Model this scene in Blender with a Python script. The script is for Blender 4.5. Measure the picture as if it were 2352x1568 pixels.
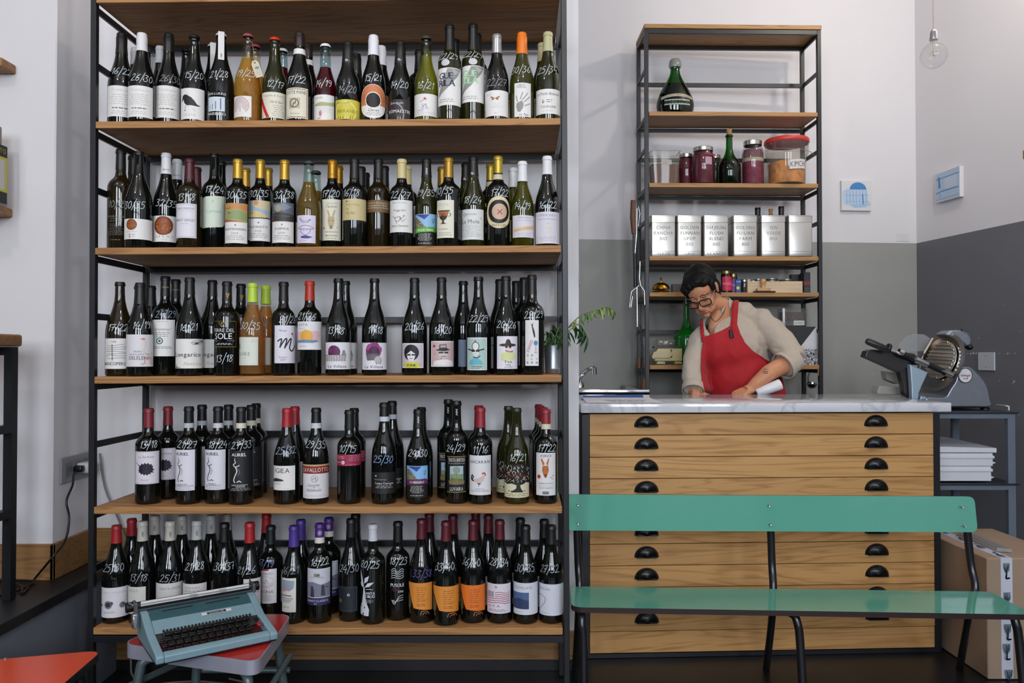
import bpy, bmesh, math, random
from mathutils import Vector, Matrix, Euler
from mathutils.bvhtree import BVHTree
R_ = math.radians
sc = bpy.context.scene
for o in list(bpy.data.objects): bpy.data.objects.remove(o)
COL = sc.collection
random.seed(7)

# ---------------------------------------------------------------- camera
F, CX, CY, EYE, PITCH = 1800.0, 1176.0, 784.0, 1.12, R_(0.9)
cam_d = bpy.data.cameras.new('camera'); cam = bpy.data.objects.new('camera', cam_d); COL.objects.link(cam)
cam.location = (0, 0, EYE); cam.rotation_euler = (math.pi / 2 + PITCH, 0, 0)
cam_d.sensor_width = 36; cam_d.lens = F / 2352 * 36; cam_d.clip_start = .05
sc.camera = cam

def P(px, py, Y):
    a, b = (px - CX) / F, (CY - py) / F
    y = math.cos(PITCH) - math.sin(PITCH) * b; z = math.sin(PITCH) + math.cos(PITCH) * b
    return Vector((a / y * Y, Y, EYE + z / y * Y))
def onz(px, py, z):
    p = P(px, py, 1.0); t = (z - EYE) / (p.z - EYE)
    return Vector((p.x * t, t, z))

# ---------------------------------------------------------------- world, lights, exposure
w = bpy.data.worlds.new('world'); sc.world = w; w.use_nodes = True
bg = w.node_tree.nodes['Background']; bg.inputs[0].default_value = (.62, .72, .9, 1); bg.inputs[1].default_value = .8
sc.view_settings.view_transform = 'Standard'; sc.view_settings.look = 'None'
sc.view_settings.gamma = 1; sc.view_settings.use_curve_mapping = False
sc.view_settings.exposure = 0.86
sc.cycles.use_denoising = True
sc.cycles.max_bounces = 7; sc.cycles.diffuse_bounces = 4; sc.cycles.glossy_bounces = 3
sc.cycles.transmission_bounces = 4; sc.cycles.transparent_max_bounces = 10
sc.cycles.caustics_reflective = False; sc.cycles.caustics_refractive = False
sc.cycles.sample_clamp_indirect = 4
def area(name, loc, rot, sx, sy, power, col):
    l = bpy.data.lights.new(name, 'AREA'); l.shape = 'RECTANGLE'; l.size = sx; l.size_y = sy; l.energy = power; l.color = col
    o = bpy.data.objects.new(name, l); COL.objects.link(o); o.location = loc; o.rotation_euler = rot
    return o
DAY = (.86, .92, 1.0)
# daylight through the three shop windows behind the photographer
area('window_light', (-1.9, -3.28, 2.4), (R_(90), 0, 0), 1.15, 1.7, 50, DAY)
area('window_light', (0.35, -3.28, 2.4), (R_(90), 0, 0), 1.15, 1.7, 56, DAY)
area('window_light', (2.1, -3.28, 2.4), (R_(90), 0, 0), 1.15, 1.7, 50, DAY)
# warm ceiling lamps of the shop
for lx, ly in ((-1.6, .3), (.4, .6), (1.9, 2.9)):
    l = bpy.data.lights.new('ceiling_spot', 'POINT'); l.energy = 16; l.shadow_soft_size = .06; l.color = (1, .9, .8)
    o = bpy.data.objects.new('ceiling_spot', l); COL.objects.link(o); o.location = (lx, ly, 3.25)

# ---------------------------------------------------------------- materials
def lin(c): return c / 12.92 if c <= .04045 else ((c + .055) / 1.055) ** 2.4
def C(h):
    h = h.lstrip('#'); return tuple(lin(int(h[i:i + 2], 16) / 255) for i in (0, 2, 4)) + (1,)
MATS = {}
def mat(name, col, rough=.5, metal=0, spec=.5, coat=0, emit=0, noise=None, bump=None, trans=0, sheen=0):
    if name in MATS: return MATS[name]
    m = bpy.data.materials.new(name); m.use_nodes = True; nt = m.node_tree; b = nt.nodes['Principled BSDF']
    c = C(col) if isinstance(col, str) else tuple(col) + (1,)
    b.inputs['Base Color'].default_value = c; b.inputs['Roughness'].default_value = rough
    b.inputs['Metallic'].default_value = metal; b.inputs['Specular IOR Level'].default_value = spec
    b.inputs['Coat Weight'].default_value = coat; b.inputs['Coat Roughness'].default_value = .05
    if trans: b.inputs['Transmission Weight'].default_value = trans
    if sheen: b.inputs['Sheen Weight'].default_value = sheen
    tc = None
    if noise or bump:
        tc = nt.nodes.new('ShaderNodeTexCoord')
    if noise:   # (scale, amount, stretch)
        n = nt.nodes.new('ShaderNodeTexNoise'); n.inputs['Scale'].default_value = noise[0]; n.inputs['Detail'].default_value = 5
        mp = nt.nodes.new('ShaderNodeMapping'); mp.inputs['Scale'].default_value = noise[2] if len(noise) > 2 else (1, 1, 1)
        nt.links.new(tc.outputs['Object'], mp.inputs[0]); nt.links.new(mp.outputs[0], n.inputs['Vector'])
        r = nt.nodes.new('ShaderNodeMapRange'); r.inputs['From Min'].default_value = .3; r.inputs['From Max'].default_value = .7
        r.inputs['To Min'].default_value = 1 - noise[1]; r.inputs['To Max'].default_value = 1 + noise[1] * .6
        nt.links.new(n.outputs['Fac'], r.inputs['Value'])
        v = nt.nodes.new('ShaderNodeVectorMath'); v.operation = 'SCALE'; v.inputs[0].default_value = c[:3]
        nt.links.new(r.outputs[0], v.inputs['Scale']); nt.links.new(v.outputs[0], b.inputs['Base Color'])
    if bump:    # (scale, strength)
        n2 = nt.nodes.new('ShaderNodeTexNoise'); n2.inputs['Scale'].default_value = bump[0]; n2.inputs['Detail'].default_value = 4
        nt.links.new(tc.outputs['Object'], n2.inputs['Vector'])
        bp = nt.nodes.new('ShaderNodeBump'); bp.inputs['Strength'].default_value = bump[1]; bp.inputs['Distance'].default_value = .002
        nt.links.new(n2.outputs['Fac'], bp.inputs['Height']); nt.links.new(bp.outputs[0], b.inputs['Normal'])
    MATS[name] = m; return m
def wood(name, light, dark, rough=.45, scale=1.0, axis='X', vary=.25):
    if name in MATS: return MATS[name]
    m = bpy.data.materials.new(name); m.use_nodes = True; nt = m.node_tree; N = nt.nodes; L = nt.links
    b = N['Principled BSDF']; b.inputs['Roughness'].default_value = rough
    tc = N.new('ShaderNodeTexCoord'); oi = N.new('ShaderNodeObjectInfo')
    add = N.new('ShaderNodeVectorMath'); add.operation = 'MULTIPLY_ADD'
    comb = N.new('ShaderNodeCombineXYZ')
    for k in range(3): L.new(oi.outputs['Random'], comb.inputs[k])
    L.new(comb.outputs[0], add.inputs[0]); add.inputs[1].default_value = (7, 5, 9); L.new(tc.outputs['Object'], add.inputs[2])
    mp = N.new('ShaderNodeMapping')
    s = {'X': (.55, 7, 9), 'Y': (7, .55, 9), 'Z': (7, 7, .6)}[axis]
    mp.inputs['Scale'].default_value = tuple(k * scale for k in s); L.new(add.outputs[0], mp.inputs[0])
    n1 = N.new('ShaderNodeTexNoise'); n1.inputs['Scale'].default_value = 1.3; n1.inputs['Detail'].default_value = 3; n1.inputs['Distortion'].default_value = .6
    L.new(mp.outputs[0], n1.inputs['Vector'])
    mul = N.new('ShaderNodeMath'); mul.operation = 'MULTIPLY'; mul.inputs[1].default_value = 30; L.new(n1.outputs['Fac'], mul.inputs[0])
    fr = N.new('ShaderNodeMath'); fr.operation = 'PINGPONG'; fr.inputs[1].default_value = 1; L.new(mul.outputs[0], fr.inputs[0])
    n2 = N.new('ShaderNodeTexNoise'); n2.inputs['Scale'].default_value = 14; n2.inputs['Detail'].default_value = 4
    mp2 = N.new('ShaderNodeMapping'); s2 = {'X': (.25, 6, 6), 'Y': (6, .25, 6), 'Z': (6, 6, .25)}[axis]; mp2.inputs['Scale'].default_value = s2
    L.new(add.outputs[0], mp2.inputs[0]); L.new(mp2.outputs[0], n2.inputs['Vector'])
    mx = N.new('ShaderNodeMath'); mx.operation = 'MULTIPLY_ADD'; mx.inputs[1].default_value = .45; L.new(fr.outputs[0], mx.inputs[0])
    m3 = N.new('ShaderNodeMath'); m3.operation = 'MULTIPLY'; m3.inputs[1].default_value = .75; L.new(n2.outputs['Fac'], m3.inputs[0]); L.new(m3.outputs[0], mx.inputs[2])
    cr = N.new('ShaderNodeValToRGB'); cr.color_ramp.elements[0].position = .22; cr.color_ramp.elements[0].color = C(dark)
    cr.color_ramp.elements[1].position = .62; cr.color_ramp.elements[1].color = C(light)
    L.new(mx.outputs[0], cr.inputs[0])
    hs = N.new('ShaderNodeHueSaturation'); mr = N.new('ShaderNodeMapRange'); mr.inputs['To Min'].default_value = 1 - vary; mr.inputs['To Max'].default_value = 1 + vary
    L.new(oi.outputs['Random'], mr.inputs['Value']); L.new(mr.outputs[0], hs.inputs['Value']); L.new(cr.outputs[0], hs.inputs['Color'])
    L.new(hs.outputs[0], b.inputs['Base Color'])
    bp = N.new('ShaderNodeBump'); bp.inputs['Strength'].default_value = .15; bp.inputs['Distance'].default_value = .001
    L.new(mx.outputs[0], bp.inputs['Height']); L.new(bp.outputs[0], b.inputs['Normal'])
    MATS[name] = m; return m
def thin_glass(name, tint, gloss=1.0, rough=.02, base=.06, dirt=0):
    """a clear wall of glass or plastic: tinted see-through plus a Fresnel reflection"""
    if name in MATS: return MATS[name]
    m = bpy.data.materials.new(name); m.use_nodes = True; nt = m.node_tree; N = nt.nodes; L = nt.links
    for n in list(N): N.remove(n)
    out = N.new('ShaderNodeOutputMaterial'); t = N.new('ShaderNodeBsdfTransparent'); t.inputs[0].default_value = C(tint)
    g = N.new('ShaderNodeBsdfGlossy'); g.inputs['Roughness'].default_value = rough; g.inputs['Color'].default_value = (gloss, gloss, gloss, 1)
    fr = N.new('ShaderNodeFresnel'); ge = N.new('ShaderNodeNewGeometry'); io = N.new('ShaderNodeMath'); io.operation = 'MULTIPLY_ADD'
    L.new(ge.outputs['Backfacing'], io.inputs[0]); io.inputs[1].default_value = 1 / 1.5 - 1.5; io.inputs[2].default_value = 1.5; L.new(io.outputs[0], fr.inputs[0])
    mx = N.new('ShaderNodeMixShader'); L.new(fr.outputs[0], mx.inputs[0])
    if dirt:
        d = N.new('ShaderNodeBsdfDiffuse'); d.inputs[0].default_value = C('#d8d8d4'); m2 = N.new('ShaderNodeMixShader'); m2.inputs[0].default_value = dirt
        L.new(t.outputs[0], m2.inputs[1]); L.new(d.outputs[0], m2.inputs[2]); L.new(m2.outputs[0], mx.inputs[1])
    else: L.new(t.outputs[0], mx.inputs[1])
    L.new(g.outputs[0], mx.inputs[2]); L.new(mx.outputs[0], out.inputs[0])
    MATS[name] = m; return m
def liquid(name, col, dens=.55):
    if name in MATS: return MATS[name]
    m = bpy.data.materials.new(name); m.use_nodes = True; nt = m.node_tree; N = nt.nodes; L = nt.links
    for n in list(N): N.remove(n)
    out = N.new('ShaderNodeOutputMaterial'); t = N.new('ShaderNodeBsdfTransparent'); t.inputs[0].default_value = C(col)
    d = N.new('ShaderNodeBsdfDiffuse'); d.inputs[0].default_value = C(col); mx = N.new('ShaderNodeMixShader'); mx.inputs[0].default_value = dens
    L.new(t.outputs[0], mx.inputs[1]); L.new(d.outputs[0], mx.inputs[2]); L.new(mx.outputs[0], out.inputs[0])
    MATS[name] = m; return m
def ink(h, rough=.55): return mat('print_' + h.lstrip('#'), h, rough)

IRON = mat('painted_iron', '#15171b', .42, 0, .5, noise=(6, .25), bump=(60, .1))
SHELFWOOD = wood('oak_shelf', '#ab7d4c', '#7d532c', .68, 1.0, 'X', .08)
STEEL = mat('steel', '#a9abad', .28, 1)
CHROME = mat('chrome', '#d8d8d8', .12, 1)
BLACKP = mat('black_plastic', '#0c0c0e', .35)

# ---------------------------------------------------------------- mesh building
class MB:
    def __init__(s): s.v = []; s.f = []; s.mi = []; s.m = []
    def mid(s, m):
        if m is None: return 0
        if m not in s.m: s.m.append(m)
        return s.m.index(m)
    def add(s, vs, fs, m=None):
        k = len(s.v); s.v += [tuple(v) for v in vs]; i = s.mid(m)
        for f in fs: s.f.append(tuple(a + k for a in f)); s.mi.append(i)
        return s
    def box(s, x0, x1, y0, y1, z0, z1, m=None, M=None):
        vs = [Vector(p) for p in ((x0, y0, z0), (x1, y0, z0), (x1, y1, z0), (x0, y1, z0), (x0, y0, z1), (x1, y0, z1), (x1, y1, z1), (x0, y1, z1))]
        if M: vs = [M @ v for v in vs]
        return s.add(vs, [(0, 3, 2, 1), (4, 5, 6, 7), (0, 1, 5, 4), (1, 2, 6, 5), (2, 3, 7, 6), (3, 0, 4, 7)], m)
    def rbox(s, x0, x1, y0, y1, z0, z1, r=.003, m=None, M=None, seg=1):
        bm = bmesh.new(); bmesh.ops.create_cube(bm, size=1)
        for v in bm.verts: v.co = Vector((x0 + (v.co.x + .5) * (x1 - x0), y0 + (v.co.y + .5) * (y1 - y0), z0 + (v.co.z + .5) * (z1 - z0)))
        bmesh.ops.bevel(bm, geom=bm.edges[:], offset=r, segments=seg, affect='EDGES', profile=.5)
        bm.verts.index_update()
        vs = [(M @ v.co) if M else v.co.copy() for v in bm.verts]; fs = [[v.index for v in f.verts] for f in bm.faces]; bm.free()
        return s.add(vs, fs, m)
    def tube(s, pts, r, n=10, m=None, cap=True, closed=False):
        pts = [Vector(p) for p in pts]; N = len(pts); rr = r if isinstance(r, (list, tuple)) else [r] * N
        vs = []; ref = None
        for i, p in enumerate(pts):
            if closed: t = (pts[(i + 1) % N] - pts[i - 1])
            else: t = (pts[min(i + 1, N - 1)] - pts[max(i - 1, 0)])
            t.normalize()
            if ref is None:
                ref = Vector((0, 0, 1)) if abs(t.z) < .9 else Vector((1, 0, 0))
            a = (ref - t * ref.dot(t)).normalized(); b = t.cross(a); ref = a
            for k in range(n):
                an = 2 * math.pi * k / n; vs.append(p + (a * math.cos(an) + b * math.sin(an)) * rr[i])
        fs = []
        for i in range(N if closed else N - 1):
            j = (i + 1) % N
            for k in range(n):
                l = (k + 1) % n; fs.append((i * n + k, i * n + l, j * n + l, j * n + k))
        if cap and not closed: fs.append(tuple(range(n))[::-1]); fs.append(tuple((N - 1) * n + k for k in range(n)))
        return s.add(vs, fs, m)
    def lathe(s, prof, n=28, m=None, M=None, sx=1, sy=1):
        vs = []; rings = []
        for r, z in prof:
            if r < 1e-6: rings.append([len(vs)]); vs.append(Vector((0, 0, z)))
            else:
                rings.append(list(range(len(vs), len(vs) + n)))
                for k in range(n):
                    a = 2 * math.pi * k / n; vs.append(Vector((r * math.cos(a) * sx, r * math.sin(a) * sy, z)))
        fs = []
        for A, B in zip(rings, rings[1:]):
            for k in range(n):
                l = (k + 1) % n
                if len(A) == 1 and len(B) == 1: continue
                if len(A) == 1: fs.append((A[0], B[l], B[k]))
                elif len(B) == 1: fs.append((A[k], A[l], B[0]))
                else: fs.append((A[k], A[l], B[l], B[k]))
        if M: vs = [M @ v for v in vs]
        return s.add(vs, fs, m)
    def prism(s, poly, d, m=None, M=None):
        """poly in local xz, extruded along y from 0 to d"""
        n = len(poly); vs = [Vector((x, 0, z)) for x, z in poly] + [Vector((x, d, z)) for x, z in poly]
        if M: vs = [M @ v for v in vs]
        fs = [tuple(range(n)), tuple(range(2 * n - 1, n - 1, -1))] + [(i, i + n, (i + 1) % n + n, (i + 1) % n) for i in range(n)]
        return s.add(vs, fs, m)
    def ell(s, c, r, m=None, M=None, n=16, k=10):
        prof = [(math.sin(math.pi * i / k), -math.cos(math.pi * i / k)) for i in range(k + 1)]
        prof[0] = (0, -1); prof[-1] = (0, 1)
        T = Matrix.Translation(Vector(c)) @ (M.to_4x4() if M else Matrix.Identity(4)) @ Matrix.Diagonal((r[0], r[1], r[2], 1))
        return s.lathe(prof, n, m, T)
    def build(s, name, m=None, parent=None, smooth=None, loc=None, rot=None):
        me = bpy.data.meshes.new(name); me.from_pydata([tuple(v) for v in s.v], [], s.f)
        ms = s.m if s.m else ([m] if m else [])
        for q in ms: me.materials.append(q)
        if s.m: me.polygons.foreach_set('material_index', s.mi)
        me.update()
        if smooth is not None:
            me.shade_smooth()
            if smooth < 180: me.set_sharp_from_angle(angle=R_(smooth))
        o = bpy.data.objects.new(name, me); COL.objects.link(o)
        if parent: o.parent = parent
        if loc is not None: o.location = loc
        if rot is not None: o.rotation_euler = rot
        return o
def empty(name, loc=(0, 0, 0), rot=(0, 0, 0)):
    o = bpy.data.objects.new(name, None); COL.objects.link(o); o.location = loc; o.rotation_euler = rot; o.empty_display_size = .05
    return o
def tag(o, label, cat, group=None):
    o['label'] = label; o['category'] = cat
    if group: o['group'] = group
    return o
def struct(o): o['kind'] = 'structure'; return o
def spline(pts, k=6, closed=False):
    pts = [Vector(p) for p in pts]; n = len(pts); out = []
    for i in range(n if closed else n - 1):
        if closed: a, b, c, d = pts[i - 1], pts[i], pts[(i + 1) % n], pts[(i + 2) % n]
        else: a, b, c, d = pts[max(i - 1, 0)], pts[i], pts[i + 1], pts[min(i + 2, n - 1)]
        for j in range(k):
            t = j / k; out.append(.5 * ((2 * b) + (c - a) * t + (2 * a - 5 * b + 4 * c - d) * t * t + (3 * b - a - 3 * c + d) * t ** 3))
    if not closed: out.append(pts[-1])
    return out
def rpoly(x0, x1, z0, z1, r, n=5):
    o = []
    for cx, cz, a0 in ((x1 - r, z0 + r, -90), (x1 - r, z1 - r, 0), (x0 + r, z1 - r, 90), (x0 + r, z0 + r, 180)):
        for k in range(n + 1):
            a = R_(a0 + 90 * k / n); o.append((cx + r * math.cos(a), cz + r * math.sin(a)))
    return o

# ---------------------------------------------------------------- glyphs and flat print
GL = {}
def make_glyphs():
    chars = sorted(set("ABCDEFGHIJKLMNOPQRSTUVWXYZabcdefghijklmnopqrstuvwxyz0123456789.,'-/&?!ÈÒèòÛ°"))
    obs = []
    for ch in chars:
        cu = bpy.data.curves.new('g', 'FONT'); cu.body = ch; cu.resolution_u = 2; cu.fill_mode = 'FRONT'
        o = bpy.data.objects.new('g', cu); COL.objects.link(o); obs.append((ch, o))
    bpy.context.view_layer.update(); dg = bpy.context.evaluated_depsgraph_get(); caph = None
    for ch, o in obs:
        me = o.evaluated_get(dg).to_mesh(); vs = [(v.co.x, v.co.y) for v in me.vertices]; fs = [tuple(p.vertices) for p in me.polygons]
        GL[ch] = (vs, fs); o.evaluated_get(dg).to_mesh_clear()
    hh = max(v[1] for v in GL['H'][0])
    for ch in GL:
        vs, fs = GL[ch]
        if not vs: continue
        x0 = min(v[0] for v in vs); GL[ch] = ([((x - x0) / hh, y / hh) for x, y in vs], fs, (max(v[0] for v in vs) - x0) / hh)
    for ch, o in obs:
        cu = o.data; bpy.data.objects.remove(o); bpy.data.curves.remove(cu)
make_glyphs()
DIG = {'0': [[(.3, 1), (.05, .65), (.1, .15), (.3, 0), (.52, .35), (.48, .8), (.3, 1)]], '1': [[(.12, .72), (.3, 1), (.28, .5), (.26, 0)]],
       '2': [[(.05, .78), (.22, 1), (.46, .92), (.44, .65), (.2, .25), (0, 0), (.3, .04), (.6, .02)]],
       '3': [[(.05, .95), (.28, 1), (.5, .9), (.22, .58), (.46, .42), (.45, .12), (.2, -.02), (0, .08)]],
       '4': [[(.32, 1), (.02, .38), (.55, .4)], [(.46, .62), (.4, -.12)]], '5': [[(.56, 1), (.16, .98), (.1, .6), (.38, .6), (.5, .3), (.34, .02), (0, .05)]],
       '6': [[(.5, 1), (.18, .62), (.05, .25), (.2, 0), (.46, .12), (.44, .4), (.14, .4)]], '7': [[(0, .94), (.3, .95), (.56, 1), (.38, .5), (.25, 0)], [(.12, .5), (.5, .54)]],
       '8': [[(.5, .85), (.25, 1), (.08, .8), (.45, .35), (.3, 0), (.05, .15), (.2, .5), (.5, .85)]], '9': [[(.5, .82), (.25, 1), (.05, .75), (.25, .55), (.48, .75), (.44, .3), (.28, 0)]],
       '/': [[(.4, 1.35), (.02, -.3)]], ',': [[(.1, .1), (0, -.2)]]}
class Art:
    """flat print on a surface: f(a, b, off) takes metres to the right and down from the top left corner"""
    def __init__(s, f, w, h, strip=.006, lay0=1):
        s.f, s.w, s.h, s.strip = f, w, h, strip; s.mb = MB(); s.lay = lay0
    def _poly(s, pts, col, lay=None):
        off = (s.lay if lay is None else lay) * .00007
        xs = [p[0] for p in pts]; x0, x1 = min(xs), max(xs); n = max(1, math.ceil((x1 - x0) / s.strip)); m = ink(col) if isinstance(col, str) else col
        for k in range(n):
            a, b = x0 + (x1 - x0) * k / n, x0 + (x1 - x0) * (k + 1) / n; q = pts
            for lim, sg in ((a, 1), (b, -1)):
                if n == 1: break
                o = []
                for i in range(len(q)):
                    p, r = q[i - 1], q[i]; dp, dr = (p[0] - lim) * sg, (r[0] - lim) * sg
                    if (dp >= 0) != (dr >= 0):
                        t = dp / (dp - dr); o.append((lim, p[1] + (r[1] - p[1]) * t))
                    if dr >= 0: o.append(r)
                q = o
                if len(q) < 3: break
            if len(q) >= 3: s.mb.add([s.f(x, y, off) for x, y in q], [tuple(range(len(q)))[::-1]], m)
    def p(s, pts, col): s.lay += 1; s._poly([(u * s.w, v * s.h) for u, v in pts], col); return s
    def r(s, u0, v0, u1, v1, col): return s.p([(u0, v0), (u1, v0), (u1, v1), (u0, v1)], col)
    def c(s, u, v, r, col, ry=None, n=20, a0=0, a1=360):
        ry = ry or r; s.lay += 1
        s._poly([(u * s.w + r * s.w * math.cos(R_(a0 + (a1 - a0) * k / n)), v * s.h + ry * s.w * math.sin(R_(a0 + (a1 - a0) * k / n))) for k in range(n if a1 - a0 == 360 else n + 1)], col); return s
    def l(s, pts, wd, col, sm=0, closed=False, metres=False):
        """stroke; wd as a fraction of the width"""
        s.lay += 1; pt = [Vector((u, v, 0)) if metres else Vector((u * s.w, v * s.h, 0)) for u, v in pts]; wd = wd if metres else wd * s.w
        if sm: pt = spline(pt, sm, closed)
        elif closed: pt = pt + [pt[0]]
        if sm and closed: pt.append(pt[0])
        off = s.lay * .00007; m = ink(col) if isinstance(col, str) else col
        for a, b in zip(pt, pt[1:]):
            d = b - a
            if d.length < 1e-7: continue
            d.normalize(); q = Vector((-d.y, d.x, 0)) * wd / 2; e = d * wd * .3
            k = max(1, math.ceil((b - a).length / .008)); prev = a - e
            for i in range(1, k + 1):
                nx = a + (b - a) * i / k + (e if i == k else Vector((0, 0, 0)))
                s.mb.add([s.f(z.x, z.y, off) for z in (prev - q, nx - q, nx + q, prev + q)], [(3, 2, 1, 0)], m); prev = nx
        return s
    def t(s, txt, u, v, h, col, al='c', mw=.94, sl=0, gap=.16, sx=1.0, rot=0, bold=0):
        """text with cap height h (fraction of the label's height), baseline at v"""
        s.lay += 1; H = h * s.h; adv = 0; lay = []
        for ch in txt:
            if ch == ' ' or ch not in GL: adv += .42; continue
            lay.append((adv, ch)); adv += GL[ch][2] + gap
        W = max(adv - gap, .01) * H * sx
        if W > mw * s.w: k = mw * s.w / W; sx *= k; W *= k
        x0 = u * s.w - (W / 2 if al == 'c' else 0 if al == 'l' else W); off = s.lay * .00007; m = ink(col); ca, sa = math.cos(rot), math.sin(rot)
        for b in ((0, 0),) if not bold else ((-bold, 0), (bold, 0), (0, 0)):
            for ax, ch in lay:
                vs, fs, gw = GL[ch]; q = []
                for x, y in vs:
                    X = x0 - u * s.w + (ax + x + y * sl + b[0]) * H * sx; Y = -y * H
                    q.append((u * s.w + X * ca - Y * sa, v * s.h + X * sa + Y * ca))
                if gw * H * sx < s.strip: s.mb.add([s.f(x, y, off) for x, y in q], fs, m)
                else:
                    for f_ in fs: s._poly([q[i] for i in f_][::-1], col)
        return s
    def g(s, u0, u1, v0, v1, n, col, wd=.012, al='c', seed=1):
        """lines of print too small to read"""
        rn = random.Random(seed * 31 + n); s.lay += 1
        for i in range(n):
            v = v0 + (v1 - v0) * (i + .5) / n; f = rn.uniform(.55, 1); a = u0; b = u1
            if al == 'c': mid = (u0 + u1) / 2; a = mid - (u1 - u0) / 2 * f; b = mid + (u1 - u0) / 2 * f
            else: b = u0 + (u1 - u0) * f
            x = a
            while x < b:
                e = min(b, x + rn.uniform(.05, .14)); s._poly([(x * s.w, (v - wd) * s.h), (e * s.w, (v - wd) * s.h), (e * s.w, (v + wd) * s.h), (x * s.w, (v + wd) * s.h)], col); x = e + .03
        return s
    def frame(s, m_, wd, col):
        return s.l([(m_, m_ * s.w / s.h), (1 - m_, m_ * s.w / s.h), (1 - m_, 1 - m_ * s.w / s.h), (m_, 1 - m_ * s.w / s.h)], wd, col, closed=True)
    def hand(s, txt, u, v, hgt, wd, col, sl=.25, rot=0, metres=True, seed=0):
        """chalk-pen figures centred at u, v (metres)"""
        rn = random.Random(sum(ord(c) * (i + 3) for i, c in enumerate(txt)) + seed); adv = 0; L = []
        for ch in txt:
            for st in DIG.get(ch, []): L.append([(adv + x + rn.uniform(-.02, .02), y + rn.uniform(-.02, .02)) for x, y in st])
            adv += .44 if ch in '1/' else .68
        W = adv - .1; ca, sa = math.cos(rot), math.sin(rot)
        for st in L:
            q = [(((x - W / 2) + (y - .5) * sl) * hgt, -(y - .5) * hgt) for x, y in st]
            q = [(u + x * ca - y * sa, v + x * sa + y * ca) for x, y in q]
            s.l(q, wd, col, sm=3 if len(q) > 2 else 0, metres=True); s.lay -= 1
        s.lay += 1; return s
    def build(s, name, parent, smooth=60): return s.mb.build(name, parent=parent, smooth=smooth)
def flatmap(M):
    """M maps (a, off, -b)"""
    return lambda a, b, off: M @ Vector((a, -off, -b))
# ================================================================ the room
PAINT_W = mat('white_wall_paint', '#d8d6d8', .75, noise=(1.3, .03), bump=(90, .12))
PAINT_G = mat('grey_wall_paint', '#979792', .6, noise=(1.2, .05), bump=(80, .12))
PAINT_D = mat('slate_wall_paint', '#6a6b71', .5, noise=(2.0, .1), bump=(80, .12))
FLOORM = mat('dark_resin_floor', '#16181b', .38, noise=(5, .5), bump=(30, .2))
PLINTH = wood('plinth_oak', '#8f6a41', '#6b4a2a', .5, 1, 'X', .05)
SLATE = mat('black_slate_step', '#15161a', .45, noise=(7, .3))
WYB = 2.80; XJ = -1.50; YA = 2.565; XE = P(1329.5, 800, WYB).x
def quadwall(name, pts, m):
    mb = MB(); mb.add(pts, [tuple(range(len(pts)))], m); return struct(mb.build(name))
ZC = 3.6
o = MB().box(-4, 3.2, -3.4, 5.2, -.05, 0).build('floor', FLOORM); struct(o)
o = MB().box(-4, 3.2, -3.4, 5.2, ZC, ZC + .05).build('ceiling', PAINT_W); struct(o)
# thick wall behind the wine shelves, ending beside the counter
mb = MB(); mb.box(XJ, XE, WYB, WYB + .14, 0, ZC); struct(mb.build('wall_alcove', PAINT_W))
# pier standing forward at the left
mb = MB(); mb.rbox(-4, XJ, YA, WYB + .14, 0, ZC, .004); struct(mb.build('wall_pier', PAINT_W))
# back wall in two paints, its right end a little farther away
LZ = P(2107, 558.5, 4.40).z
bl = Vector((XE - .6, 4.185, 0)); br = Vector((2.276, 4.40, 0)); dv = (br - bl).normalized()
blx = bl - dv * 2.0; nrm = Vector((-dv.y, dv.x, 0)) * .08
def slab(name, a, b, n, z0, z1, m):
    mb = MB(); vs = [a, b, b + n, a + n]; vs = [Vector((v.x, v.y, z0)) for v in vs] + [Vector((v.x, v.y, z1)) for v in vs]
    mb.add(vs, [(0, 3, 2, 1), (4, 5, 6, 7), (0, 1, 5, 4), (1, 2, 6, 5), (2, 3, 7, 6), (3, 0, 4, 7)], m); return mb
mb = slab('', blx, br, nrm, 0, LZ, PAINT_G)
m2 = slab('', blx, br, nrm, LZ, ZC, PAINT_W); mb.add(m2.v, m2.f, PAINT_W); wall_back = struct(mb.build('wall_back'))
rf = Vector((2.276 + (4.4 + 3.3) * .155 * .8, -3.3, 0)); rn_ = Vector((.08, .01, 0))
rcorner = Vector((2.276, 4.40, 0)); rdir = (Vector((2.392, 3.66, 0)) - rcorner).normalized(); rf = rcorner + rdir * 7.8
mb = slab('', rcorner, rf, rn_, 0, LZ, PAINT_D); m2 = slab('', rcorner, rf, rn_, LZ, ZC, PAINT_W); mb.add(m2.v, m2.f, PAINT_W)
wall_right = struct(mb.build('wall_right'))
struct(MB().box(-4.05, -4, -3.4, 2.7, 0, ZC).build('wall_left', mat('shop_side_wall', '#8a8580', .8)))
# street side behind the photographer: piers, sill and lintel round three windows
mb = MB(); wx = [(-2.5, -1.3), (-.25, .95), (1.5, 2.7)]; x = -4
for a, b in wx + [(3.9, 4)]: mb.box(x, a, -3.3, -3.2, 0, ZC); x = b
mb.box(-4, 3.9, -3.3, -3.2, 0, 1.2); mb.box(-4, 3.9, -3.3, -3.2, 3.25, ZC); struct(mb.build('wall_street', MATS['shop_side_wall']))
for i, (a, b) in enumerate(wx):
    r = MB(); 
    for q in (a, b - .05, (a + b) / 2 - .025): r.box(q, q + .05, -3.27, -3.21, 1.2, 3.25)
    for z in (1.2, 2.35, 3.2): r.box(a, b, -3.27, -3.21, z, z + .05)
    struct(r.build('window_%d' % (i + 1), mat('window_frame_white', '#c9c9c6', .5)))
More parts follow.
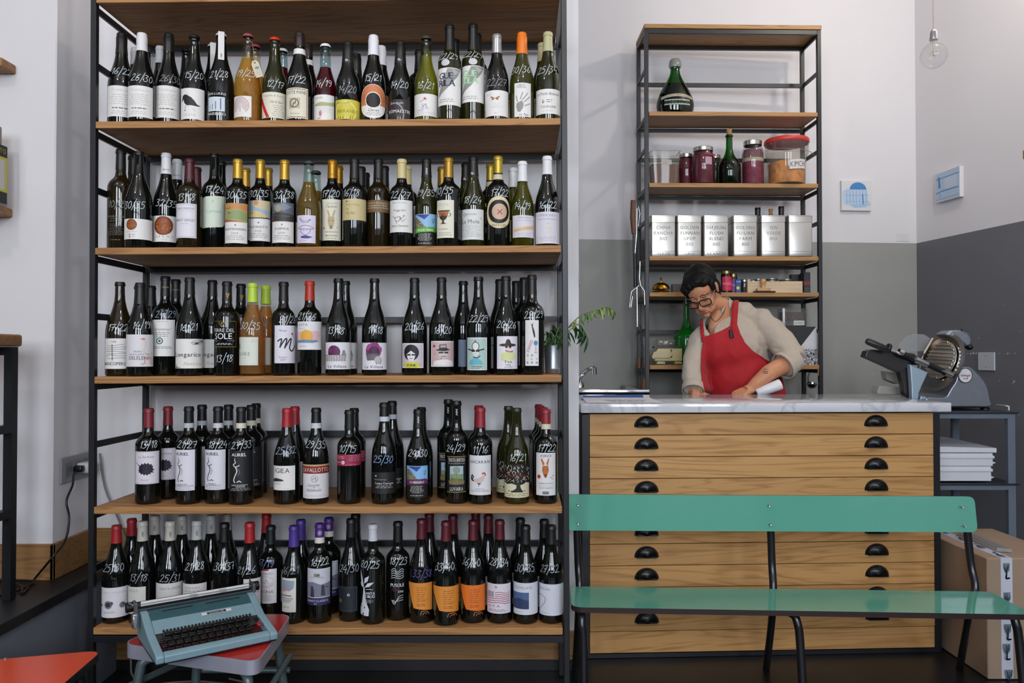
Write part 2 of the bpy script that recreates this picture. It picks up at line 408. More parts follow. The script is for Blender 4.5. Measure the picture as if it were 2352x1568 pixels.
# raised platform at the left with a grey riser and a black slate top
PZ = .385; XP = -1.40
mb = MB(); mb.box(-4, XP, -1.0, YA, 0, PZ - .03, mat('grey_riser_paint', '#6c707a', .6, noise=(3, .1))); mb.box(XJ, XP, YA, WYB, 0, PZ - .03, MATS['grey_riser_paint'])
mb.box(-4, XP + .012, -1.0, YA, PZ - .03, PZ, SLATE); mb.box(XJ, XP + .012, YA, WYB, PZ - .03, PZ, SLATE)
struct(mb.build('platform'))
# wooden skirting
mb = MB(); zt = P(60, 1248, YA).z
mb.rbox(-4, XJ + .012, YA - .012, YA, PZ, zt, .002); struct(mb.build('baseboard_pier', PLINTH))
mb = MB(); mb.rbox(XJ, XJ + .012, YA - .012, WYB, PZ, zt, .002); struct(mb.build('baseboard_return', PLINTH))
mb = MB(); mb.rbox(XJ + .012, XP + .1, WYB - .012, WYB, PZ, zt, .002); struct(mb.build('baseboard_platform', PLINTH))
zb0, zb1 = P(900, 1512, WYB).z, P(900, 1466, WYB).z
mb = MB(); mb.rbox(XP + .001, XE, WYB - .014, WYB, max(.002, zb0), zb1 + .03, .002); struct(mb.build('baseboard_alcove', PLINTH))
mb = MB(); mb.box(XP + .001, XE + .004, WYB - .012, WYB, .001, max(.003, zb0) - .001); struct(mb.build('trim_1', SLATE))

# ================================================================ the tall wine shelf
YF, YBK = 2.40, 2.76
XL, XR = P(203.2, 784, YF).x, P(1308, 784, YF).x; PW = .0175
XC = (XL + XR) / 2; ROLL, YAW = -.0037, -.0126
unit = tag(empty('wine_shelf', (XC, YF, 0), (0, ROLL, YAW)), 'tall black iron shelving unit with oak shelves full of wine bottles', 'shelving unit')
hx = (XR - XL) / 2; D = YBK - YF
def unit_pt(x, y, z): return unit.matrix_world @ Vector((x, y, z))
unit.matrix_world = Matrix.Translation((XC, YF, 0)) @ Euler((0, ROLL, YAW)).to_matrix().to_4x4()
SH_Y = [None, 275, 566, 863, 1163, 1441]
SZ = [P(750, 2, YF).z + .0215] + [P(750, y, YF).z for y in SH_Y[1:]]
TH = .0215
for sx in (-1, 1):
    for y0, y1 in ((0, .02), (D - .02, D)):
        a, b = (-hx, -hx + PW) if sx < 0 else (hx - PW, hx)
        MB().rbox(a, b, y0, y1, .002, 2.55, .0015).build('post', IRON, unit)
RH = .02
mids = [(SZ[i] + SZ[i + 1]) / 2 - .012 for i in range(5)]
for k, z in enumerate(SZ):
    MB().rbox(-hx + PW + .001, hx - PW - .0035, -.002, D - .006, z - TH, z, .0022, seg=2).build('shelf_board', SHELFWOOD, unit)
    for sx in (-1, 1):
        a, b = (-hx + .001, -hx + .008) if sx < 0 else (hx - .008, hx - .001)
        MB().box(a, b, .02, D - .02, z - TH - RH, z - TH).build('side_rail', IRON, unit)
    MB().box(-hx + PW, hx - PW, D - .018, D - .002, z - TH - RH, z - TH).build('back_rail', IRON, unit)
MB().rbox(-hx + PW, hx - PW, .0, .018, SZ[5] - TH - .024, SZ[5] - TH - .004, .001).build('front_rail', IRON, unit)
for z in mids:
    for sx in (-1, 1):
        a, b = (-hx + .001, -hx + .008) if sx < 0 else (hx - .008, hx - .001)
        MB().box(a, b, .02, D - .02, z - RH / 2, z + RH / 2).build('side_rail', IRON, unit)
    MB().box(-hx + PW, hx - PW, D - .018, D - .002, z - RH / 2, z + RH / 2).build('back_rail', IRON, unit)
def shelf_at(X, Y, k):
    """height of the top of shelf k at X, Y"""
    iv = unit.matrix_world.inverted(); l = iv @ Vector((X, Y, SZ[k])); return unit_pt(l.x, l.y, SZ[k]).z
def yfront(X): return YF + math.tan(YAW) * (X - XC)
# ================================================================ bottles
GLASS = {'k': mat('glass_black_green', (.0035, .0045, .0035), .04, 0, .6), 'o': mat('glass_olive_dark', (.016, .017, .003), .04, 0, .6),
         'b': mat('glass_brown_dark', (.014, .009, .003), .04, 0, .6), 'O': mat('glass_olive', (.035, .036, .004), .04, 0, .6)}
CLEAR = {'am': ('#f6efdc', '#ecc862', 137), 'rs': ('#cfe4e4', '#a3132c', 157), 'yg': ('#dfe6b8', '#cdc45a', 130), 'pk': ('#f3efe6', '#e6b874', 700),
         'bl': ('#d6e4de', '#d6a648', 420), 'ol': ('#c9cc7e', '#b0aa35', 418)}
def profile(kind, H, R):
    n = .0145
    if kind == 'bx':
        q = [(R * .55, .004), (R - .006, .0), (R - .0015, .0025), (R, .008), (R, .61 * H), (R * .985, .632 * H), (R * .93, .656 * H), (R * .82, .68 * H), (R * .66, .70 * H), (R * .52, .718 * H), (.0170, .738 * H), (.0152, .77 * H), (.0140, .86 * H), (.0135, .955 * H)]
    elif kind == 'bg':
        q = [(R * .55, .004), (R - .006, .0), (R - .0015, .0025), (R, .008), (R, .44 * H), (R * .985, .49 * H), (R * .93, .54 * H), (R * .83, .59 * H), (R * .70, .64 * H), (R * .57, .69 * H), (R * .47, .74 * H), (.0160, .80 * H), (.0145, .87 * H), (.0138, .955 * H)]
    else:
        q = [(R * .55, .004), (R - .007, .0), (R - .002, .003), (R, .010), (R, .42 * H), (R * .98, .47 * H), (R * .91, .53 * H), (R * .80, .58 * H), (R * .68, .63 * H), (R * .57, .68 * H), (R * .49, .73 * H), (.0172, .79 * H), (.0158, .86 * H), (.0146, .925 * H)]
    if kind == 'ch': q += [(.0160, .932 * H), (.0160, .955 * H), (.0146, .962 * H), (.0146, .985 * H), (.0135, H - .0005), (0, H - .0005)]
    else: q += [(.0152, .958 * H), (.0152, .978 * H), (.0140, .984 * H), (.0137, H - .0005), (0, H - .0005)]
    return q
def radat(prof, z):
    p = [q for q in prof[1:]]
    for (r0, z0), (r1, z1) in zip(p, p[1:]):
        if z0 <= z <= z1 and z1 > z0: return r0 + (r1 - r0) * (z - z0) / (z1 - z0)
    return p[-2][0]
BOT = []
def B(row, x, yt, w, kind, glass, cap, lab=None, art=None, price=None, desc='', rank=0, extra=None, dy=0, key=None, shape='rect'):
    BOT.append(dict(row=row, x=x, yt=yt, w=w, kind=kind, glass=glass, cap=cap, lab=lab, art=art, price=price, desc=desc, rank=rank, extra=extra, dy=dy, shape=shape, key=key or price and price[0]))
REAR = []
def RR(x, rank, desc): REAR.append((len(BOT) - 1, x, rank, desc))
W_ = '#e4e2df'; K_ = '#191919'; CRM = '#ddd9c6'
def script(A, n=7, col='#9a9894'):
    A.t('Trebbiano', .5, .17, .075, '#b9b7b3', sl=.4, gap=.3); A.g(.12, .9, .25, .62, n - 2, '#b5b2ae', .008)
    A.g(.08, .95, .68, .76, 1, '#4a4847', .014); A.g(.2, .8, .8, .92, 2, '#a9a6a2', .006)
# ---- row 1 (top shelf)
B(1, 261, 78, 59, 'ch', 'k', ('#101111', 122), (229, 287, 196, 267, W_), script, ('16/22', 262, 160), 'black capped bottle, pale script label, at the left post')
B(1, 321, 78, 59, 'ch', 'k', ('#dddddf', 116), (289, 344, 196, 268, W_), lambda A: script(A, 8), ('26/30', 322, 177), 'long white capped bottle with pale script label')
RR(307, 1, '')
B(1, 383, 79, 58, 'ch', 'k', ('#171817', 118), (352, 407, 196, 270, W_), lambda A: script(A, 9), ('26/30', 388, 179, '#8d8f90'), 'matt black capped bottle with pale script label')
REAR.append(dict(own=1, row=1, x=364, yt=108, kind='bg', glass='k', cap=('#cfd3d8', 144), rank=1, desc='white capped bottle at the back, between two script labelled bottles'))
def a_bird(A):
    A.p([(.1, .42), (.16, .24), (.26, .2), (.34, .22), (.5, .3), (.62, .42), (.7, .52), (.84, .56), (.7, .58), (.5, .56), (.34, .56), (.24, .48), (.2, .36), (.12, .44)], '#15171a')
    A.l([(.3, .56), (.28, .66)], .015, '#333'.ljust(7, '3')); A.c(.27, .72, .025, '#a03048'); A.l([(.34, .14), (.42, .2)], .01, '#aaaaaa'); A.l([(.55, .66), (.64, .74)], .01, '#777777')
    A.t('PROVA', .44, .9, .07, '#b9b6b2', gap=.3)
B(1, 442, 82, 57, 'ch', 'k', ('#1a1c1b', 100, 'crown'), (408, 464, 202, 273, W_), a_bird, ('15/20', 442, 170), 'bottle with a black bird on its white label')
RR(424, 1, '')
def a_sanl(A):
    A.t('SAN·LURINS'.replace('·', '-'), .5, .12, .10, '#d8d8d8', mw=1.0); A.r(.06, .2, .94, .8, '#c9d4e0')
    for i, (u, a) in enumerate(((.2, .5), (.34, .45), (.5, .35), (.74, .22))): A.l([(u, a + .05), (u, .72)], .02 + .008 * i, '#3f464f')
    A.t('MARINTO', .5, .97, .12, '#e6e6e6', mw=1.0)
def strip5(A, b):
    pass
B(1, 504, 78, 60, 'ch', 'k', ('#c9c9c6', 84, 'crown'), (477, 515, 211, 266, None), a_sanl, ('21/28', 499, 168), 'bottle with a white paper strip hanging down its neck', extra=('strip', 495, 510, 79, 132))
RR(485, 1, '')
def a_maze(A):
    for k, r in enumerate((.12, .19, .26, .33, .40)):
        A.l([(.48 + r * math.cos(R_(t)), .45 + r * math.sin(R_(t)) * A.w / A.h) for t in range(130, 411, 20)], .02, '#a0483f')
    A.l([(.48, .4), (.48, .75)], .02, '#a0483f')
B(1, 566, 80, 61, 'ch', 'am', ('#9c4a52', 96, 'crown'), (535, 574, 220, 268, W_), a_maze, ('19/25', 560, 166), 'clear bottle of amber wine with a red maze label', extra=('tag',))
RR(583, 1, '')
def a_val(A):
    A.t('Vignale di Cecilia', .53, .17, .07, '#6b675e', gap=.3); A.t('Val di Spin', .6, .42, .08, '#2a2826', sl=.3)
    A.p([(.0, .18), (.06, .2), (.38, .98), (.27, .99), (.02, .45)], '#c8202c'); A.g(.45, .92, .48, .95, 6, '#8f8a7d', .008)
B(1, 628, 88, 57, 'ch', 'o', ('#e0301f', 96, 'crown'), (598, 653, 211, 270, CRM), a_val, ('12/17', 630, 192), 'red crown capped bottle, cream label with a red slash')
REAR.append(dict(own=1, row=1, x=646, yt=114, kind='ch', glass='rs', cap=('#e6e6e6', 119, 'crown'), rank=1, desc='clear bottle of red wine behind the red crown capped bottle'))
def a_coste(A):
    A.frame(.05, .03, '#8a4a38'); A.t('COSTE PIANE', .5, .2, .1, '#3a342c', mw=.8); A.r(.25, .33, .68, .68, '#b9b193'); A.c(.465, .505, .17, '#3d382c'); A.c(.465, .505, .14, '#c9c2a8')
    A.l([(.42, .6), (.45, .5), (.5, .52), (.52, .42)], .03, '#3d382c', sm=3); A.t('Prosecco', .48, .87, .05, '#8d8878', sl=.3)
B(1, 685, 77, 60, 'ch', 'k', ('#2a1e1c', 105), (654, 704, 201, 271, CRM), a_coste, ('17/22', 677, 182), 'brown capped bottle, cream label with a medallion', extra=('band', W_, 105, 118))
RR(704, 1, '')
def a_fed(A):
    A.t('Fedelie', .3, .15, .08, '#8d8690', sl=.2); A.p([(.1, .36), (.4, .28), (.75, .3), (1, .24), (1, .4), (.5, .44), (.1, .42)], '#a9b080'); A.c(.4, .72, .06, '#c08090', ry=.12); A.g(.3, .9, .45, .7, 4, '#c2c0ba', .006); A.t('2017', .35, .93, .05, '#555555')
B(1, 745, 103, 52, 'ch', 'rs', ('#e9e9ea', 108, 'crown'), (720, 765, 217, 277, W_), a_fed, ('14/19', 740, 190), 'clear bottle of red wine with a white crown cap')
def a_ferr(A, c='#8a8218'):
    A.l([(.42 + .34 * math.cos(R_(t)), .62 + .5 * math.sin(R_(t))) for t in range(150, 420, 18)], .05, '#e4dc86'); A.t('Quarticello', .35, .2, .11, '#7d7a28', mw=.5); A.t('FERRANDO', .5, .66, .15, c, mw=.86)
B(1, 797, 99, 57, 'ch', 'k', ('#131414', 146), (768, 825, 228, 275, '#cdc244'), a_ferr, ('14/20', 796, 204, '#9fa5a6'), 'bottle with a mustard yellow label', extra=('q', 798, 132))
RR(816, 1, '')
def a_disc(A):
    A.p([(0, .0), (1, 0), (1, .62), (0, .62)], '#cf7b4b') if 0 else None
    A.c(.5, .5, .5, '#e6e4e0', ry=.5 * A.h / A.w, n=30); A.c(.5, .5, .485, '#cf7b4b', ry=.485 * A.h / A.w, n=30, a0=166, a1=374)
    A.c(.5, .47, .26, '#e6e4e0'); A.c(.5, .47, .23, '#0c0c0c'); A.g(.15, .4, .3, .5, 3, '#8a4a28', .006); A.g(.68, .92, .33, .5, 3, '#8a4a28', .006); A.t('Claret', .5, .8, .08, '#55514c', sl=.3, mw=.5); A.g(.25, .75, .82, .93, 3, '#8f8d89', .005)
B(1, 856, 83, 57, 'ch', 'k', ('#e3e3e8', 126), (827, 883, 193, 271, None), a_disc, ('15/21', 855, 177), 'white capped bottle, orange and white record-like round label')
RR(874, 1, '')
def a_roma(A):
    A.l([(.35 + .34 * math.cos(R_(t)), .75 + .55 * math.sin(R_(t))) for t in range(-80, 40, 18)], .06, '#8a868a'); A.t('Quarticello', .4, .22, .1, '#d5d2d2', mw=.62); A.t('ROMAESTRI', .5, .66, .15, '#eceaea', mw=.95)
B(1, 918, 98, 55, 'ch', 'k', ('#131414', 146), (893, 940, 228, 275, '#2d2729'), a_roma, ('14/20', 916, 193), 'bottle with a charcoal label and white lettering', extra=('q', 916, 131))
def a_amic(A):
    A.l([(.3, .35), (.42, .3), (.5, .2), (.52, .3)], .015, '#a76a80', sm=3); A.c(.47, .22, .04, '#c05060'); A.l([(.4, .45), (.42, .6), (.5, .45), (.52, .62)], .02, '#7a7aa8', sm=2); A.g(.3, .65, .6, .72, 2, '#9a9ac0', .01); A.t('AMICO', .3, .78, .07, '#9a96a2', al='c'); A.g(.1, .9, .8, .94, 2, '#b0aeb6', .007)
B(1, 978, 85, 56, 'ch', 'yg', ('#3e4233', 96, 'crown'), (951, 1004, 215, 266, W_), a_amic, ('16/21', 976, 195), 'clear bottle of straw wine with a small sketch label')
REAR.append(dict(own=1, row=1, x=962, yt=117, kind='bx', glass='k', cap=('#111212', 160), rank=1, desc='black bottle behind the clear bottle of straw wine'))
def a_guer(A, c='#22203a'):
    A.p([(.45, .02), (.96, .02), (.8, .22), (.45, .55), (.08, .78), (.1, .7), (.25, .4)], '#8f8f8d'); A.p([(.6, .04), (.9, .08), (.7, .2)], '#b0b0ae')
    A.t('GUE', .38, .3, .17, c, bold=.03, mw=.5, gap=.06); A.t('RILA', .42, .49, .17, c, bold=.03, mw=.6, gap=.06); A.g(.1, .7, .82, .93, 2, '#8a8a88', .008)
B(1, 1032, 59, 54, 'bx', 'o', ('#141515', 114), (1006, 1057, 155, 241, W_), a_guer, ('22/29', 1029, 127), 'tall bottle, white label with dark capitals and grey cone', extra=('oval', 1022, 143))
RR(1044, 1, '')
B(1, 1086, 57, 54, 'bx', 'o', ('#141515', 114), (1059, 1111, 150, 234, W_), lambda A: a_guer(A, '#9fd6a0'), ('22/29', 1086, 122), 'tall bottle, white label with green capitals and grey cone', extra=('oval', 1086, 141))
RR(1095, 1, '')
def a_butt(A):
    for s in (-1, 1):
        A.p([(.46 + .01 * s, .3), (.46 + .15 * s, .22), (.46 + .15 * s, .28), (.46 + .02 * s, .34)], '#a36a32'); A.p([(.46 + .01 * s, .33), (.46 + .12 * s, .32), (.46 + .09 * s, .39)], '#7a4a24')
    A.t('VEJA', .5, .57, .06, '#c9c8c6'); A.t('ROSATO', .5, .68, .06, '#c9c8c6'); A.g(.1, .35, .1, .2, 2, '#c5c3c0', .006); A.g(.4, .6, .86, .92, 1, '#888888', .006)
B(1, 1141, 81, 56, 'bg', 'k', ('#b5b5b8', 121), (1112, 1167, 207, 266, W_), a_butt, ('22/27', 1141, 188, '#8f9292'), 'silver capped bottle with a butterfly on its label')
def a_handp(A):
    A.t('ARBOIS', .4, .09, .045, '#333333'); A.t('PUPILLIN', .42, .15, .045, '#333333')
    A.p([(.15, .6), (.45, .52), (.55, .62), (.5, .75), (.35, .86), (.2, .84), (.12, .7)], '#8f908e'); 
    for a, b in (((.2, .55), (.12, .38)), ((.36, .48), (.5, .28)), ((.48, .5), (.78, .3)), ((.58, .56), (.9, .4)), ((.6, .68), (.92, .6))): A.l([a, ((a[0] + b[0]) / 2, (a[1] + b[1]) / 2), b], .06, '#9a9b99')
    A.t('La Pepi', .55, .96, .06, '#4a4a48', sl=.4, mw=.8)
B(1, 1199, 77, 58, 'ch', 'O', ('#e8781a', 123), (1182, 1219, 190, 268, W_), a_handp, ('30/36', 1196, 157), 'orange capped olive bottle with a handprint label')
def a_petit(A):
    A.t('Le Petit Buisson', .5, .24, .11, '#55534e', mw=.9, gap=.12); A.l([(.33, .42), (.33, .56), (.38, .5)], .02, '#44423e'); A.g(.42, .65, .4, .56, 2, '#66645e', .012); A.t('TOURAINE', .5, .76, .09, '#6f6d68', mw=.55); A.g(.2, .8, .85, .92, 1, '#aaaaa5', .006)
B(1, 1259, 76, 57, 'bg', 'o', ('#b9b68c', 117), (1232, 1287, 204, 261, W_), a_petit, ('25/34', 1258, 158), 'pale green capped bottle next to the right post')
RR(1246, 1, '')
# ---- row 2
B(2, 264, 344, 57, 'bx', 'b', ('#121313', 388), (238, 276, 494, 556, None), lambda A: (A.t('MACHERALDONIO', .5, .08, .07, '#7d7c76'), A.g(.2, .8, .1, .25, 2, '#77756d', .01), A.g(.05, .95, .3, .75, 8, '#6d6b64', .008), A.g(.1, .9, .85, .97, 1, '#77756d', .01)), ('10/15', 256, 468, '#85857f'), 'brown bottle with small pale print and no paper label')
RR(296, 1, '')
def planet(A, u, v, r):
    A.c(u, v, r, '#7a3a17', n=26); A.c(u, v, r * .8, '#8f4a1e', n=20); rn = random.Random(3)
    for k in range(24):
        a = rn.uniform(0, 6.28); q = rn.uniform(.1, .9) * r; A.c(u + q * math.cos(a), v + q * math.sin(a) * A.w / A.h, r * rn.uniform(.05, .12), rn.choice(['#5e2a10', '#b06a2a', '#a35c26']), n=6); A.lay -= 1
def a_grw1(A):
    planet(A, .3, .28, .16); A.t('GRAWU', .3, .66, .07, '#8b8a86', gap=.5, mw=.4); A.l([(.26, .72), (.26, .95)], .015, '#b0303a'); A.g(.15, .45, .72, .92, 2, '#999793', .012)
    for k in range(6): A.l([(.94, .2 + k * .11), (.99, .18 + k * .11)], .01, '#444444')
B(2, 316, 349, 60, 'bg', 'k', ('#0b0c0c', 366, 'crown'), (281, 346, 502, 549, W_), a_grw1, ('30/35', 306, 470), 'bottle with a small brown planet on its low white label')
def a_grw2(A):
    planet(A, .47, .38, .33); A.t('GRAWU', .5, .84, .075, '#7d7b78', gap=.9, mw=.8); A.t('2013', .5, .95, .06, '#9a9894', gap=.5)
B(2, 379, 353, 57, 'bg', 'k', ('#dcdcde', 399), (348, 403, 495, 555, W_), a_grw2, ('32/35', 380, 466), 'white capped bottle with a large brown planet label', extra=('captxt', 'GRAWU', 381, 386))
RR(404, 1, '')
def a_pinot(A): A.frame(.05, .012, '#55535a'); A.t('TERRE CREMOSE', .5, .17, .05, '#77757e', mw=.8); A.l([(.1, .22), (.9, .22)], .006, '#888888'); A.t('PINOT GRIGIO', .5, .52, .07, '#6b6970', mw=.86); A.g(.2, .8, .56, .62, 1, '#aaa8ae', .006)
B(2, 433, 366, 57, 'bx', 'b', ('#4a1420', 412), (402, 448, 467, 546, '#dddbe2'), a_pinot, ('13/18', 426, 452), 'maroon capped bottle, plain white label with thin border')
RR(449, 1, '')
def a_lam(A): A.p([(0, .18), (.06, .08), (.2, .04), (1, 0), (1, .85), (.9, .94), (.7, .96), (0, 1)], '#d3dccb'); A.c(.5, .18, .05, '#9fd4b4'); A.t('Lamate', .55, .52, .09, '#4fbf92', sl=.3, mw=.8)
B(2, 490, 354, 56, 'bx', 'k', ('#0a0b0b', 372, 'crown'), (465, 512, 448, 524, None), a_lam, ('17/24', 491, 434), 'black bottle with a pale leaf-shaped label')
RR(506, 1, '')
def gold3(A, nm, yr, pic):
    pic(A); A.c(.52, .55, .03, '#777777'); A.t(nm, .5, .68, .055, '#55534f', mw=.9); A.t(yr, .5, .78, .05, '#777570', gap=.35, mw=.4); A.g(.1, .9, .8, .93, 3, '#9a9894', .006)
def pic1(A):
    A.r(0, 0, 1, .47, '#b9a66a'); A.p([(0, .02), (.6, 0), (1, .03), (1, .2), (.6, .14), (.2, .18)], '#c68a52'); A.p([(.2, .2), (.6, .16), (1, .24), (1, .44), (.4, .4), (.1, .44)], '#8f9d68')
    A.p([(0, .4), (.5, .44), (1, .47), (0, .47)], '#a85a38'); rn = random.Random(4)
    for k in range(14): A.c(rn.uniform(.02, .35), rn.uniform(.1, .28), .02, '#3d4a2a', n=6); A.lay -= 1
B(2, 544, 367, 55, 'bx', 'k', ('#c39a3a', 409), (515, 565, 466, 558, W_), lambda A: gold3(A, 'MONTEMARINO', '2014', pic1), ('30/35', 541, 447), 'gold capped bottle with an orange and green landscape label')
RR(562, 1, '')
def pic2(A):
    A.r(0, 0, 1, .45, '#9fb4cc'); A.p([(.4, 0), (1, 0), (1, .25), (.5, .2), (.2, .1)], '#cdbf98'); A.c(.43, .06, .09, '#d08a4a', n=12); A.p([(0, .33), (.2, .28), (.4, .25), (.6, .3), (.8, .36), (1, .4), (1, .45), (0, .45)], '#d9c27c'); A.l([(.05, .42), (.3, .3), (.5, .36), (.7, .42), (.95, .4)], .02, '#5a5238', sm=3); A.p([(0, .42), (1, .42), (1, .45), (0, .45)], '#4a5a70')
B(2, 596, 368, 55, 'bx', 'k', ('#c39a3a', 409), (569, 618, 460, 553, W_), lambda A: gold3(A, 'BLAGNOTTI', '2015', pic2), ('30/35', 592, 444), 'gold capped bottle, label with orange sun over dunes')
RR(614, 1, '')
def pic3(A):
    A.r(0, 0, 1, .47, '#5d6470'); A.p([(.1, .05), (.6, .02), (.9, .1), (.6, .2), (.2, .18)], '#7f8794'); A.c(.35, .14, .14, '#a39b80', n=12); A.p([(0, .26), (.5, .24), (1, .3), (1, .47), (0, .47)], '#3a3634'); A.l([(.1, .3), (.6, .34), (.9, .32)], .03, '#6b7280', sm=3)
B(2, 652, 369, 55, 'bx', 'k', ('#c39a3a', 412), (623, 672, 465, 557, W_), lambda A: gold3(A, 'A DEMÛA', '2014', pic3), ('32/38', 652, 447), 'gold capped bottle with a dark stormy sky label')
def a_face(A):
    A.l([(.2, .1), (.35, .2), (.55, .22), (.75, .14), (.6, .26), (.4, .26), (.25, .2), (.2, .1)], .02, '#222222', sm=2); A.l([(.1, .48), (.2, .42), (.5, .36), (.8, .42), (.9, .48), (.5, .5), (.1, .48)], .02, '#222222', sm=2)
    A.l([(.25, .48), (.28, .6), (.42, .7), (.6, .68), (.72, .58), (.74, .48)], .02, '#222222', sm=2); A.c(.42, .54, .02, '#222222'); A.c(.58, .54, .02, '#222222'); A.p([(.25, .76), (.5, .72), (.85, .78), (.6, .84), (.3, .82)], '#3a3f8a'); A.t('k vvin', .4, .93, .05, '#333333', gap=.4, mw=.6)
B(2, 708, 371, 58, 'ch', 'bl', ('#333c3a', 381, 'crown'), (683, 723, 494, 558, '#d5cde0'), a_face, None, 'pale blue-green glass bottle with a line-drawn face on lilac label', key='r2face')
RR(724, 1, '')
def a_donk(A, c1='#b9a47c', big=0):
    A.p([(.38, .42), (.3, .27), (.36, .26), (.46, .4)], c1); A.p([(.62, .42), (.7, .27), (.64, .26), (.54, .4)], c1); A.p([(.36, .42), (.64, .42), (.66, .55), (.58, .7), (.5, .74), (.42, .7), (.34, .55)], c1); A.c(.43, .52, .02, '#3a2c1a'); A.c(.57, .52, .02, '#3a2c1a'); A.p([(.44, .64), (.56, .64), (.54, .72), (.46, .72)], '#8a7450')
def a_leam(A): A.t('leamon', .55, .12, .05, '#8d8a80', gap=.3); A.t("l'asino", .5, .21, .07, '#6d6a62', sl=.3); a_donk(A); A.c(.15, .7, .05, '#c07a40'); A.c(.8, .68, .03, '#a8a050'); A.t('UNO BIANCO', .5, .81, .035, '#8d8a80'); A.t('Barbolano', .5, .9, .045, '#77746a', sl=.3); A.g(.1, .9, .92, .98, 1, '#9a978c', .006)
B(2, 762, 369, 53, 'bx', 'k', ('#b5821f', 409), (740, 781, 457, 552, CRM), a_leam, ('17/20', 758, 444), 'gold capped bottle with a pale donkey label', extra=('captxt', 'Cara', 765, 397))
RR(776, 1, '')
B(2, 813, 366, 55, 'bx', 'k', ('#141515', 409), (786, 839, 456, 505, '#c6b888'), lambda A: (A.p([(.2, .1), (.3, .1), (.25, .16)], '#333333'), A.t('Castello di Stefanago', .45, .3, .05, '#6b644a', mw=.5), A.t('Nol', .28, .52, .07, '#4d4836', mw=.4), A.g(.24, .62, .6, .75, 2, '#6b644a', .01, 'l')), ('16/18', 805, 442), 'black capped bottle with a plain tan label')
RR(828, 1, ''); RR(838, 2, '')
B(2, 868, 366, 55, 'bx', 'b', ('#131414', 409), (841, 895, 459, 487, '#6e5230'), lambda A: (A.t("'Antonio e Giacomo Boveri", .5, .3, .15, '#c9bfa8', mw=.85), A.t('compongono il Bianco', .48, .5, .15, '#c9bfa8', mw=.8), A.t("non coltivato in Azienda'", .5, .7, .15, '#c9bfa8', mw=.85)), None, 'bottle with a narrow brown label band and no chalk figures', key='r2band')
RR(882, 1, '')
def a_goose(A): A.t('Vigneto di Lorenzo', .45, .1, .04, '#55534e', mw=.6); A.t('Poggi Alti', .47, .35, .06, '#33312e', mw=.6); A.l([(.2, .5), (.3, .55), (.5, .52), (.48, .6), (.62, .52), (.6, .48), (.66, .5)], .014, '#33312e', sm=2); A.l([(.3, .56), (.34, .66), (.48, .64), (.5, .55)], .014, '#33312e', sm=2); A.l([(.38, .66), (.37, .74)], .012, '#33312e'); A.l([(.5, .56), (.58, .68), (.68, .58)], .012, '#8a3a34'); A.t('Santa Caterina', .47, .83, .06, '#33312e', mw=.72)
B(2, 922, 367, 55, 'bx', 'k', ('#cdbd86', 409), (895, 946, 459, 533, '#dfdedb'), a_goose, ('22/27', 918, 447), 'cream capped bottle with a goose drawing on its label')
RR(934, 1, '')
def a_cinque(A, c1='#57a832', nm='CINQUE TERRE', c2='#8db8dc'):
    A.r(0, 0, 1, .5, c2); A.p([(.1, .02), (.7, .02), (.5, .18), (.35, .1)], '#2f3f88'); A.p([(0, .12), (.15, .1), (.35, .25), (.55, .42), (.6, .52), (0, .55)], '#6f6b52'); rn = random.Random(5)
    for k in range(40):
        u = rn.uniform(.02, .5); A.c(u, rn.uniform(.12 + u * .5, .52), .02, rn.choice(['#c9c3a8', '#3d3a2a', '#a39c7e']), n=5); A.lay -= 1
    A.l([(.8, .18), (.9, .16), (.86, .24), (.8, .24), (.88, .3)], .02, '#26446e', sm=2); A.r(0, .52, 1, 1, '#141313'); A.p([(0, .48), (.12, .44), (.9, .4), (1, .46), (1, .58), (.8, .56), (.2, .6), (0, .62)], c1); A.t(nm, .5, .55, .07, '#dfe6d0', mw=.7, bold=.03)
    A.g(.2, .8, .62, .86, 6, '#b5b3ae', .008); A.g(.05, .95, .9, .97, 1, '#b5b3ae', .01)
B(2, 979, 366, 53, 'bg', 'o', ('#121313', 406), (954, 1000, 491, 566, '#141313'), a_cinque, ('29/35', 975, 441), 'bottle with a blue picture label and green banner', extra=('logo', 972, 390))
def a_vase(A):
    A.t('ARNOVA', .42, .15, .06, '#b5b2a8', mw=.6); V = '#3a2a20'; A.r(.1, .27, .78, .3, V); A.p([(.14, .3), (.74, .3), (.68, .42), (.6, .5), (.5, .54), (.4, .54), (.28, .5), (.2, .42)], '#a8683a'); A.p([(.2, .42), (.68, .42), (.6, .5), (.5, .54), (.4, .54), (.28, .5)], V)
    A.l([(.12, .34), (.04, .38), (.12, .44)], .03, V, sm=2); A.l([(.76, .34), (.84, .38), (.74, .44)], .03, V, sm=2); A.p([(.4, .54), (.48, .54), (.5, .6), (.62, .63), (.28, .63), (.38, .6)], V); A.l([(.35, .35), (.38, .42), (.5, .36), (.55, .42)], .03, '#4a2c18', sm=2); A.t('FALANGHINA', .45, .78, .03, '#8d8a80', mw=.55); A.g(.1, .9, .84, .95, 2, '#a8a59a', .008)
B(2, 1030, 364, 58, 'bx', 'k', ('#ab8433', 407), (1004, 1042, 459, 546, CRM), a_vase, ('30/35', 1017, 437), 'gold capped bottle with a Greek vase on its label')
RR(1015, 1, '')
def a_mole(A): A.c(.24, .18, .06, '#6b6d70'); A.c(.24, .18, .045, '#d9dad8'); A.t('Quarticello', .46, .19, .06, '#77797c', mw=.5); A.t('Le Mole', .45, .47, .13, '#5d6064', mw=.75); A.l([(.84, .26), (.88, .34)], .015, '#555555'); A.g(.15, .85, .5, .92, 8, '#9a9c9c', .006)
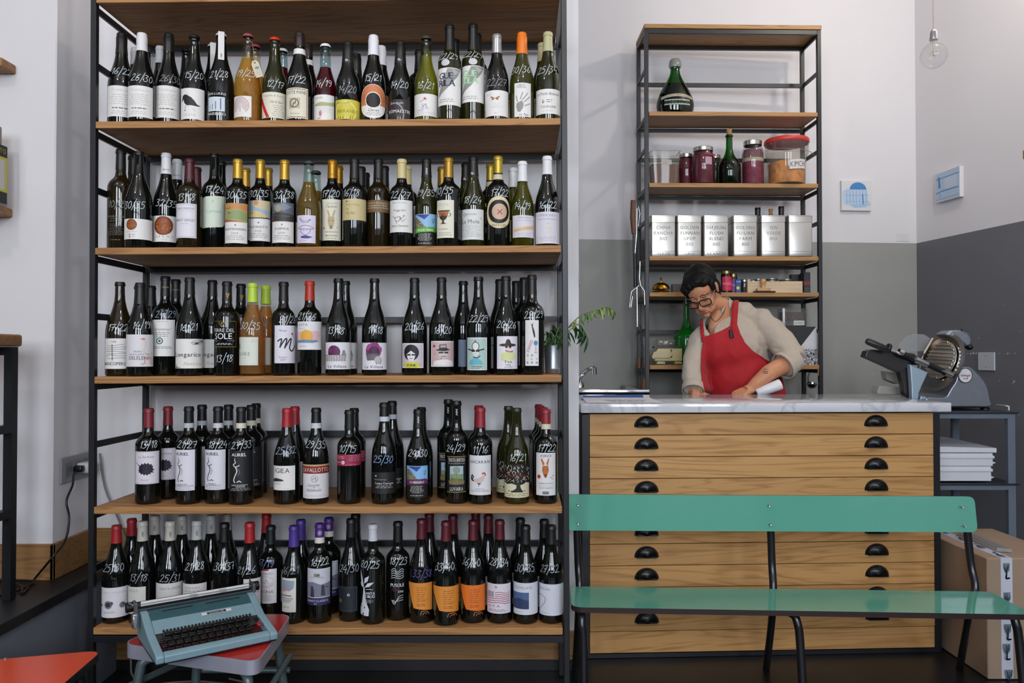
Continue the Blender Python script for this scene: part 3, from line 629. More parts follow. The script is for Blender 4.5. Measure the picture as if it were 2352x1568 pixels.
B(2, 1087, 361, 57, 'bg', 'o', ('#121313', 403), (1060, 1110, 480, 550, '#d9dad8'), a_mole, ('18/24', 1085, 458), 'black capped olive bottle with a pale grey label', extra=('q', 1090, 394))
RR(1070, 1, '')
def a_ring(A):
    A.c(.5, .5, .5, '#d8c9a0', ry=.5 * A.h / A.w, n=30); A.c(.5, .48, .4, '#0a0a0a', n=26); A.c(.52, .48, .27, '#c9ab94', n=20); A.l([(.45, .42), (.52, .5), (.6, .42)], .03, '#a8383a'); A.l([(.45, .56), (.52, .48), (.6, .56)], .03, '#a8383a')
    A.t('CASETINE', .5, .12, .06, '#efe8d2', mw=.5); A.t('SANTA LUISA', .5, .94, .07, '#2a2618', mw=.56)
B(2, 1144, 360, 55, 'bx', 'k', ('#bca23e', 397), (1119, 1171, 450, 524, None), a_ring, ('17/22', 1149, 442), 'gold capped bottle with a large cream ring label', extra=('band', '#c9c2a0', 397, 409))
RR(1127, 1, '')
def a_abbia(A, lo=0):
    A.t('abbia nova' if lo else 'abbia nòva', .5, .14, .09, '#8a8890', mw=.9, gap=.2); A.t('Passerina del Frusinate', .5, .25, .045, '#7d7b84', mw=.92, gap=.25)
    if lo: A.p([(.05, .6), (1, .42), (1, .6), (.06, .75)], '#d8b98c'); A.t('SENZA VANDALISMI', .52, .64, .07, '#c0925a', mw=.85, rot=-.2)
    else: A.r(.42, .48, .62, .51, '#dccdb8'); A.r(.47, .52, .57, .66, '#dccdb8'); A.t('2017', .5, .4, .04, '#aaaaaa')
    A.g(.15, .85, .78, .94, 3, '#a5a3ac', .006)
B(2, 1200, 372, 54, 'bg', 'ol', ('#dfdfe2', 416), (1178, 1226, 494, 545, '#d3d0da'), lambda A: a_abbia(A, 1), ('14/19', 1200, 472), 'white capped yellow-green bottle with a lilac label')
RR(1179, 1, '')
B(2, 1257, 360, 57, 'bg', 'k', ('#dfdfe2', 400), (1231, 1287, 486, 559, '#d3d0da'), a_abbia, ('16/22', 1259, 470), 'white capped black bottle with a lilac label, by right post')
# ---- row 3
def a_perso(A):
    A.t('i VINI', .35, .14, .06, '#333333', sl=.3, mw=.4); rn = random.Random(2)
    for k in range(7):
        v = .22 + k * .07; A.l([(.08 + rn.uniform(0, .1), v), (.3, v + rn.uniform(-.03, .03)), (.5, v), (.68 + rn.uniform(0, .1), v + rn.uniform(-.03, .03))], .01, '#333333', sm=3)
    A.l([(.34, .2), (.35, .72)], .02, '#222222'); A.t('BIANCOPERSO', .42, .88, .1, '#222222', mw=.82, gap=.1); A.g(.88, .95, .08, .7, 9, '#888888', .004)
B(3, 260, 648, 61, 'bg', 'b', ('#0e0f0e', 660, 'crown'), (229, 286, 777, 847, W_), a_perso, ('17/22', 256, 752), 'brown-green bottle with a scribbled line drawing label')
RR(294, 1, '')
def a_oca(A):
    O = '#cf8a70'; A.p([(.5, .14), (.6, .1), (.66, .14), (.62, .18)], O); A.l([(.64, .16), (.66, .35), (.6, .5), (.72, .62), (.95, .55)], .015, '#d8b0a4', sm=3); A.l([(.64, .7), (.64, .9), (.54, .93)], .025, O); A.l([(.84, .7), (.84, .9), (.9, .92)], .025, O)
    A.t('PRIMO', .45, .56, .055, '#6b6970', gap=.2); A.t('GRECHETTO', .48, .65, .055, '#6b6970', gap=.45, mw=.7); A.t('DELÈLENA', .5, .78, .1, '#4a4a55', gap=.1, mw=.76)
B(3, 321, 650, 58, 'bg', 'k', ('#121312', 698), (292, 350, 768, 842, '#dcd9dc'), a_oca, ('14/19', 326, 746), 'black capped bottle with an orange-beaked goose label')
RR(346, 1, '')
def a_greco(A): A.t("'Grecomusc'", .5, .29, .06, '#3f5a50', sl=.35, mw=.85); A.g(.1, .9, .02, .08, 1, '#888888', .005); A.c(.42, .58, .13, '#2f6a52'); A.c(.42, .58, .09, '#dfe2dd'); A.c(.42, .58, .05, '#2f6a52'); A.g(.15, .85, .33, .48, 3, '#77797a', .007); A.g(.1, .9, .72, .8, 2, '#77797a', .007); A.l([(.02, .96), (.08, .84), (.14, .9), (.08, .98)], .02, '#444444', sm=3)
B(3, 379, 635, 57, 'bx', 'k', ('#121313', 680), (352, 399, 734, 818, W_), a_greco, ('24/29', 381, 721, '#8fa0b8'), 'tall black capped bottle with a green round emblem label', extra=('captxt', 'Lonardo', 381, 658))
RR(403, 1, '')
def a_longa(A):
    rn = random.Random(6)
    for k in range(12): A.l([(.98, .02 + rn.uniform(0, .1)), (.98 - rn.uniform(.15, .45), rn.uniform(.0, .28))], .012, rn.choice(['#333333', '#777770', '#999990']))
    for k in range(8): A.l([(0, .8 + rn.uniform(0, .18)), (rn.uniform(.05, .3), .98)], .012, '#77756d')
    A.c(.72, .16, .05, '#333333', ry=.025); A.t('Longarico', .46, .6, .14, '#1c1c1c', mw=.92, gap=.18); A.t('Nostrale', .62, .88, .1, '#c6bd90', sl=.2, mw=.62, gap=.2)
B(3, 435, 638, 60, 'bg', 'k', ('#121313', 676), (401, 463, 778, 846, W_), a_longa, ('16/21', 433, 751), 'bottle with black lettering and grey twigs on its label')
RR(487, 1, 'second')
def a_sole(A):
    G = '#a8863e'; A.r(.02, 0, .95, .012, G); A.r(.02, .985, .95, 1, G); A.l([(.95, 0), (.95, 1)], .008, G); A.p([(.28, .06), (.56, .06), (.42, .25)], G); 
    for u, v in ((.36, .1), (.48, .1), (.42, .15)): A.c(u, v, .04, '#1a1610', n=8)
    A.t('TERRE DEL', .45, .42, .13, '#dcdcdc', mw=.88, gap=.1); A.t('SOLE', .45, .69, .22, '#f0f0f0', mw=.9, gap=.1); A.l([(.05, .76), (.3, .76)], .01, '#aaaaaa'); A.l([(.6, .76), (.88, .76)], .01, '#aaaaaa'); A.g(.2, .8, .84, .92, 2, '#aaaaaa', .012)
B(3, 521, 647, 56, 'bx', 'k', ('#111212', 691), (494, 542, 737, 797, None), a_sole, ('13/18', 515, 823), 'black bottle printed in white capitals between gold lines', extra=('grape', 522, 679))
RR(553, 1, '')
def a_vike(A): A.frame(.05, .008, '#a8b0a0'); A.r(-.02 + .02, .22, .13, .42, '#5f9a78'); A.t('SAVIKE', .3, .66, .13, '#77847a', mw=.7); A.g(.05, .6, .72, .78, 1, '#b0b5a8', .006); A.g(.7, .95, .06, .2, 3, '#b0b5a8', .006)
B(3, 580, 651, 59, 'bg', 'pk', ('#b4d23c', 694), (550, 592, 774, 839, '#d8dcd0'), a_vike, ('30/35', 573, 748), 'lime green capped clear bottle of peach coloured wine')
RR(610, 1, '')
def a_margo(A): A.t('Margò', .35, .16, .05, '#222222', mw=.4); A.l([(.15, .42), (.28, .36), (.3, .4), (.24, .58)], .05, '#141414', sm=4); A.l([(.24, .58), (.4, .4), (.48, .35), (.5, .4), (.42, .6)], .05, '#141414', sm=4); A.l([(.42, .6), (.6, .4), (.68, .35), (.68, .42), (.62, .6), (.72, .68), (.85, .6), (.95, .52)], .05, '#141414', sm=4); A.c(.74, .22, .04, '#a01828'); A.l([(.76, .22), (.78, .3)], .02, '#a01828'); A.t('Rosato', .36, .86, .045, '#b06a78', mw=.5); A.t('2017', .36, .94, .055, '#b06a78', mw=.4)
B(3, 651, 648, 54, 'bx', 'k', ('#121313', 691), (632, 678, 747, 834, '#dcdbe4'), a_margo, ('21/26', 664, 733), 'black capped bottle with a bold brushed letter label')
def a_sun(A): A.t('aVITA', .28, .16, .09, '#55535c', mw=.34); A.t('Rosato', .26, .27, .05, '#99979f', mw=.3); A.p([(.0, .4), (.3, .34), (.8, .34), (.85, .5), (.8, .68), (0, .7)], '#dfb8bc'); A.c(.4, .52, .2, '#dfa83c', n=22); A.p([(0, .68), (.3, .64), (.7, .66), (.82, .7), (.6, .76), (.2, .75), (0, .76)], '#6d8aa8'); A.t('CALABRIA', .28, .9, .04, '#9a98a0'); A.g(.9, .97, .1, .9, 9, '#aaaaaa', .004)
B(3, 711, 646, 55, 'bx', 'k', ('#ac2f1c', 690), (684, 738, 738, 803, '#dfdde0'), a_sun, ('21/26', 704, 726), 'red capped bottle with a sunrise painting label')
def a_vill(A, k=0):
    M1 = '#7d2a68'
    if k == 0:
        A.c(.36, .36, .2, '#5a1f50', n=14); A.c(.24, .3, .07, M1); A.r(.0, .46, .76, .48, '#555555')
        A.p([(.02, .48), (.76, .48), (.72, .7), (.08, .7)], '#c9c7c6')
        for q in range(9): A.l([(.06 + q * .08, .49), (.08 + q * .075, .7)], .012, '#77757a')
        for q in range(4): A.l([(.04, .52 + q * .05), (.74, .52 + q * .05)], .008, '#77757a')
        A.c(.66, .42, .06, '#8a888a'); A.c(.66, .33, .035, '#77757a')
    else:
        A.c(.45, .3, .25, M1, n=16); A.c(.35, .18, .12, '#a04a8a'); A.c(.5, .12, .12, M1); A.c(.6, .26, .12, '#a04a8a'); A.c(.47, .33, .17, '#4a1844'); A.p([(.2, .4), (.64, .4), (.6, .64), (.26, .66)], '#55535a')
        for q in range(5): A.l([(.22, .44 + q * .045), (.62, .44 + q * .045)], .008, '#99979c')
        A.c(.6, .64, .12, '#b5b3b5'); A.l([(.54, .7), (.54, .8)], .015, '#77757a'); A.l([(.66, .7), (.66, .8)], .015, '#77757a')
    A.t('La Villana', .46, .94, .1, '#2a2a2a', mw=.72, gap=.3, sl=.15)
B(3, 777, 640, 58, 'bg', 'k', ('#090a0a', 652, 'crown'), (747, 806, 786, 848, '#dddce2'), a_vill, ('13/18', 771, 759), 'bottle with a wicker basket of purple grapes on the label')
RR(793, 1, '')
B(3, 860, 640, 58, 'bg', 'k', ('#090a0a', 652, 'crown'), (833, 889, 787, 849, '#dddce2'), lambda A: a_vill(A, 1), ('11/18', 863, 758), 'bottle with purple grapes and a sheep on the label')
def a_afro(A):
    A.frame(.01, .02, '#e6e6e6'); A.r(.04, .04, .96, .96, '#c9bcc9'); A.c(.47, .38, .32, '#141414', n=24); A.p([(.28, .45), (.47, .3), (.66, .45), (.6, .64), (.54, .72), (.4, .72), (.34, .64)], '#dededc'); A.r(.3, .44, .46, .5, '#141414'); A.r(.5, .44, .66, .5, '#141414'); A.l([(.42, .62), (.54, .62)], .02, '#222222'); A.l([(.42, .7), (.4, .8)], .05, '#d0d0ce'); A.l([(.55, .7), (.57, .8)], .05, '#d0d0ce'); A.c(.5, .88, .36, '#c8c83a', ry=.12, n=20); A.t('FUNK', .5, .94, .1, '#141414', mw=.5, bold=.04)
B(3, 952, 639, 59, 'bg', 'k', ('#111212', 678), (925, 972, 788, 845, '#e0dfe0'), a_afro, ('20/26', 953, 749), 'bottle whose label shows a face with big round black hair')
def a_hat1(A):
    A.frame(.01, .02, '#e6e6e6'); A.r(.04, .04, .96, .96, '#c5abac'); A.c(.15, .2, .05, '#a03038'); A.t('V', .3, .82, .12, '#a03038'); A.t('T', .2, .55, .08, '#a03038'); A.c(.78, .8, .04, '#a03038')
    A.p([(.2, .36), (.35, .3), (.36, .14), (.6, .12), (.64, .3), (.78, .34), (.5, .4)], '#222222'); A.p([(.38, .26), (.4, .16), (.58, .15), (.62, .26)], '#a5a09c'); A.p([(.32, .4), (.68, .4), (.64, .62), (.5, .68), (.36, .62)], '#c9bfb8'); A.r(.33, .42, .5, .48, '#1a1a1a'); A.r(.53, .42, .68, .48, '#1a1a1a'); A.l([(.42, .6), (.58, .6)], .02, '#222222'); A.l([(.42, .66), (.42, .72)], .02, '#222222'); A.p([(.12, .95), (.16, .78), (.4, .72), (.65, .72), (.88, .78), (.92, .95)], '#e2dede')
B(3, 1014, 638, 58, 'bg', 'k', ('#111212', 678), (991, 1041, 783, 842, '#e0dfe0'), a_hat1, ('16/20', 1018, 758), 'bottle whose pinkish label shows a man in a hat')
REAR.append(dict(own=1, row=3, x=1064, yt=646, kind='bg', glass='k', cap=('#0d0e0e', 660, 'crown'), rank=1, desc='bottle with a plain slate blue label, standing further back', lab=(1053, 1084, 780, 842, '#6f7f98')))
def a_ter(A):
    A.frame(.01, .02, '#e6e6e6'); A.r(.04, .03, .96, .97, '#a9c6bf'); A.c(.45, .12, .05, '#c05058'); A.c(.46, .35, .4, '#191919', ry=.09); A.c(.46, .33, .36, '#a9c6bf', ry=.06); A.c(.46, .27, .17, '#191919', ry=.2); A.c(.46, .27, .14, '#dfe3e0', ry=.17); A.p([(.3, .38), (.62, .38), (.6, .5), (.48, .6), (.34, .5)], '#e2e0da'); A.r(.28, .38, .44, .44, '#191919'); A.r(.48, .38, .64, .44, '#191919'); A.l([(.42, .5), (.5, .5)], .015, '#222222'); A.l([(.36, .6), (.55, .62), (.66, .56)], .04, '#222222', sm=3)
    A.p([(.14, .82), (.24, .68), (.4, .64), (.56, .64), (.7, .7), (.8, .82)], '#5fb0c4'); A.t('Teresa', .5, .91, .06, '#191919', mw=.75, gap=.35, bold=.04); A.t('LA GRANDE', .46, .96, .03, '#222222', mw=.5)
B(3, 1099, 636, 59, 'bg', 'k', ('#090a0a', 650, 'crown'), (1074, 1118, 775, 850, '#e0dfe0'), a_ter, ('22/29', 1101, 731), 'bottle whose teal label shows a woman in sun hat')
def a_ton(A):
    A.c(.5, .27, .38, '#3a2a26', ry=.07); A.p([(.36, .28), (.42, .12), (.5, .08), (.58, .12), (.66, .28)], '#3a2a26'); A.p([(.36, .3), (.64, .3), (.6, .4), (.5, .45), (.4, .4)], '#dcd3cf'); A.c(.43, .32, .06, '#161616', n=10); A.c(.58, .32, .06, '#161616', n=10); A.l([(.4, .44), (.55, .48), (.7, .46)], .05, '#b0485a', sm=3); A.p([(.2, .74), (.22, .52), (.4, .48), (.7, .5), (.84, .54), (.86, .66), (.6, .76)], '#d2d89a'); A.t('Ton', .5, .82, .07, '#191919', mw=.6, gap=.5, bold=.05); A.t('ina', .5, .9, .06, '#191919', mw=.6, gap=.6, bold=.05); A.l([(.35, .95), (.7, .94)], .015, '#191919')
B(3, 1162, 635, 59, 'bg', 'k', ('#121313', 678), (1142, 1188, 772, 847, '#e0dde6'), a_ton, ('20/26', 1165, 745), 'bottle whose white label shows a figure in a brown hat')
RR(1148, 1, '')
REAR.append(dict(own=1, row=3, x=1186, yt=646, kind='bg', glass='k', cap=('#0f1010', 684), rank=1.1, desc='black capped bottle at the back, left of the fish labelled bottle'))
def a_sali(A):
    A.p([(.42, .06), (.5, .1), (.6, .04), (.55, .13), (.68, .24), (.74, .36), (.66, .39), (.56, .28), (.48, .14)], '#222222'); 
    for s in (0, .13): A.l([(.12 + s, .7), (.42 + s, .44)], .025, '#b04a40')
    for q in range(8): A.l([(.15 + q * .037, .68 - q * .032), (.27 + q * .037, .68 - q * .032)], .02, '#b04a40')
    A.c(.76, .5, .15, '#5a88b0', ry=.17, n=14); A.l([(.76, .56), (.76, .7)], .025, '#5a88b0'); A.l([(.66, .71), (.86, .71)], .025, '#5a88b0')
    for tx, u, v in (('S', .2, .79), ('A', .5, .79), ('L', .5, .87), ('I', .84, .87), ('R', .2, .95), ('A', .5, .95), ('N', .84, .95)): A.t(tx, u, v, .045, '#222222')
B(3, 1222, 632, 57, 'bx', 'k', ('#131414', 676), (1207, 1237, 735, 840, '#dddcdc'), a_sali, ('22/29', 1228, 722), 'black capped bottle, tall label with fish, ladder and glass')
RR(1204, 1, '')
# ---- row 4
MR = '#7a222c'
def a_zerb(A):
    A.frame(.035, .01, '#2a2a38'); A.t('La Zerbona', .5, .2, .07, '#8a5a60', mw=.55, sl=.1); rn = random.Random(9)
    A.p([(.5 + (.32 if k % 2 else .25) * (1 + rn.uniform(-.12, .1)) * math.cos(k * .2), .54 + (.2 if k % 2 else .155) * math.sin(k * .2)) for k in range(31)], '#1d1828'); A.l([(.1, .34), (.2, .4), (.28, .46)], .02, '#1d1828'); A.t('Rosso', .46, .9, .06, '#a8888c', mw=.35, sl=.2)
B(4, 343, 938, 57, 'bx', 'k', (MR, 982), (316, 365, 1037, 1112, '#dcd6e0'), a_zerb, ('13/18', 344, 1021), 'maroon capped bottle with a dark leaf on white label')
RR(387, 1, '')
def a_auriel(A, tx=('GRIGNOLINO', 'DEL MONFERRATO CASALESE'), c='#23232c'):
    A.t('AURIEL', .42, .14, .075, c, mw=.62, bold=.03); A.c(.28, .19, .025, '#999999')
    A.l([(.27, .22), (.3, .3), (.22, .34), (.3, .4), (.44, .36)], .03, c, sm=3); A.l([(.3, .4), (.36, .5), (.3, .6), (.24, .72), (.28, .78)], .035, c, sm=3); A.l([(.36, .42), (.46, .52), (.38, .62)], .02, '#77757c', sm=3); A.l([(.36, .77), (.44, .74), (.5, .77)], .03, c)
    A.t(tx[0], .45, .86, .03, c, mw=.6); A.t(tx[1], .48, .9, .03, c, mw=.9); A.g(.1, .85, .91, .98, 2, '#8a8890' if c != '#e6e6e6' else '#bbbbbb', .005)
B(4, 435, 934, 57, 'bx', 'k', ('#121315', 973), (406, 448, 1033, 1127, '#dddbe4'), a_auriel, ('21/27', 431, 1021), 'white figure-drawing label bottle right of the leaf labels', extra=('band', '#b9bcc2', 974, 985))
RR(465, 1, '')
B(4, 502, 934, 57, 'bx', 'k', ('#121315', 973), (474, 518, 1033, 1125, '#dddbe4'), lambda A: a_auriel(A, ('BARBERA', 'DEL MONFERRATO')), ('18/24', 502, 1021), 'white figure-drawing label bottle beside the black labelled one', extra=('band', '#c9ccd2', 974, 985))
RR(526, 1, '')
B(4, 555, 935, 57, 'bx', 'k', ('#121315', 973), (530, 580, 1035, 1129, '#17171a'), lambda A: a_auriel(A, ('BARBERA DEL MONFERRATO', 'SUPERIORE'), '#e6e6e6'), ('27/33', 557, 1022), 'bottle with a white figure drawing on black label', extra=('band', '#d9d4bc', 974, 986))
RR(578, 1, ''); RR(589, 2, '')
def a_igiea(A): A.t('IGIEA', .46, .29, .19, '#2a2226', mw=.88); A.p([(.02, .56), (.2, .5), (.35, .52), (.5, .56), (.56, .62), (.02, .66)], '#33312e'); A.g(.05, .5, .68, .78, 2, '#8a8884', .008, 'l'); A.g(.45, .9, .9, .96, 1, '#aaaaaa', .006)
B(4, 660, 938, 59, 'bg', 'k', ('#a3202a', 981), (631, 678, 1070, 1126, W_), a_igiea, ('25/32', 658, 1035, '#9fb0c8'), 'red capped bottle, white label with serif capitals', dy=0)
RR(678, 1, '')
def a_caval(A): A.r(0, 0, 1, .05, '#c0a070'); A.r(0, .05, 1, .27, '#83261f'); A.t('CAVALLOTTO', .47, .22, .12, '#e6e0d8', mw=.9); A.c(.46, .42, .11, '#b5b2ae'); A.c(.46, .42, .08, '#d9d7d4'); A.l([(.4, .44), (.48, .38), (.5, .48)], .02, '#77757a', sm=2); A.t('Langhe', .42, .64, .08, '#66646a', sl=.5, mw=.45); A.g(.2, .7, .66, .7, 1, '#aaaaaa', .005); A.t('Nebbiolo', .42, .79, .08, '#66646a', sl=.5, mw=.5); A.g(.1, .9, .88, .96, 2, '#b5b3b5', .005)
B(4, 727, 937, 59, 'bg', 'k', ('#101113', 973), (698, 756, 1067, 1145, '#dbd9de'), a_caval, ('29/35', 727, 1022), 'bottle with a dark red band across its white label', extra=('band', '#c6cad0', 974, 986))
B(4, 803, 942, 55, 'bx', 'k', ('#131414', 985), (776, 831, 1044, 1070, '#982b48'), lambda A: (A.g(.02, .4, .1, .4, 2, '#d09aa8', .03), A.g(.45, .98, .02, .6, 4, '#c58a9a', .02), A.c(.3, .7, .06, '#e0c0c8'), A.t('Rosso', .12, .75, .14, '#e0c0c8', mw=.3), A.g(.1, .9, .85, .95, 1, '#c58a9a', .02)), ('10/15', 799, 1031), 'bottle with a narrow raspberry red label band')
RR(814, 1, '')
B(4, 883, 925, 58, 'bg', 'k', ('#121314', 958), (856, 910, 1085, 1134, '#1b1a1b'), lambda A: (A.p([(.18, .14), (.26, .14), (.22, .22)], '#d0d0d0'), A.t('Castello di Stefanago', .36, .36, .06, '#a8a6a4', mw=.42), A.t('Campo Castagna', .5, .56, .1, '#e0dedc', mw=.62), A.g(.2, .8, .6, .75, 2, '#b0aeac', .014)), ('25/30', 881, 1055, '#8fb0d8'), 'bottle with small white print on a black label', extra=('band', '#c3c9d2', 959, 970))
RR(901, 1, '')
B(4, 961, 940, 57, 'bg', 'k', ('#111111', 982), (936, 982, 1070, 1143, '#141313'), lambda A: a_cinque(A, '#5f2a5c', 'U NEIGRU', '#7fb4e0'), ('24/30', 961, 1041), 'bottle with a blue picture label and purple banner', extra=('logo', 960, 966), key='neig')
RR(968, 1, '')
def a_anf(A):
    G = '#a8893e'; A.r(0, 0, 1, .015, G); A.r(0, .985, 1, 1, G); A.t('TENUTA ANFOSSO', .5, .15, .1, '#dcdad6', mw=.84, sx=.6); A.t('Rossese di Dolceacqua', .5, .21, .035, '#b5b2a8', mw=.9); A.r(.18, .27, .82, .72, '#b5c4c0'); A.r(.2, .28, .8, .5, '#9fbccc'); A.r(.2, .5, .8, .71, '#55704a'); A.p([(.2, .52), (.45, .46), (.8, .54), (.8, .62), (.2, .6)], '#7f9060'); A.l([(.5, .7), (.5, .45)], .04, '#77705a'); A.c(.5, .38, .17, '#8a907a', n=9); A.p([(.1, .68), (.9, .68), (.84, .78), (.16, .78)], '#7d6c42'); A.t('LUVAIRA', .5, .95, .1, '#dcdad6', mw=.62, sx=.6)
B(4, 1049, 921, 54, 'bx', 'k', ('#0e0f0f', 935, 'crown'), (1028, 1070, 1048, 1131, '#100f0e'), a_anf, ('24/29', 1047, 1029), 'bottle with a tree picture on gold-edged black label', extra=('logo', 1047, 948))
RR(1030, 1, '')
def a_anca(A):
    A.t('ANCARANI', .5, .2, .075, '#3a2a22', mw=.86, bold=.02, gap=.3); A.l([(.22, .6), (.16, .54), (.2, .5), (.26, .56)], .05, '#1c2430', sm=3); A.l([(.26, .64), (.18, .62), (.14, .56)], .05, '#1c2430', sm=3); A.p([(.28, .6), (.44, .58), (.6, .52), (.64, .48), (.7, .52), (.66, .62), (.56, .7), (.42, .7), (.3, .66)], '#d0b8ae'); A.l([(.6, .46), (.68, .44), (.72, .5)], .05, '#b83a3a', sm=2); A.l([(.48, .7), (.46, .78)], .02, '#55432e'); A.p([(.38, .7), (.56, .7), (.5, .74)], '#30406a'); A.t('ROMAGNA', .5, .86, .03, '#8a888c', mw=.5); A.t('SANGIOVESE SUPERIORE', .5, .91, .03, '#8a888c', mw=.9)
B(4, 1104, 936, 55, 'bx', 'k', ('#8f2230', 982), (1079, 1127, 1046, 1137, '#dcdcde'), a_anca, ('11/16', 1104, 1033), 'red capped bottle with a rooster on its label')
RR(1100, 1, '')
def a_tree(A):
    A.r(0, 0, 1, .55, '#0e0e0c'); A.p([(0, .5), (1, .5), (1, .58), (.8, .54), (.6, .62), (.4, .56), (.2, .6), (0, .54)], '#0e0e0c'); rn = random.Random(8)
    for k in range(70):
        u, v = rn.uniform(.02, .98), rn.uniform(.02, .5); A.l([(u, v), (u + rn.uniform(-.06, .06), v + .05)], .015, '#cfcab0'); A.lay -= 1
    A.lay += 1; A.p([(.5, .55), (.58, .55), (.62, .72), (.7, .84), (.3, .84), (.48, .72)], '#141410'); A.l([(.54, .62), (.36, .56)], .03, '#141410'); A.l([(.56, .62), (.74, .56)], .03, '#141410'); A.g(.02, .98, .78, .82, 1, '#33312a', .01); A.t('JARAGORA', .47, .38, .08, '#8a2a2e', mw=.6, bold=.03); A.t('2016', .7, .47, .04, '#d8d2ba'); A.g(.05, .95, .86, .97, 2, '#8d8768', .01)
B(4, 1187, 937, 58, 'bg', 'o', ('#2c2f14', 950, 'crown'), (1159, 1216, 1067, 1143, '#d5cfae'), a_tree, ('16/21', 1190, 1051), 'bottle with a large black tree on cream label')
RR(1168, 1, '')
def a_asin(A):
    A.t('ASINOI', .5, .1, .06, '#4a4038', mw=.64, gap=.1); O = '#b5652a'
    A.p([(.38, .3), (.28, .16), (.32, .12), (.46, .26)], O); A.p([(.6, .3), (.66, .14), (.62, .12), (.52, .26)], O); A.p([(.36, .3), (.62, .3), (.64, .42), (.56, .54), (.49, .58), (.42, .54), (.34, .42)], O); A.p([(.44, .5), (.55, .5), (.53, .58), (.46, .58)], '#5e2e14'); A.c(.41, .38, .02, '#1a1008'); A.c(.57, .38, .02, '#1a1008'); A.c(.18, .56, .09, '#b8302a'); A.l([(.7, .56), (.84, .62)], .03, '#c0a040'); A.c(.84, .54, .03, '#5a78a8'); A.t('BARBERA D ASTI', .5, .73, .03, '#8a888c', mw=.7); A.t('Caruasin', .5, .84, .05, '#77757c', sl=.3, mw=.6, gap=.3); A.g(.1, .9, .68, .8, 2, '#b5b3b8', .004); A.r(.36, .9, .64, .97, '#77757c')
B(4, 1254, 940, 54, 'bx', 'k', ('#8c2430', 975), (1232, 1275, 1040, 1138, '#dddcdc'), a_asin, ('17/22', 1257, 1029), 'red capped bottle with a brown donkey head label', extra=('band', '#d2cfb4', 976, 988))
RR(1248, 1, ''); RR(1242, 2, ''); RR(1237, 3, '')
# ---- row 5
def a_amer(A): A.t('CARLO AMERIGHI', .45, .2, .06, '#a8a6ac', mw=.75, gap=.3); A.g(.2, .7, .24, .28, 1, '#c0beC4', .005); A.c(.06, .6, .04, '#66646e'); A.c(.3, .57, .12, '#77757e'); A.c(.3, .57, .07, '#33313c'); A.c(.4, .52, .05, '#55535e'); A.c(.7, .6, .09, '#77757e'); A.c(.72, .58, .05, '#55535e'); A.c(.86, .6, .025, '#55535e'); A.t('Syrah 2014', .32, .84, .05, '#8a888e', sl=.4, mw=.4)
B(5, 270, 1206, 61, 'bg', 'k', ('#9c2026', 1248), (236, 298, 1350, 1419, '#d8d6da'), a_amer, ('25/30', 262, 1306, '#a5adb8'), 'red capped bottle, label with small grey spirals, bottom left')
RR(305, 1, '')
cream = ('figure',)
B(5, 331, 1197, 60, 'bg', 'k', ('#b9b6ac', 1243), (299, 338, 1348, 1410, '#cfcec6'), lambda A: (A.g(.1, .7, .08, .2, 2, '#8a8d84', .01),), ('13/18', 322, 1327, '#a5adb8'), 'cream capped bottle just behind the typewriter carriage', extra=('fig', 331, 1231))
RR(359, 1, '')
B(5, 394, 1197, 60, 'bg', 'k', ('#b9b6ac', 1242), (362, 423, 1340, 1408, '#cfcdcb'), lambda A: (A.t('TENUTA LENZINI', .5, .22, .08, '#77756e', mw=.62),), ('25/31', 394, 1329, '#a5adb8'), 'cream capped bottle with a creased cap, behind the typewriter', extra=('fig', 406, 1231))
RR(421, 1, '')
B(5, 455, 1196, 60, 'bg', 'k', ('#b0b2b0', 1240), (424, 476, 1341, 1409, '#cfcdcb'), lambda A: (A.g(.1, .8, .08, .3, 2, '#8a8d84', .01),), ('21/28', 450, 1302), 'cream capped bottle above the middle of the typewriter', extra=('fig', 455, 1229))
RR(487, 1, '')
B(5, 518, 1201, 60, 'bg', 'k', ('#121416', 1245), None, None, ('30/37', 519, 1303), 'black capped bottle behind the typewriter')
REAR.append(dict(own=1, row=5, x=524, yt=1180, kind='bg', glass='k', cap=('#a5a59c', 1218), rank=1.2, desc='cream capped bottle hidden behind the one marked 30/37'))
B(5, 576, 1200, 58, 'bg', 'k', ('#a01f22', 1247), (563, 600, 1330, 1400, '#cfcfd2'), lambda A: (A.g(.3, .9, .1, .5, 4, '#66646e', .01),), ('21/26', 567, 1311, '#a5adb8'), 'bright red capped bottle by the typewriter carriage end')
RR(614, 1, '')
def a_pac(A): A.r(.3, 0, .62, .05, '#b0303a'); A.t('SECONDO', .45, .17, .07, '#66646a', mw=.7); A.l([(.5 + .36 * math.cos(t * .5), .38 + .17 * math.sin(t * .5)) for t in range(13)], .012, '#a86a70'); A.l([(.2, .4), (.3, .34), (.45, .42), (.5, .32), (.7, .44), (.8, .38)], .015, '#a86a70', sm=3); A.l([(.2, .46), (.5, .5), (.8, .46)], .015, '#a86a70', sm=3); A.t('PACINA', .45, .7, .09, '#a04850', mw=.9); A.g(.2, .8, .74, .92, 5, '#a09ea2', .006)
B(5, 624, 1207, 57, 'bx', 'k', ('#191d20', 1250), (598, 637, 1307, 1386, '#dbd9dc'), a_pac, ('13/19', 612, 1294, '#8a8fc0'), 'grey-black capped bottle with a red line emblem label')
def a_wc(A): A.p([(.05, .05), (.9, .08), (.85, .3), (.6, .38), (.1, .34)], '#8aa0b0'); A.p([(.05, .2), (.6, .22), (.7, .34), (.1, .4)], '#a8949e'); A.l([(.02, .5), (.7, .52)], .06, '#7a4a62'); A.l([(.02, .58), (.8, .6)], .04, '#8a6a7a'); A.p([(.05, .62), (.8, .62), (.6, .72), (.1, .7)], '#b0b5b8'); A.t('PIANIROSSI', .35, .87, .03, '#777777', mw=.5)
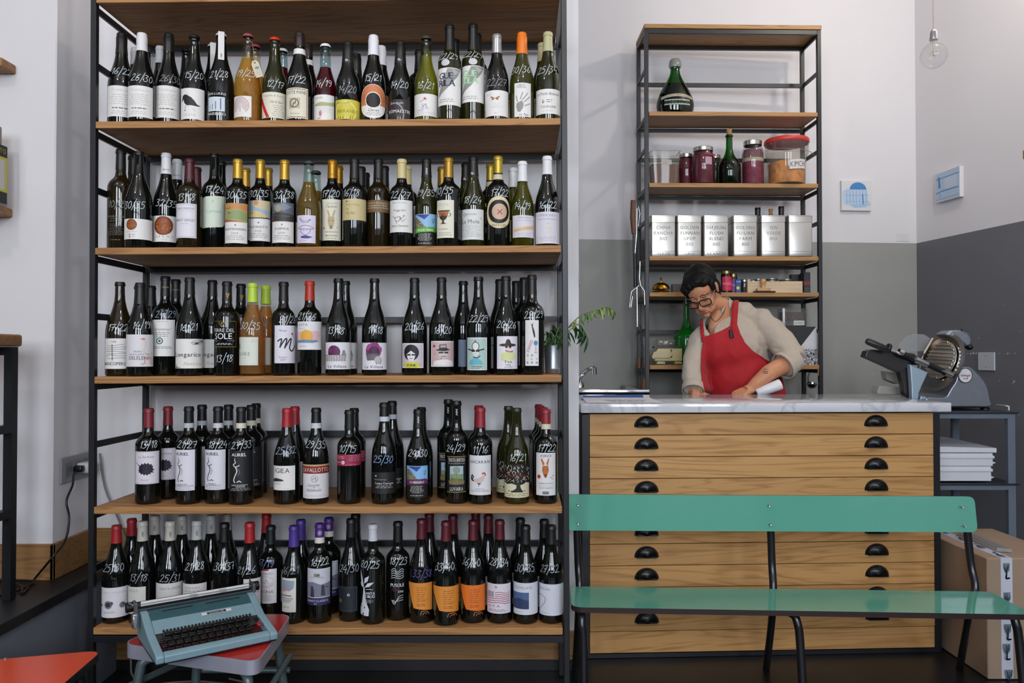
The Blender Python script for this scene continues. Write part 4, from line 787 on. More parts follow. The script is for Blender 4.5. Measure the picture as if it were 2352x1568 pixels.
B(5, 677, 1207, 57, 'bg', 'k', ('#4a3288', 1256), (652, 682, 1328, 1406, '#d9d7d0'), a_wc, ('16/21', 667, 1311, '#7d858c'), 'violet capped bottle with a watercolour label')
RR(693, 1, '')
def a_chi(A): A.r(0, 0, 1, .78, '#c4c6d2'); A.c(.4, .18, .07, '#8a8660'); A.c(.5, .18, .06, '#66645a'); A.t('FATTORIA', .46, .27, .05, '#77757e', mw=.6); A.p([(0, .4), (.3, .36), (.6, .44), (1, .38), (1, .78), (0, .78)], '#77788a'); A.p([(.2, .78), (.22, .5), (.28, .46), (.34, .56), (.36, .78)], '#33333e'); A.p([(.6, .74), (.62, .46), (.7, .44), (.74, .56), (.76, .74)], '#3a3a46'); A.l([(.7, .5), (.9, .52)], .03, '#3a3a46'); A.r(0, .8, 1, 1, '#2a2450'); A.t('CHIANTI CLASSICO', .45, .91, .06, '#cfcce0', mw=.86); A.t('2014', .4, .97, .03, '#cfcce0')
B(5, 736, 1202, 57, 'bx', 'k', ('#4f2c78', 1238), (710, 759, 1306, 1390, '#c4c6d2'), a_chi, ('16/22', 737, 1291), 'purple capped bottle with two farm workers on its label', extra=('rooster', 737, 1228), dy=.0)
RR(757, 1, '')
B(5, 808, 1191, 56, 'bg', 'k', ('#141516', 1234), (782, 822, 1347, 1405, '#1c1f28'), lambda A: (A.frame(.04, .012, '#5f6676'), A.c(.58, .33, .06, '#c9cdd6'), A.c(.58, .33, .03, '#1c1f28'), A.c(.15, .58, .1, '#55603a')), ('24/30', 803, 1306, '#a5adb8'), 'black capped bottle with a plain slate label', dy=.01)
RR(818, 1, '')
def a_puro(A):
    Wt = '#cdd0d8'; A.p([(.2, 1), (.0, .98), (.02, .84), (.16, .7), (.22, .5), (.24, .38), (.3, .38), (.32, .55), (.4, .72), (.5, .86), (.48, 1)], Wt)
    A.p([(.24, .4), (.1, .3), (.02, .12), (.02, 0), (.16, .14), (.26, .34)], Wt); A.p([(.28, .3), (.3, .18), (.5, .12), (.44, .24)], Wt); A.p([(.3, .38), (.44, .28), (.7, .26), (.5, .36)], Wt); A.p([(.22, .38), (.1, .36), (0, .28), (.16, .3)], Wt)
    A.c(.12, .8, .03, '#15151a'); A.c(.3, .82, .03, '#15151a'); A.r(.2, .94, .26, 1, '#15151a'); A.t('SANTA', .52, .53, .06, Wt, mw=.42, bold=.03); A.t('PUBLIO', .52, .6, .06, Wt, mw=.42, bold=.03); A.g(.34, .7, .63, .72, 4, '#9a9ca4', .005, 'l'); A.l([(.36, .42), (.5, .41), (.64, .42)], .02, Wt)
B(5, 858, 1204, 56, 'bx', 'k', ('#c9cbd2', 1243), (829, 876, 1310, 1415, None), a_puro, ('20/25', 850, 1297), 'white capped black bottle with a printed white tree house', dy=0)
def a_puso(A):
    Wt = '#d0d2d4'
    for k in range(5): A.l([(.06, .08 + k * .05), (.3, .02 + k * .06), (.5, .12 + k * .04), (.8, .04 + k * .06), (.95, .08 + k * .04)], .035, Wt, sm=4)
    A.t('PUSOLE', .5, .5, .085, Wt, mw=.96, bold=.03); A.c(.35, .56, .2, '#3a0d14', n=12); A.t('2016', .74, .65, .055, Wt, mw=.5)
    for k in range(3): A.l([(.1 + k * .08, .84), (.3, .95 - k * .04), (.6, .76 + k * .05), (.9, .72 + k * .06)], .03, Wt, sm=4)
B(5, 915, 1198, 55, 'bx', 'k', ('#121414', 1245), (899, 929, 1303, 1392, None), a_puso, ('18/23', 917, 1289), 'black bottle printed with white swirls', dy=.02)
def a_oran(A, c='#d98a36', c2='#e8962e'):
    A.p([(0, .0), (1, 0), (1, .88), (.3, .8), (.14, .4), (0, .1)], c); A.g(.42, .8, .12, .6, 7, '#7d4416', .008, 'l'); A.g(.42, .8, .64, .74, 2, '#7d4416', .008, 'l'); A.t('Granaxa' if c == '#d98a36' else 'Guardiana', .68, .55, .06, '#b86a20', sl=.3, mw=.5)
    A.p([(.0, .38), (.06, .34), (.14, .44), (.2, .62), (.18, .78), (.1, .86), (0, .8)], '#5c5436'); A.l([(.12, .84), (.14, .98)], .03, '#a0703a'); A.l([(.02, .5), (.14, .58)], .01, '#2c2818'); A.l([(.02, .62), (.16, .68)], .01, '#2c2818')
def a_orb(A, c='#d98a36'): pass
for (x, yt, l, pr, ds, dyy, c) in ((969, 1192, (938, 993, 1339, 1412), ('33/38', 972, 1318, '#6a5aa0'), 'burgundy capped orange labelled bottle with violet figures', .0, '#d98a36'),
                      (1025, 1197, (995, 1055, 1347, 1417), ('33/40', 1022, 1303), 'burgundy capped orange labelled bottle, middle of the three', -.005, '#d98a36'),
                      (1087, 1195, (1058, 1114, 1344, 1414), ('36/40', 1080, 1293), 'burgundy capped bottle with the reddest orange label', .005, '#dd7328')):
    def a_full(A, c=c):
        a_oran(A, c); A.l([(.55, 1.0), (.58, .9), (.68, .88), (.8, .92), (.84, .99)], .02, '#b87840', sm=4); A.l([(.62, 1.0), (.66, .94), (.76, .96)], .02, '#b87840', sm=3)
    B(5, x, yt, 59, 'bg', 'k', ('#581722', yt + 46), l[:4] + (None,), a_full, pr, ds, dy=dyy)
    RR({969: 987, 1025: 1041, 1087: 1093}[x], 1, '')
def a_uva(A):
    for k in range(6): A.l([(.42 if k < 3 else .1, .3 + k * .07), (.6, .28 + k * .07), (.75, .32 + k * .07), (.94, .3 + k * .07)], .022, '#a0555a', sm=3)
    for i in range(4):
        for j in range(4): A.c(.12 + i * .075, .28 + j * .05, .022, '#33305a', n=6)
    A.c(.45, .1, .04, '#a8949c'); A.t('U.V.A.', .4, .78, .08, '#8a3a44', gap=.4, mw=.5); A.g(.15, .8, .84, .94, 2, '#77707a', .008)
B(5, 1148, 1194, 59, 'bg', 'k', ('#581722', 1239), (1119, 1172, 1341, 1409, '#d9d2dc'), a_uva, ('28/34', 1146, 1293), 'burgundy capped bottle, white label with wavy red stripes')
RR(1122, 1, '')
B(5, 1207, 1206, 57, 'bg', 'k', ('#141618', 1250), (1179, 1236, 1339, 1412, '#cfd2dc'), lambda A: (A.t('COSTELLATE', .4, .19, .07, '#66687a', mw=.7), A.r(.02, .3, .6, .82, '#4a608a'), A.p([(.02, .55), (.3, .48), (.6, .56), (.6, .82), (.02, .82)], '#2c3a5c'), A.g(.1, .5, .88, .94, 1, '#8a8c98', .006), A.g(.92, .98, .1, .9, 9, '#8a8c98', .004)), ('30/35', 1206, 1306, '#a5adb8'), 'black capped bottle with a blue picture on its label')
RR(1195, 1, '')
B(5, 1266, 1206, 57, 'bg', 'k', ('#141618', 1250), (1238, 1296, 1342, 1414, '#cfd2dc'), lambda A: (A.t('PETROSA', .25, .2, .07, '#66687a', mw=.42), A.l([(.04, .4), (.12, .36), (.3, .44), (.28, .6), (.16, .74), (.06, .9)], .015, '#55566a', sm=3), A.g(.78, .95, .18, .6, 7, '#8a8c98', .005), A.g(.1, .5, .9, .95, 1, '#8a8c98', .006)), ('27/32', 1260, 1308, '#a5adb8'), 'black capped bottle, label with a coastline drawing, bottom right')
RR(1250, 1, '')

import re
def WC(t): return len(re.findall(r'[A-Za-z0-9]+', t))
# ---- positions: every bottle stands on its shelf; rows nudged until none overlap
FLOORNAME = {1: 'top shelf', 2: 'second shelf', 3: 'third shelf', 4: 'fourth shelf', 5: 'bottom shelf'}
PL = []
for i, b in enumerate(BOT): PL.append(dict(b=b, x=b['x'], rank=b['rank'], row=b['row'], kind='f', w=b['w'], i=i, dy=b['dy']))
for r in REAR:
    if isinstance(r, dict):
        q = dict(w=56, lab=None, art=None, price=None, extra=None, dy=0, shape='rect', key=None); q.update(r); PL.append(dict(b=q, x=q['x'], rank=q['rank'], row=q['row'], kind='o', w=56, dy=0))
    else: PL.append(dict(b=BOT[r[0]], x=r[1], rank=r[2], row=BOT[r[0]]['row'], kind='r', w=BOT[r[0]]['w'], i=r[0], dy=BOT[r[0]]['dy']))
for p in PL:
    u = (p['x'] - CX) / F; p['u'] = u; Y = 2.40
    for _ in range(3): Y = yfront(u * Y) + .066 + .086 * p['rank'] + p['dy']
    p['Y'] = Y; p['R'] = (p['b']['w'] * .5 / F) * (yfront(u * Y) + .066 - .0) * .985
for it in range(400):
    mv = 0
    for a in range(len(PL)):
        for b in range(a + 1, len(PL)):
            A, Bb = PL[a], PL[b]
            if A['row'] != Bb['row']: continue
            dx, dy = A['u'] * A['Y'] - Bb['u'] * Bb['Y'], A['Y'] - Bb['Y']; d = math.hypot(dx, dy); nd = A['R'] + Bb['R'] + .0028
            if d < nd:
                need = (nd - d); mv += 1
                hi, lo = (A, Bb) if dy > 0 or (dy == 0 and A['rank'] > Bb['rank']) else (Bb, A)
                if A['rank'] == Bb['rank'] == 0: s = .5 * need; hi['Y'] += s; lo['Y'] -= s
                else: hi['Y'] += need * .7
    for p in PL:
        if p['u'] * p['Y'] - p['R'] < XL + .011: p['u'] = (XL + .011 + p['R']) / p['Y']
        yf = yfront(p['u'] * p['Y']); p['Y'] = min(max(p['Y'], yf + p['R'] + .004), yf + (YBK - YF) - .024 - p['R'])
    if it > 150 and mv:
        for a in range(len(PL)):
            for b in range(a + 1, len(PL)):
                A, Bb = PL[a], PL[b]
                if A['row'] != Bb['row']: continue
                d = math.hypot(A['u'] * A['Y'] - Bb['u'] * Bb['Y'], A['Y'] - Bb['Y']); nd = A['R'] + Bb['R'] + .0022
                if d < nd: k = max(.985, d / nd); A['R'] *= k; Bb['R'] *= k
    if not mv: break
print('bottle relax', it, mv, 'min R', min(p['R'] for p in PL), 'n', len(PL))
CAPM = {}
def capmat(h, shiny):
    n = 'capsule_' + h.lstrip('#')
    lum = sum(C(h)[:3]) / 3
    return mat(n, h, .3 if shiny else .42, .55 if shiny else 0, .5)
GOLDS = ('#c39a3a', '#b5821f', '#ab8433', '#bca23e', '#b5b5b8')
def build_bottle(p):
    b = p['b']; Y = p['Y']; X = p['u'] * Y; R = p['R']; row = p['row']; zs = shelf_at(X, Y, row)
    H = P(b['x'], b['yt'], Y if p['kind'] != 'r' else Y).z - zs; b['H'] = H
    kind = b['kind']; prof = profile(kind, H, R)
    th = -math.atan2(X, Y); root = empty('wine_bottle', (X, Y, zs + .0002), (0, 0, th)); p['root'] = root
    sc_ = F / Y
    def zl(py): return P(b['x'], py, Y - R).z - zs
    clear = b['glass'] in CLEAR
    gm = GLASS.get(b['glass']) or thin_glass('clear_glass_' + b['glass'], CLEAR[b['glass']][0])
    mb = MB(); mb.lathe([(0, .006)] + prof, 32, gm); mb.build('glass_body', parent=root, smooth=50)
    if clear:
        tint, lc, lev = CLEAR[b['glass']]; zt = P(b['x'], lev, Y).z - zs if row == {'am': 1, 'rs': 1, 'yg': 1, 'pk': 3, 'bl': 2, 'ol': 2}[b['glass']] else H * .8
        zt = min(max(zt, H * .7), H * .88)
        pr = [(0, .008)] + [(max(r - .0022, .004), max(z, .006)) for r, z in prof if z < zt] ; pr.append((radat(prof, zt) - .0022, zt)); pr.append((0, zt))
        MB().lathe(pr, 24, liquid('wine_' + b['glass'], lc, .22)).build('wine', parent=root, smooth=50)
    cap = b['cap']; cm = capmat(cap[0], cap[0] in GOLDS)
    if len(cap) > 2:
        z0 = H - (.009 if kind == 'ch' else .006); rr = .0160 if kind == 'ch' else .0158
        mb = MB()
        if kind == 'ch':
            q = []
            for k in range(42):
                a = 2 * math.pi * k / 42; r = rr + (.0008 if k % 2 else 0); q.append((r * math.cos(a), r * math.sin(a)))
            n = len(q); vs = [(x, y, z0) for x, y in q] + [(x * .97, y * .97, z0 + .005) for x, y in q] + [(x * .78, y * .78, H + .0003) for x, y in q] + [(0, 0, H + .0008)]
            fs = [(i, (i + 1) % n, n + (i + 1) % n, n + i) for i in range(n)] + [(n + i, n + (i + 1) % n, 2 * n + (i + 1) % n, 2 * n + i) for i in range(n)] + [(2 * n + i, 2 * n + (i + 1) % n, 3 * n) for i in range(n)]
            mb.add(vs, fs, cm); mb.build('crown_cap', parent=root, smooth=40)
        else:
            mb.lathe([(.0154, .957 * H), (.0157, .959 * H), (.0157, .979 * H), (.0146, .986 * H), (.0142, H - .0002), (.0128, H + .0004), (0, H + .0004)], 24, cm); mb.build('lip_seal', parent=root, smooth=40)
    else:
        z0 = P(b['x'], cap[1], Y - .014).z - zs
        e = .0007; q = [(radat(prof, z0) + e, z0), (radat(prof, (z0 + .95 * H) / 2) + e, (z0 + .95 * H) / 2)] + [(r + e, z) for r, z in prof if z > .95 * H and r > .001]
        q += [(.0128, H + e), (0, H + e)]
        MB().lathe(q, 24, cm).build('capsule', parent=root, smooth=50)
    rp = R * sc_ * 1.0
    def ang(px): return math.asin(max(-.97, min(.97, (px - b['x']) / rp)))
    def lmap(a0, zt, eps=.0004):
        return lambda a, v, off: (lambda r, an: Vector((r * math.sin(an), -r * math.cos(an), zt - v)))(radat(prof, min(max(zt - v, .0), H)) + eps + off, a0 + a / R)
    if b['lab']:
        x0, x1, y0, y1, c = b['lab']; a0, a1 = ang(x0), ang(x1); zt, zb = zl(y0), zl(y1); zb = max(zb, .008)
        A = Art(lmap(a0, zt), (a1 - a0) * R, zt - zb, .0032, 0)
        if c:
            A.p([(0, 0), (1, 0), (1, 1), (0, 1)], c); lb = A.build('label', root)
        A2 = Art(lmap(a0, zt), (a1 - a0) * R, zt - zb, .0032, 2)
        if b['art']:
            b['art'](A2)
            if A2.mb.v: A2.build('print', root if not c else lb)
    if b['price']:
        pr = b['price']; col = pr[3] if len(pr) > 3 else '#c9d2d6'
        zt = zl(pr[2]) + .02; a0 = ang(pr[1])
        r = radat(prof, zt - .02); A = Art(lambda a, v, off: (lambda rr, an: Vector((rr * math.sin(an), -rr * math.cos(an), zt - v)))(radat(prof, zt - v) + .0005 + off, a0 + (a) / r), .001, .04, .004, 0)
        A.hand(pr[0], 0, .02, .0212, .0017, mat('chalk_' + col[1:], col, .5), sl=.2, rot=random.Random(pr[1]).uniform(-.06, .06), seed=pr[1]); A.build('price_writing', root)
    ex = b['extra']
    if ex:
        if ex[0] == 'band':
            za, zb = zl(ex[3]) + .001, zl(ex[2]) + .001; n = 4
            MB().lathe([(radat(prof, zb) * 0 + radat(prof, za) + .0003, za)] + [(radat(prof, za + (zb - za) * k / n) + .0010, za + (zb - za) * k / n) for k in range(n + 1)], 24, ink(ex[1])).build('neck_band', parent=root, smooth=50)
        elif ex[0] == 'strip':
            zt = H + .0012; zb = zl(ex[4]); mb = MB(); vs = []; fs = []
            w2 = .0092; rows = [(-.006, zt), (.004, zt)]
            zz = [zt] + [zt - (zt - zb) * k / 8 for k in range(1, 9)]
            vs = []
            for k, z in enumerate(zz):
                r = (radat(prof, z) if k else .0155) + .0016
                vs += [(-w2, -r - 0.0002, z), (w2, -r - .0002, z)]
            vs = [(-w2, .008, zt), (w2, .008, zt)] + vs
            fs = [(2 * k, 2 * k + 1, 2 * k + 3, 2 * k + 2) for k in range(len(vs) // 2 - 1)]
            mb.add(vs, fs, ink('#dcdbd8')); A = Art(lambda a, v, off: Vector((-w2 + a, -radat(prof, zt - v) - .0019 - off, zt - v)), 2 * w2, zt - zb)
            A.c(.5, .8, .1, K_); A.l([(.5, .83), (.45, .88), (.6, .92)], .08, K_); A.l([(.5, .84), (.7, .86)], .06, K_); mb.add(A.mb.v, A.mb.f, ink(K_)); mb.build('paper_strip', parent=root)
        elif ex[0] in ('q', 'captxt', 'logo', 'grape', 'fig', 'rooster'):
            zt = zl(ex[-1]) + .01; r = .0162; a0 = -.9
            A = Art(lambda a, v, off: (lambda rr, an: Vector((rr * math.sin(an), -rr * math.cos(an), zt - v)))(max(radat(prof, zt - v), .013) + .0009 + off, a0 + a / r), 1.8 * r, .02, .003, 0)
            if ex[0] == 'q': A.l([(.36 + .1 * math.cos(t), .5 + .15 * math.sin(t)) for t in (0, 1, 2, 3, 4, 5, 6.28)], .05, '#e0e0e0'); A.l([(.4, .65), (.6, .6)], .04, '#e0e0e0')
            elif ex[0] == 'captxt': A.t(ex[1], .5, .6, .28, '#3a3a3a' if sum(C(cap[0])[:3]) > .3 else '#c9a860', mw=.8)
            elif ex[0] == 'logo': A.l([(.4, .0), (.6, .1), (.42, .3), (.6, .4)], .06, '#c9c9c6', sm=3); A.l([(.4, .5), (.6, .6), (.42, .8), (.6, .95)], .06, '#c9c9c6', sm=3)
            elif ex[0] == 'grape': A.p([(.3, 0), (.8, 0), (.55, .9)], '#b08f3c'); [A.c(u, v, .06, '#17150f', n=6) for u, v in ((.45, .15), (.6, .15), (.52, .4))]
            elif ex[0] == 'fig': A.l([(.36, .1), (.64, .1), (.64, .95), (.36, .95)], .025, '#8d8a80', closed=True); A.c(.5, .25, .05, '#222222', n=8); A.l([(.5, .3), (.46, .6), (.54, .85)], .06, '#222222', sm=2); A.l([(.5, .4), (.6, .5)], .04, '#222222')
            elif ex[0] == 'rooster':
                A.c(.5, .5, .24, '#d9d2dc', n=16); A.c(.5, .5, .19, '#4f2c78', n=14); A.c(.5, .5, .1, '#d9d2dc', n=8)
                za, zb = zl(1252), zl(1239); MB().lathe([(radat(prof, za) + .001, za), (radat(prof, zb) + .001, zb)], 24, ink('#d5d2c4')).build('neck_band', parent=root, smooth=50)
            A.build('capsule_print', root)
        elif ex[0] == 'oval':
            zt = zl(ex[2]) + .02; a0 = ang(ex[1]); A = Art(lambda a, v, off: (lambda rr, an: Vector((rr * math.sin(an), -rr * math.cos(an), zt - v)))(radat(prof, zt - v) + .0006 + off, a0 + a / R), .02, .04, .004, 0)
            A.c(0, .5, .68, '#dcdcdc', ry=.5); A.c(0, .5, .6, '#c9c9c9', ry=.43); A.build('round_sticker', root)
        elif ex[0] == 'tag':
            mb = MB(); M = Matrix.Translation((.018, -.034, zl(135))) @ Euler((R_(8), R_(-18), R_(-10))).to_matrix().to_4x4()
            w2 = .0115; hh = .052; mb.add([M @ Vector(v) for v in ((-w2 * .5, 0, 0), (w2 * .5, 0, 0), (w2, 0, -.009), (w2, 0, -hh), (-w2, 0, -hh), (-w2, 0, -.009))], [(0, 1, 2, 3, 4, 5)], ink('#cfc8b4'))
            A = Art(flatmap(M @ Matrix.Translation((-w2, 0, 0))), 2 * w2, hh); A.c(.5, .13, .14, '#8a6444', n=12); A.g(.2, .85, .3, .9, 8, '#a09a88', .007)
            for q in range(12): A.r(.3 + q * .045, .38, .32 + q * .045, .5, '#55524a')
            mb.add(A.mb.v, A.mb.f, None); mb.f = mb.f[:1]; mb.mi = mb.mi[:1]; mb.v = mb.v[:6]
            tg = mb.build('paper_tag', parent=root); A.build('print', tg)
            MB().tube(spline([(.0, -.0165, H * .93), (.008, -.022, H * .9), (.014, -.03, H * .85), M @ Vector((0, -.001, -.006))], 4), .0005, 5, ink('#b5a88c')).build('string', parent=root)
    return root
seen = {}
for p in PL:
    if p['kind'] == 'r': continue
    o = build_bottle(p); b = p['b']
    if b['price']:
        lb = '%s, marked %s, %s' % (b['desc'], b['price'][0], FLOORNAME[b['row']])
        if WC(lb) > 16: lb = '%s, marked %s' % (b['desc'], b['price'][0])
    else: lb = '%s, %s' % (b['desc'], FLOORNAME[b['row']])
    tag(o, lb, 'bottle', 'wine bottles on the ' + FLOORNAME[b['row']]); p['label'] = lb
front = {p['i']: p for p in PL if p['kind'] == 'f'}
ORD = {1: 'twin behind', 2: 'third in line behind', 3: 'rearmost in line behind'}
GN = {'k': 'black glass', 'o': 'dark olive', 'b': 'dark brown', 'O': 'olive', 'am': 'clear amber', 'rs': 'clear red', 'yg': 'clear straw', 'pk': 'clear peach', 'bl': 'clear blue-green', 'ol': 'yellow-green'}
KEYW = {}
for p in PL:
    if p['kind'] != 'r': continue
    f = front[p['i']]; src = f['root']; Y = p['Y']; X = p['u'] * Y; zs = shelf_at(X, Y, p['row'])
    o = src.copy(); COL.objects.link(o); o.location = (X, Y, zs + .0002); o.rotation_euler = (0, 0, -math.atan2(X, Y) + random.uniform(-.15, .15)); s = min(1, p['R'] / f['R']); o.scale = (s, s, 1)
    for ch in src.children:
        if ch.name.startswith(('price', 'paper_tag', 'string', 'round_st')): continue
        c = ch.copy(); COL.objects.link(c); c.parent = o
        for g in ch.children: d = g.copy(); COL.objects.link(d); d.parent = c
    b = p['b']; lb = '%s the %s%s, %s' % (ORD[round(p['rank'])], b['desc'].replace(', bottom left', '').replace(', bottom right', ''), ' marked ' + b['price'][0] if b['price'] else '', FLOORNAME[b['row']])
    if WC(lb) > 16: lb = '%s the %s, %s' % (ORD[round(p['rank'])], b['desc'], FLOORNAME[b['row']])
    if WC(lb) > 16: lb = '%s the %s' % (ORD[round(p['rank'])], b['desc'])
    tag(o, lb, 'bottle', 'wine bottles on the ' + FLOORNAME[b['row']]); p['root'] = o
# ================================================================ counter: plan chest with marble top
MARBLE = mat('white_marble', '#d3d5da', .07)
def marble_nodes(m):
    nt = m.node_tree; N = nt.nodes; L = nt.links; b = N['Principled BSDF']; tc = N.new('ShaderNodeTexCoord')
    n = N.new('ShaderNodeTexNoise'); n.inputs['Scale'].default_value = 3.2; n.inputs['Detail'].default_value = 9; n.inputs['Distortion'].default_value = 1.6; L.new(tc.outputs['Object'], n.inputs['Vector'])
    cr = N.new('ShaderNodeValToRGB'); e = cr.color_ramp.elements; e[0].position = .38; e[0].color = C('#d6d8dd'); e[1].position = .62; e[1].color = C('#cfd1d6')
    k = e.new(.49); k.color = C('#b9bcc4'); k = e.new(.45); k.color = C('#d2d4d9'); k = e.new(.54); k.color = C('#d2d4d9'); L.new(n.outputs['Fac'], cr.inputs[0]); L.new(cr.outputs[0], b.inputs['Base Color'])
marble_nodes(MARBLE)
DRW = wood('oak_drawer', '#bf9159', '#9a6c3a', .5, .8, 'X', .07)
fl = P(1340, 1512, 2.0); fr = P(2165, 1497, 2.0)
FL = onz(1338, 1512, .002); FR = onz(2163, 1497, .002)
cw = FR - FL; cw.z = 0; cyaw = math.atan2(cw.y, cw.x); CWID = cw.length
FL.x = max(FL.x, XE + .012)
chest = tag(empty('plan_chest', (FL.x, FL.y, 0), (0, 0, cyaw)), 'oak plan chest with shallow drawers in a black iron frame under marble counter', 'cabinet')
HC = P(1700, 926, FL.y + cw.y * .45 - .03).z; MT = P(1700, 926, FL.y).z - P(1700, 947, FL.y).z
CW = FR.x - FL.x; CW = CW / math.cos(cyaw); CD = .58; FW = .026
HB = HC - MT - .008
mb = MB(); mb.box(0, FW, 0, CD, .002, HB); mb.box(CW - FW, CW, 0, CD, .002, HB); mb.box(FW, CW - FW, CD - .02, CD, .03, HB); mb.box(FW, CW - FW, .004, CD - .02, HB - .006, HB); mb.build('iron_frame', IRON, chest)
z0 = P(1340, 1501, FL.y).z; ztop = P(1340, 950, FL.y).z
MB().box(FW, CW - FW, 0, .03, .002, z0 - .002).build('bottom_rail', IRON, chest)
NP = 11; ph = (ztop - z0) / NP
HANDLE = mat('black_cup_pull', '#101113', .3, .3)
def cup(xc, zc, par):
    a, hgt, dp = .0415, .037, .022; vs = []; fs = []; n, k = 18, 7
    for i in range(k + 1):
        t = math.pi / 2 * i / k
        for j in range(n + 1):
            s = math.pi * j / n
            vs.append((xc - a * math.cos(s) * math.cos(t) ** .6 * (1 if i < k else .0), -.001 - dp * math.sin(t) ** .8 * (.55 + .45 * math.sin(s)), zc + hgt * math.sin(s) * math.cos(t) ** .75))
    for i in range(k):
        for j in range(n): q = i * (n + 1) + j; fs.append((q, q + 1, q + n + 2, q + n + 1))
    mb = MB(); mb.add(vs, fs)
    # flange
    pl = [(xc + (a + .004) * math.cos(R_(s)), zc - .001 + (hgt + .003) * math.sin(R_(s))) for s in range(0, 181, 12)] + [(xc - a - .008, zc + .003), (xc - a - .004, zc - .003), (xc + a + .004, zc - .003), (xc + a + .008, zc + .003)]
    mb.prism(pl[:16] + pl[17:19], .0015, None, Matrix.Translation((0, -.0015, 0)))
    mb.prism([(xc - a * .9, zc - .002), (xc + a * .9, zc - .002), (xc + a * .8, zc + .004), (xc - a * .8, zc + .004)], .01, None, Matrix.Translation((0, -dp * .75, 0)))
    h = mb.build('cup_pull', HANDLE, par, 70); sd = h.modifiers.new('s', 'SOLIDIFY'); sd.thickness = .0012
    return h
hxs = [(P(1483, 1000, FL.y + .02).x - FL.x), (P(2012, 1000, FL.y + .05).x - FL.x)]
for i in range(NP):
    zb = z0 + i * ph
    d = MB().rbox(FW + .0015, CW - FW - .0015, -.004 if i else -.002, .018, zb + .0012, zb + ph - .0012, .0012).build('drawer' if i else 'plinth_board', DRW, chest)
    if i:
        for x in hxs: cup(x, zb + ph * .42, d).location = (0, -.004, 0)
x0 = max(XE + .004, P(1334, 930, 2.85).x) - FL.x
w2 = (P(2181, 930, FL.y + cw.y - .02).x - FL.x) / math.cos(cyaw)
M = Matrix.Translation((FL.x, FL.y, 0)) @ Euler((0, 0, cyaw)).to_matrix().to_4x4()
TD = .60
mb = MB(); mb.rbox(x0, w2, -.032, TD, HC - MT, HC, .003, seg=2)
top = mb.build('marble_worktop', MARBLE, loc=(FL.x, FL.y, 0), rot=(0, 0, cyaw), smooth=30); tag(top, 'glossy white veined marble slab lying on the plan chest', 'worktop')
# papers on the marble
mb = MB(); z = HC + .0006
def sheet(name, pts, m, label, thick=.0006, art=None, lift=0):
    mb = MB(); v = [onz(x, y, z + lift) for x, y in pts]; mb.add(v + [q + Vector((0, 0, thick)) for q in v], [(3, 2, 1, 0), (4, 5, 6, 7), (0, 1, 5, 4), (1, 2, 6, 5), (2, 3, 7, 6), (3, 0, 4, 7)], m)
    return tag(mb.build(name), label, 'paper')
sh1 = sheet('blue_folder', [(1334, 918.5), (1480, 918.5), (1476, 905.8), (1340, 908)], mat('blue_paper', '#2f62a8', .5), 'blue plastic folder lying under the white printed sheet', .001)
sh2 = sheet('printed_sheet', [(1347, 925), (1526, 925), (1490, 913), (1337, 913)], mat('white_paper', '#dcd6da', .6), 'white printed price sheet on the left end of the counter', .0006, None, .0014)
p0, p1, p3 = onz(1337, 913, z + .0022), onz(1490, 913, z + .0022), onz(1347, 925, z + .0022)
A = Art(lambda a, b, off: p0 + (p1 - p0).normalized() * a + (p3 - p0).normalized() * b + Vector((0, 0, off)), (p1 - p0).length, (p3 - p0).length, .05); A.g(.2, .95, .4, .85, 3, '#8a8488', .03)
A.build('print', sh2)
# stainless sink in the side counter behind
zs = .952; a = onz(1328, 894, zs); b = onz(1489, 893, zs); c = onz(1436, 883, zs)
SX0, SX1, SY0, SY1 = XE + .012, b.x, a.y, c.y + .02
mb = MB(); mb.box(SX0, SX1 - .004, SY0 + .005, min(SY1 + .1, 4.14), .05, zs - .03); sk = mb.build('side_cupboard', mat('grey_cupboard', '#75777a', .5)); tag(sk, 'low grey cupboard carrying the steel sink, behind the counter', 'cabinet')
mb = MB(); t = .02; zz = (zs - .028, zs)
mb.rbox(SX0, SX1, SY0, SY0 + t, *zz, .005, seg=2); mb.rbox(SX0, SX1, SY1 - t, SY1, *zz, .005, seg=2); mb.rbox(SX0, SX0 + t, SY0 + t, SY1 - t, *zz, .005, seg=2); mb.rbox(SX1 - t * 3, SX1, SY0 + t, SY1 - t, *zz, .005, seg=2); mb.box(SX0 + t, SX1 - 3 * t, SY0 + t, SY1 - t, zs - .028, zs - .024)
tag(mb.build('sink', CHROME, smooth=40), 'stainless steel sink basin with a raised bright rim', 'sink')
tp = [P(1333, 866, 3.9), P(1340, 858, 3.9), P(1350, 849, 3.88), P(1358, 845, 3.86), P(1364, 845, 3.85)]; tp0 = Vector((tp[0].x - .004, 3.91, zs + .001))
mb = MB(); mb.tube(spline([tp0 - Vector((0, 0, .0))] + tp, 5), .010, 10); mb.tube([tp[-1] + Vector((0, 0, .004)), tp[-1] - Vector((-.002, 0, .03))], .013, 10); mb.lathe([(.0, 0), (.024, 0), (.022, .02), (.012, .03), (0, .03)], 16, None, Matrix.Translation(tp0))
tag(mb.build('tap', CHROME, smooth=60), 'chrome swan-neck tap rising behind the sink', 'tap')

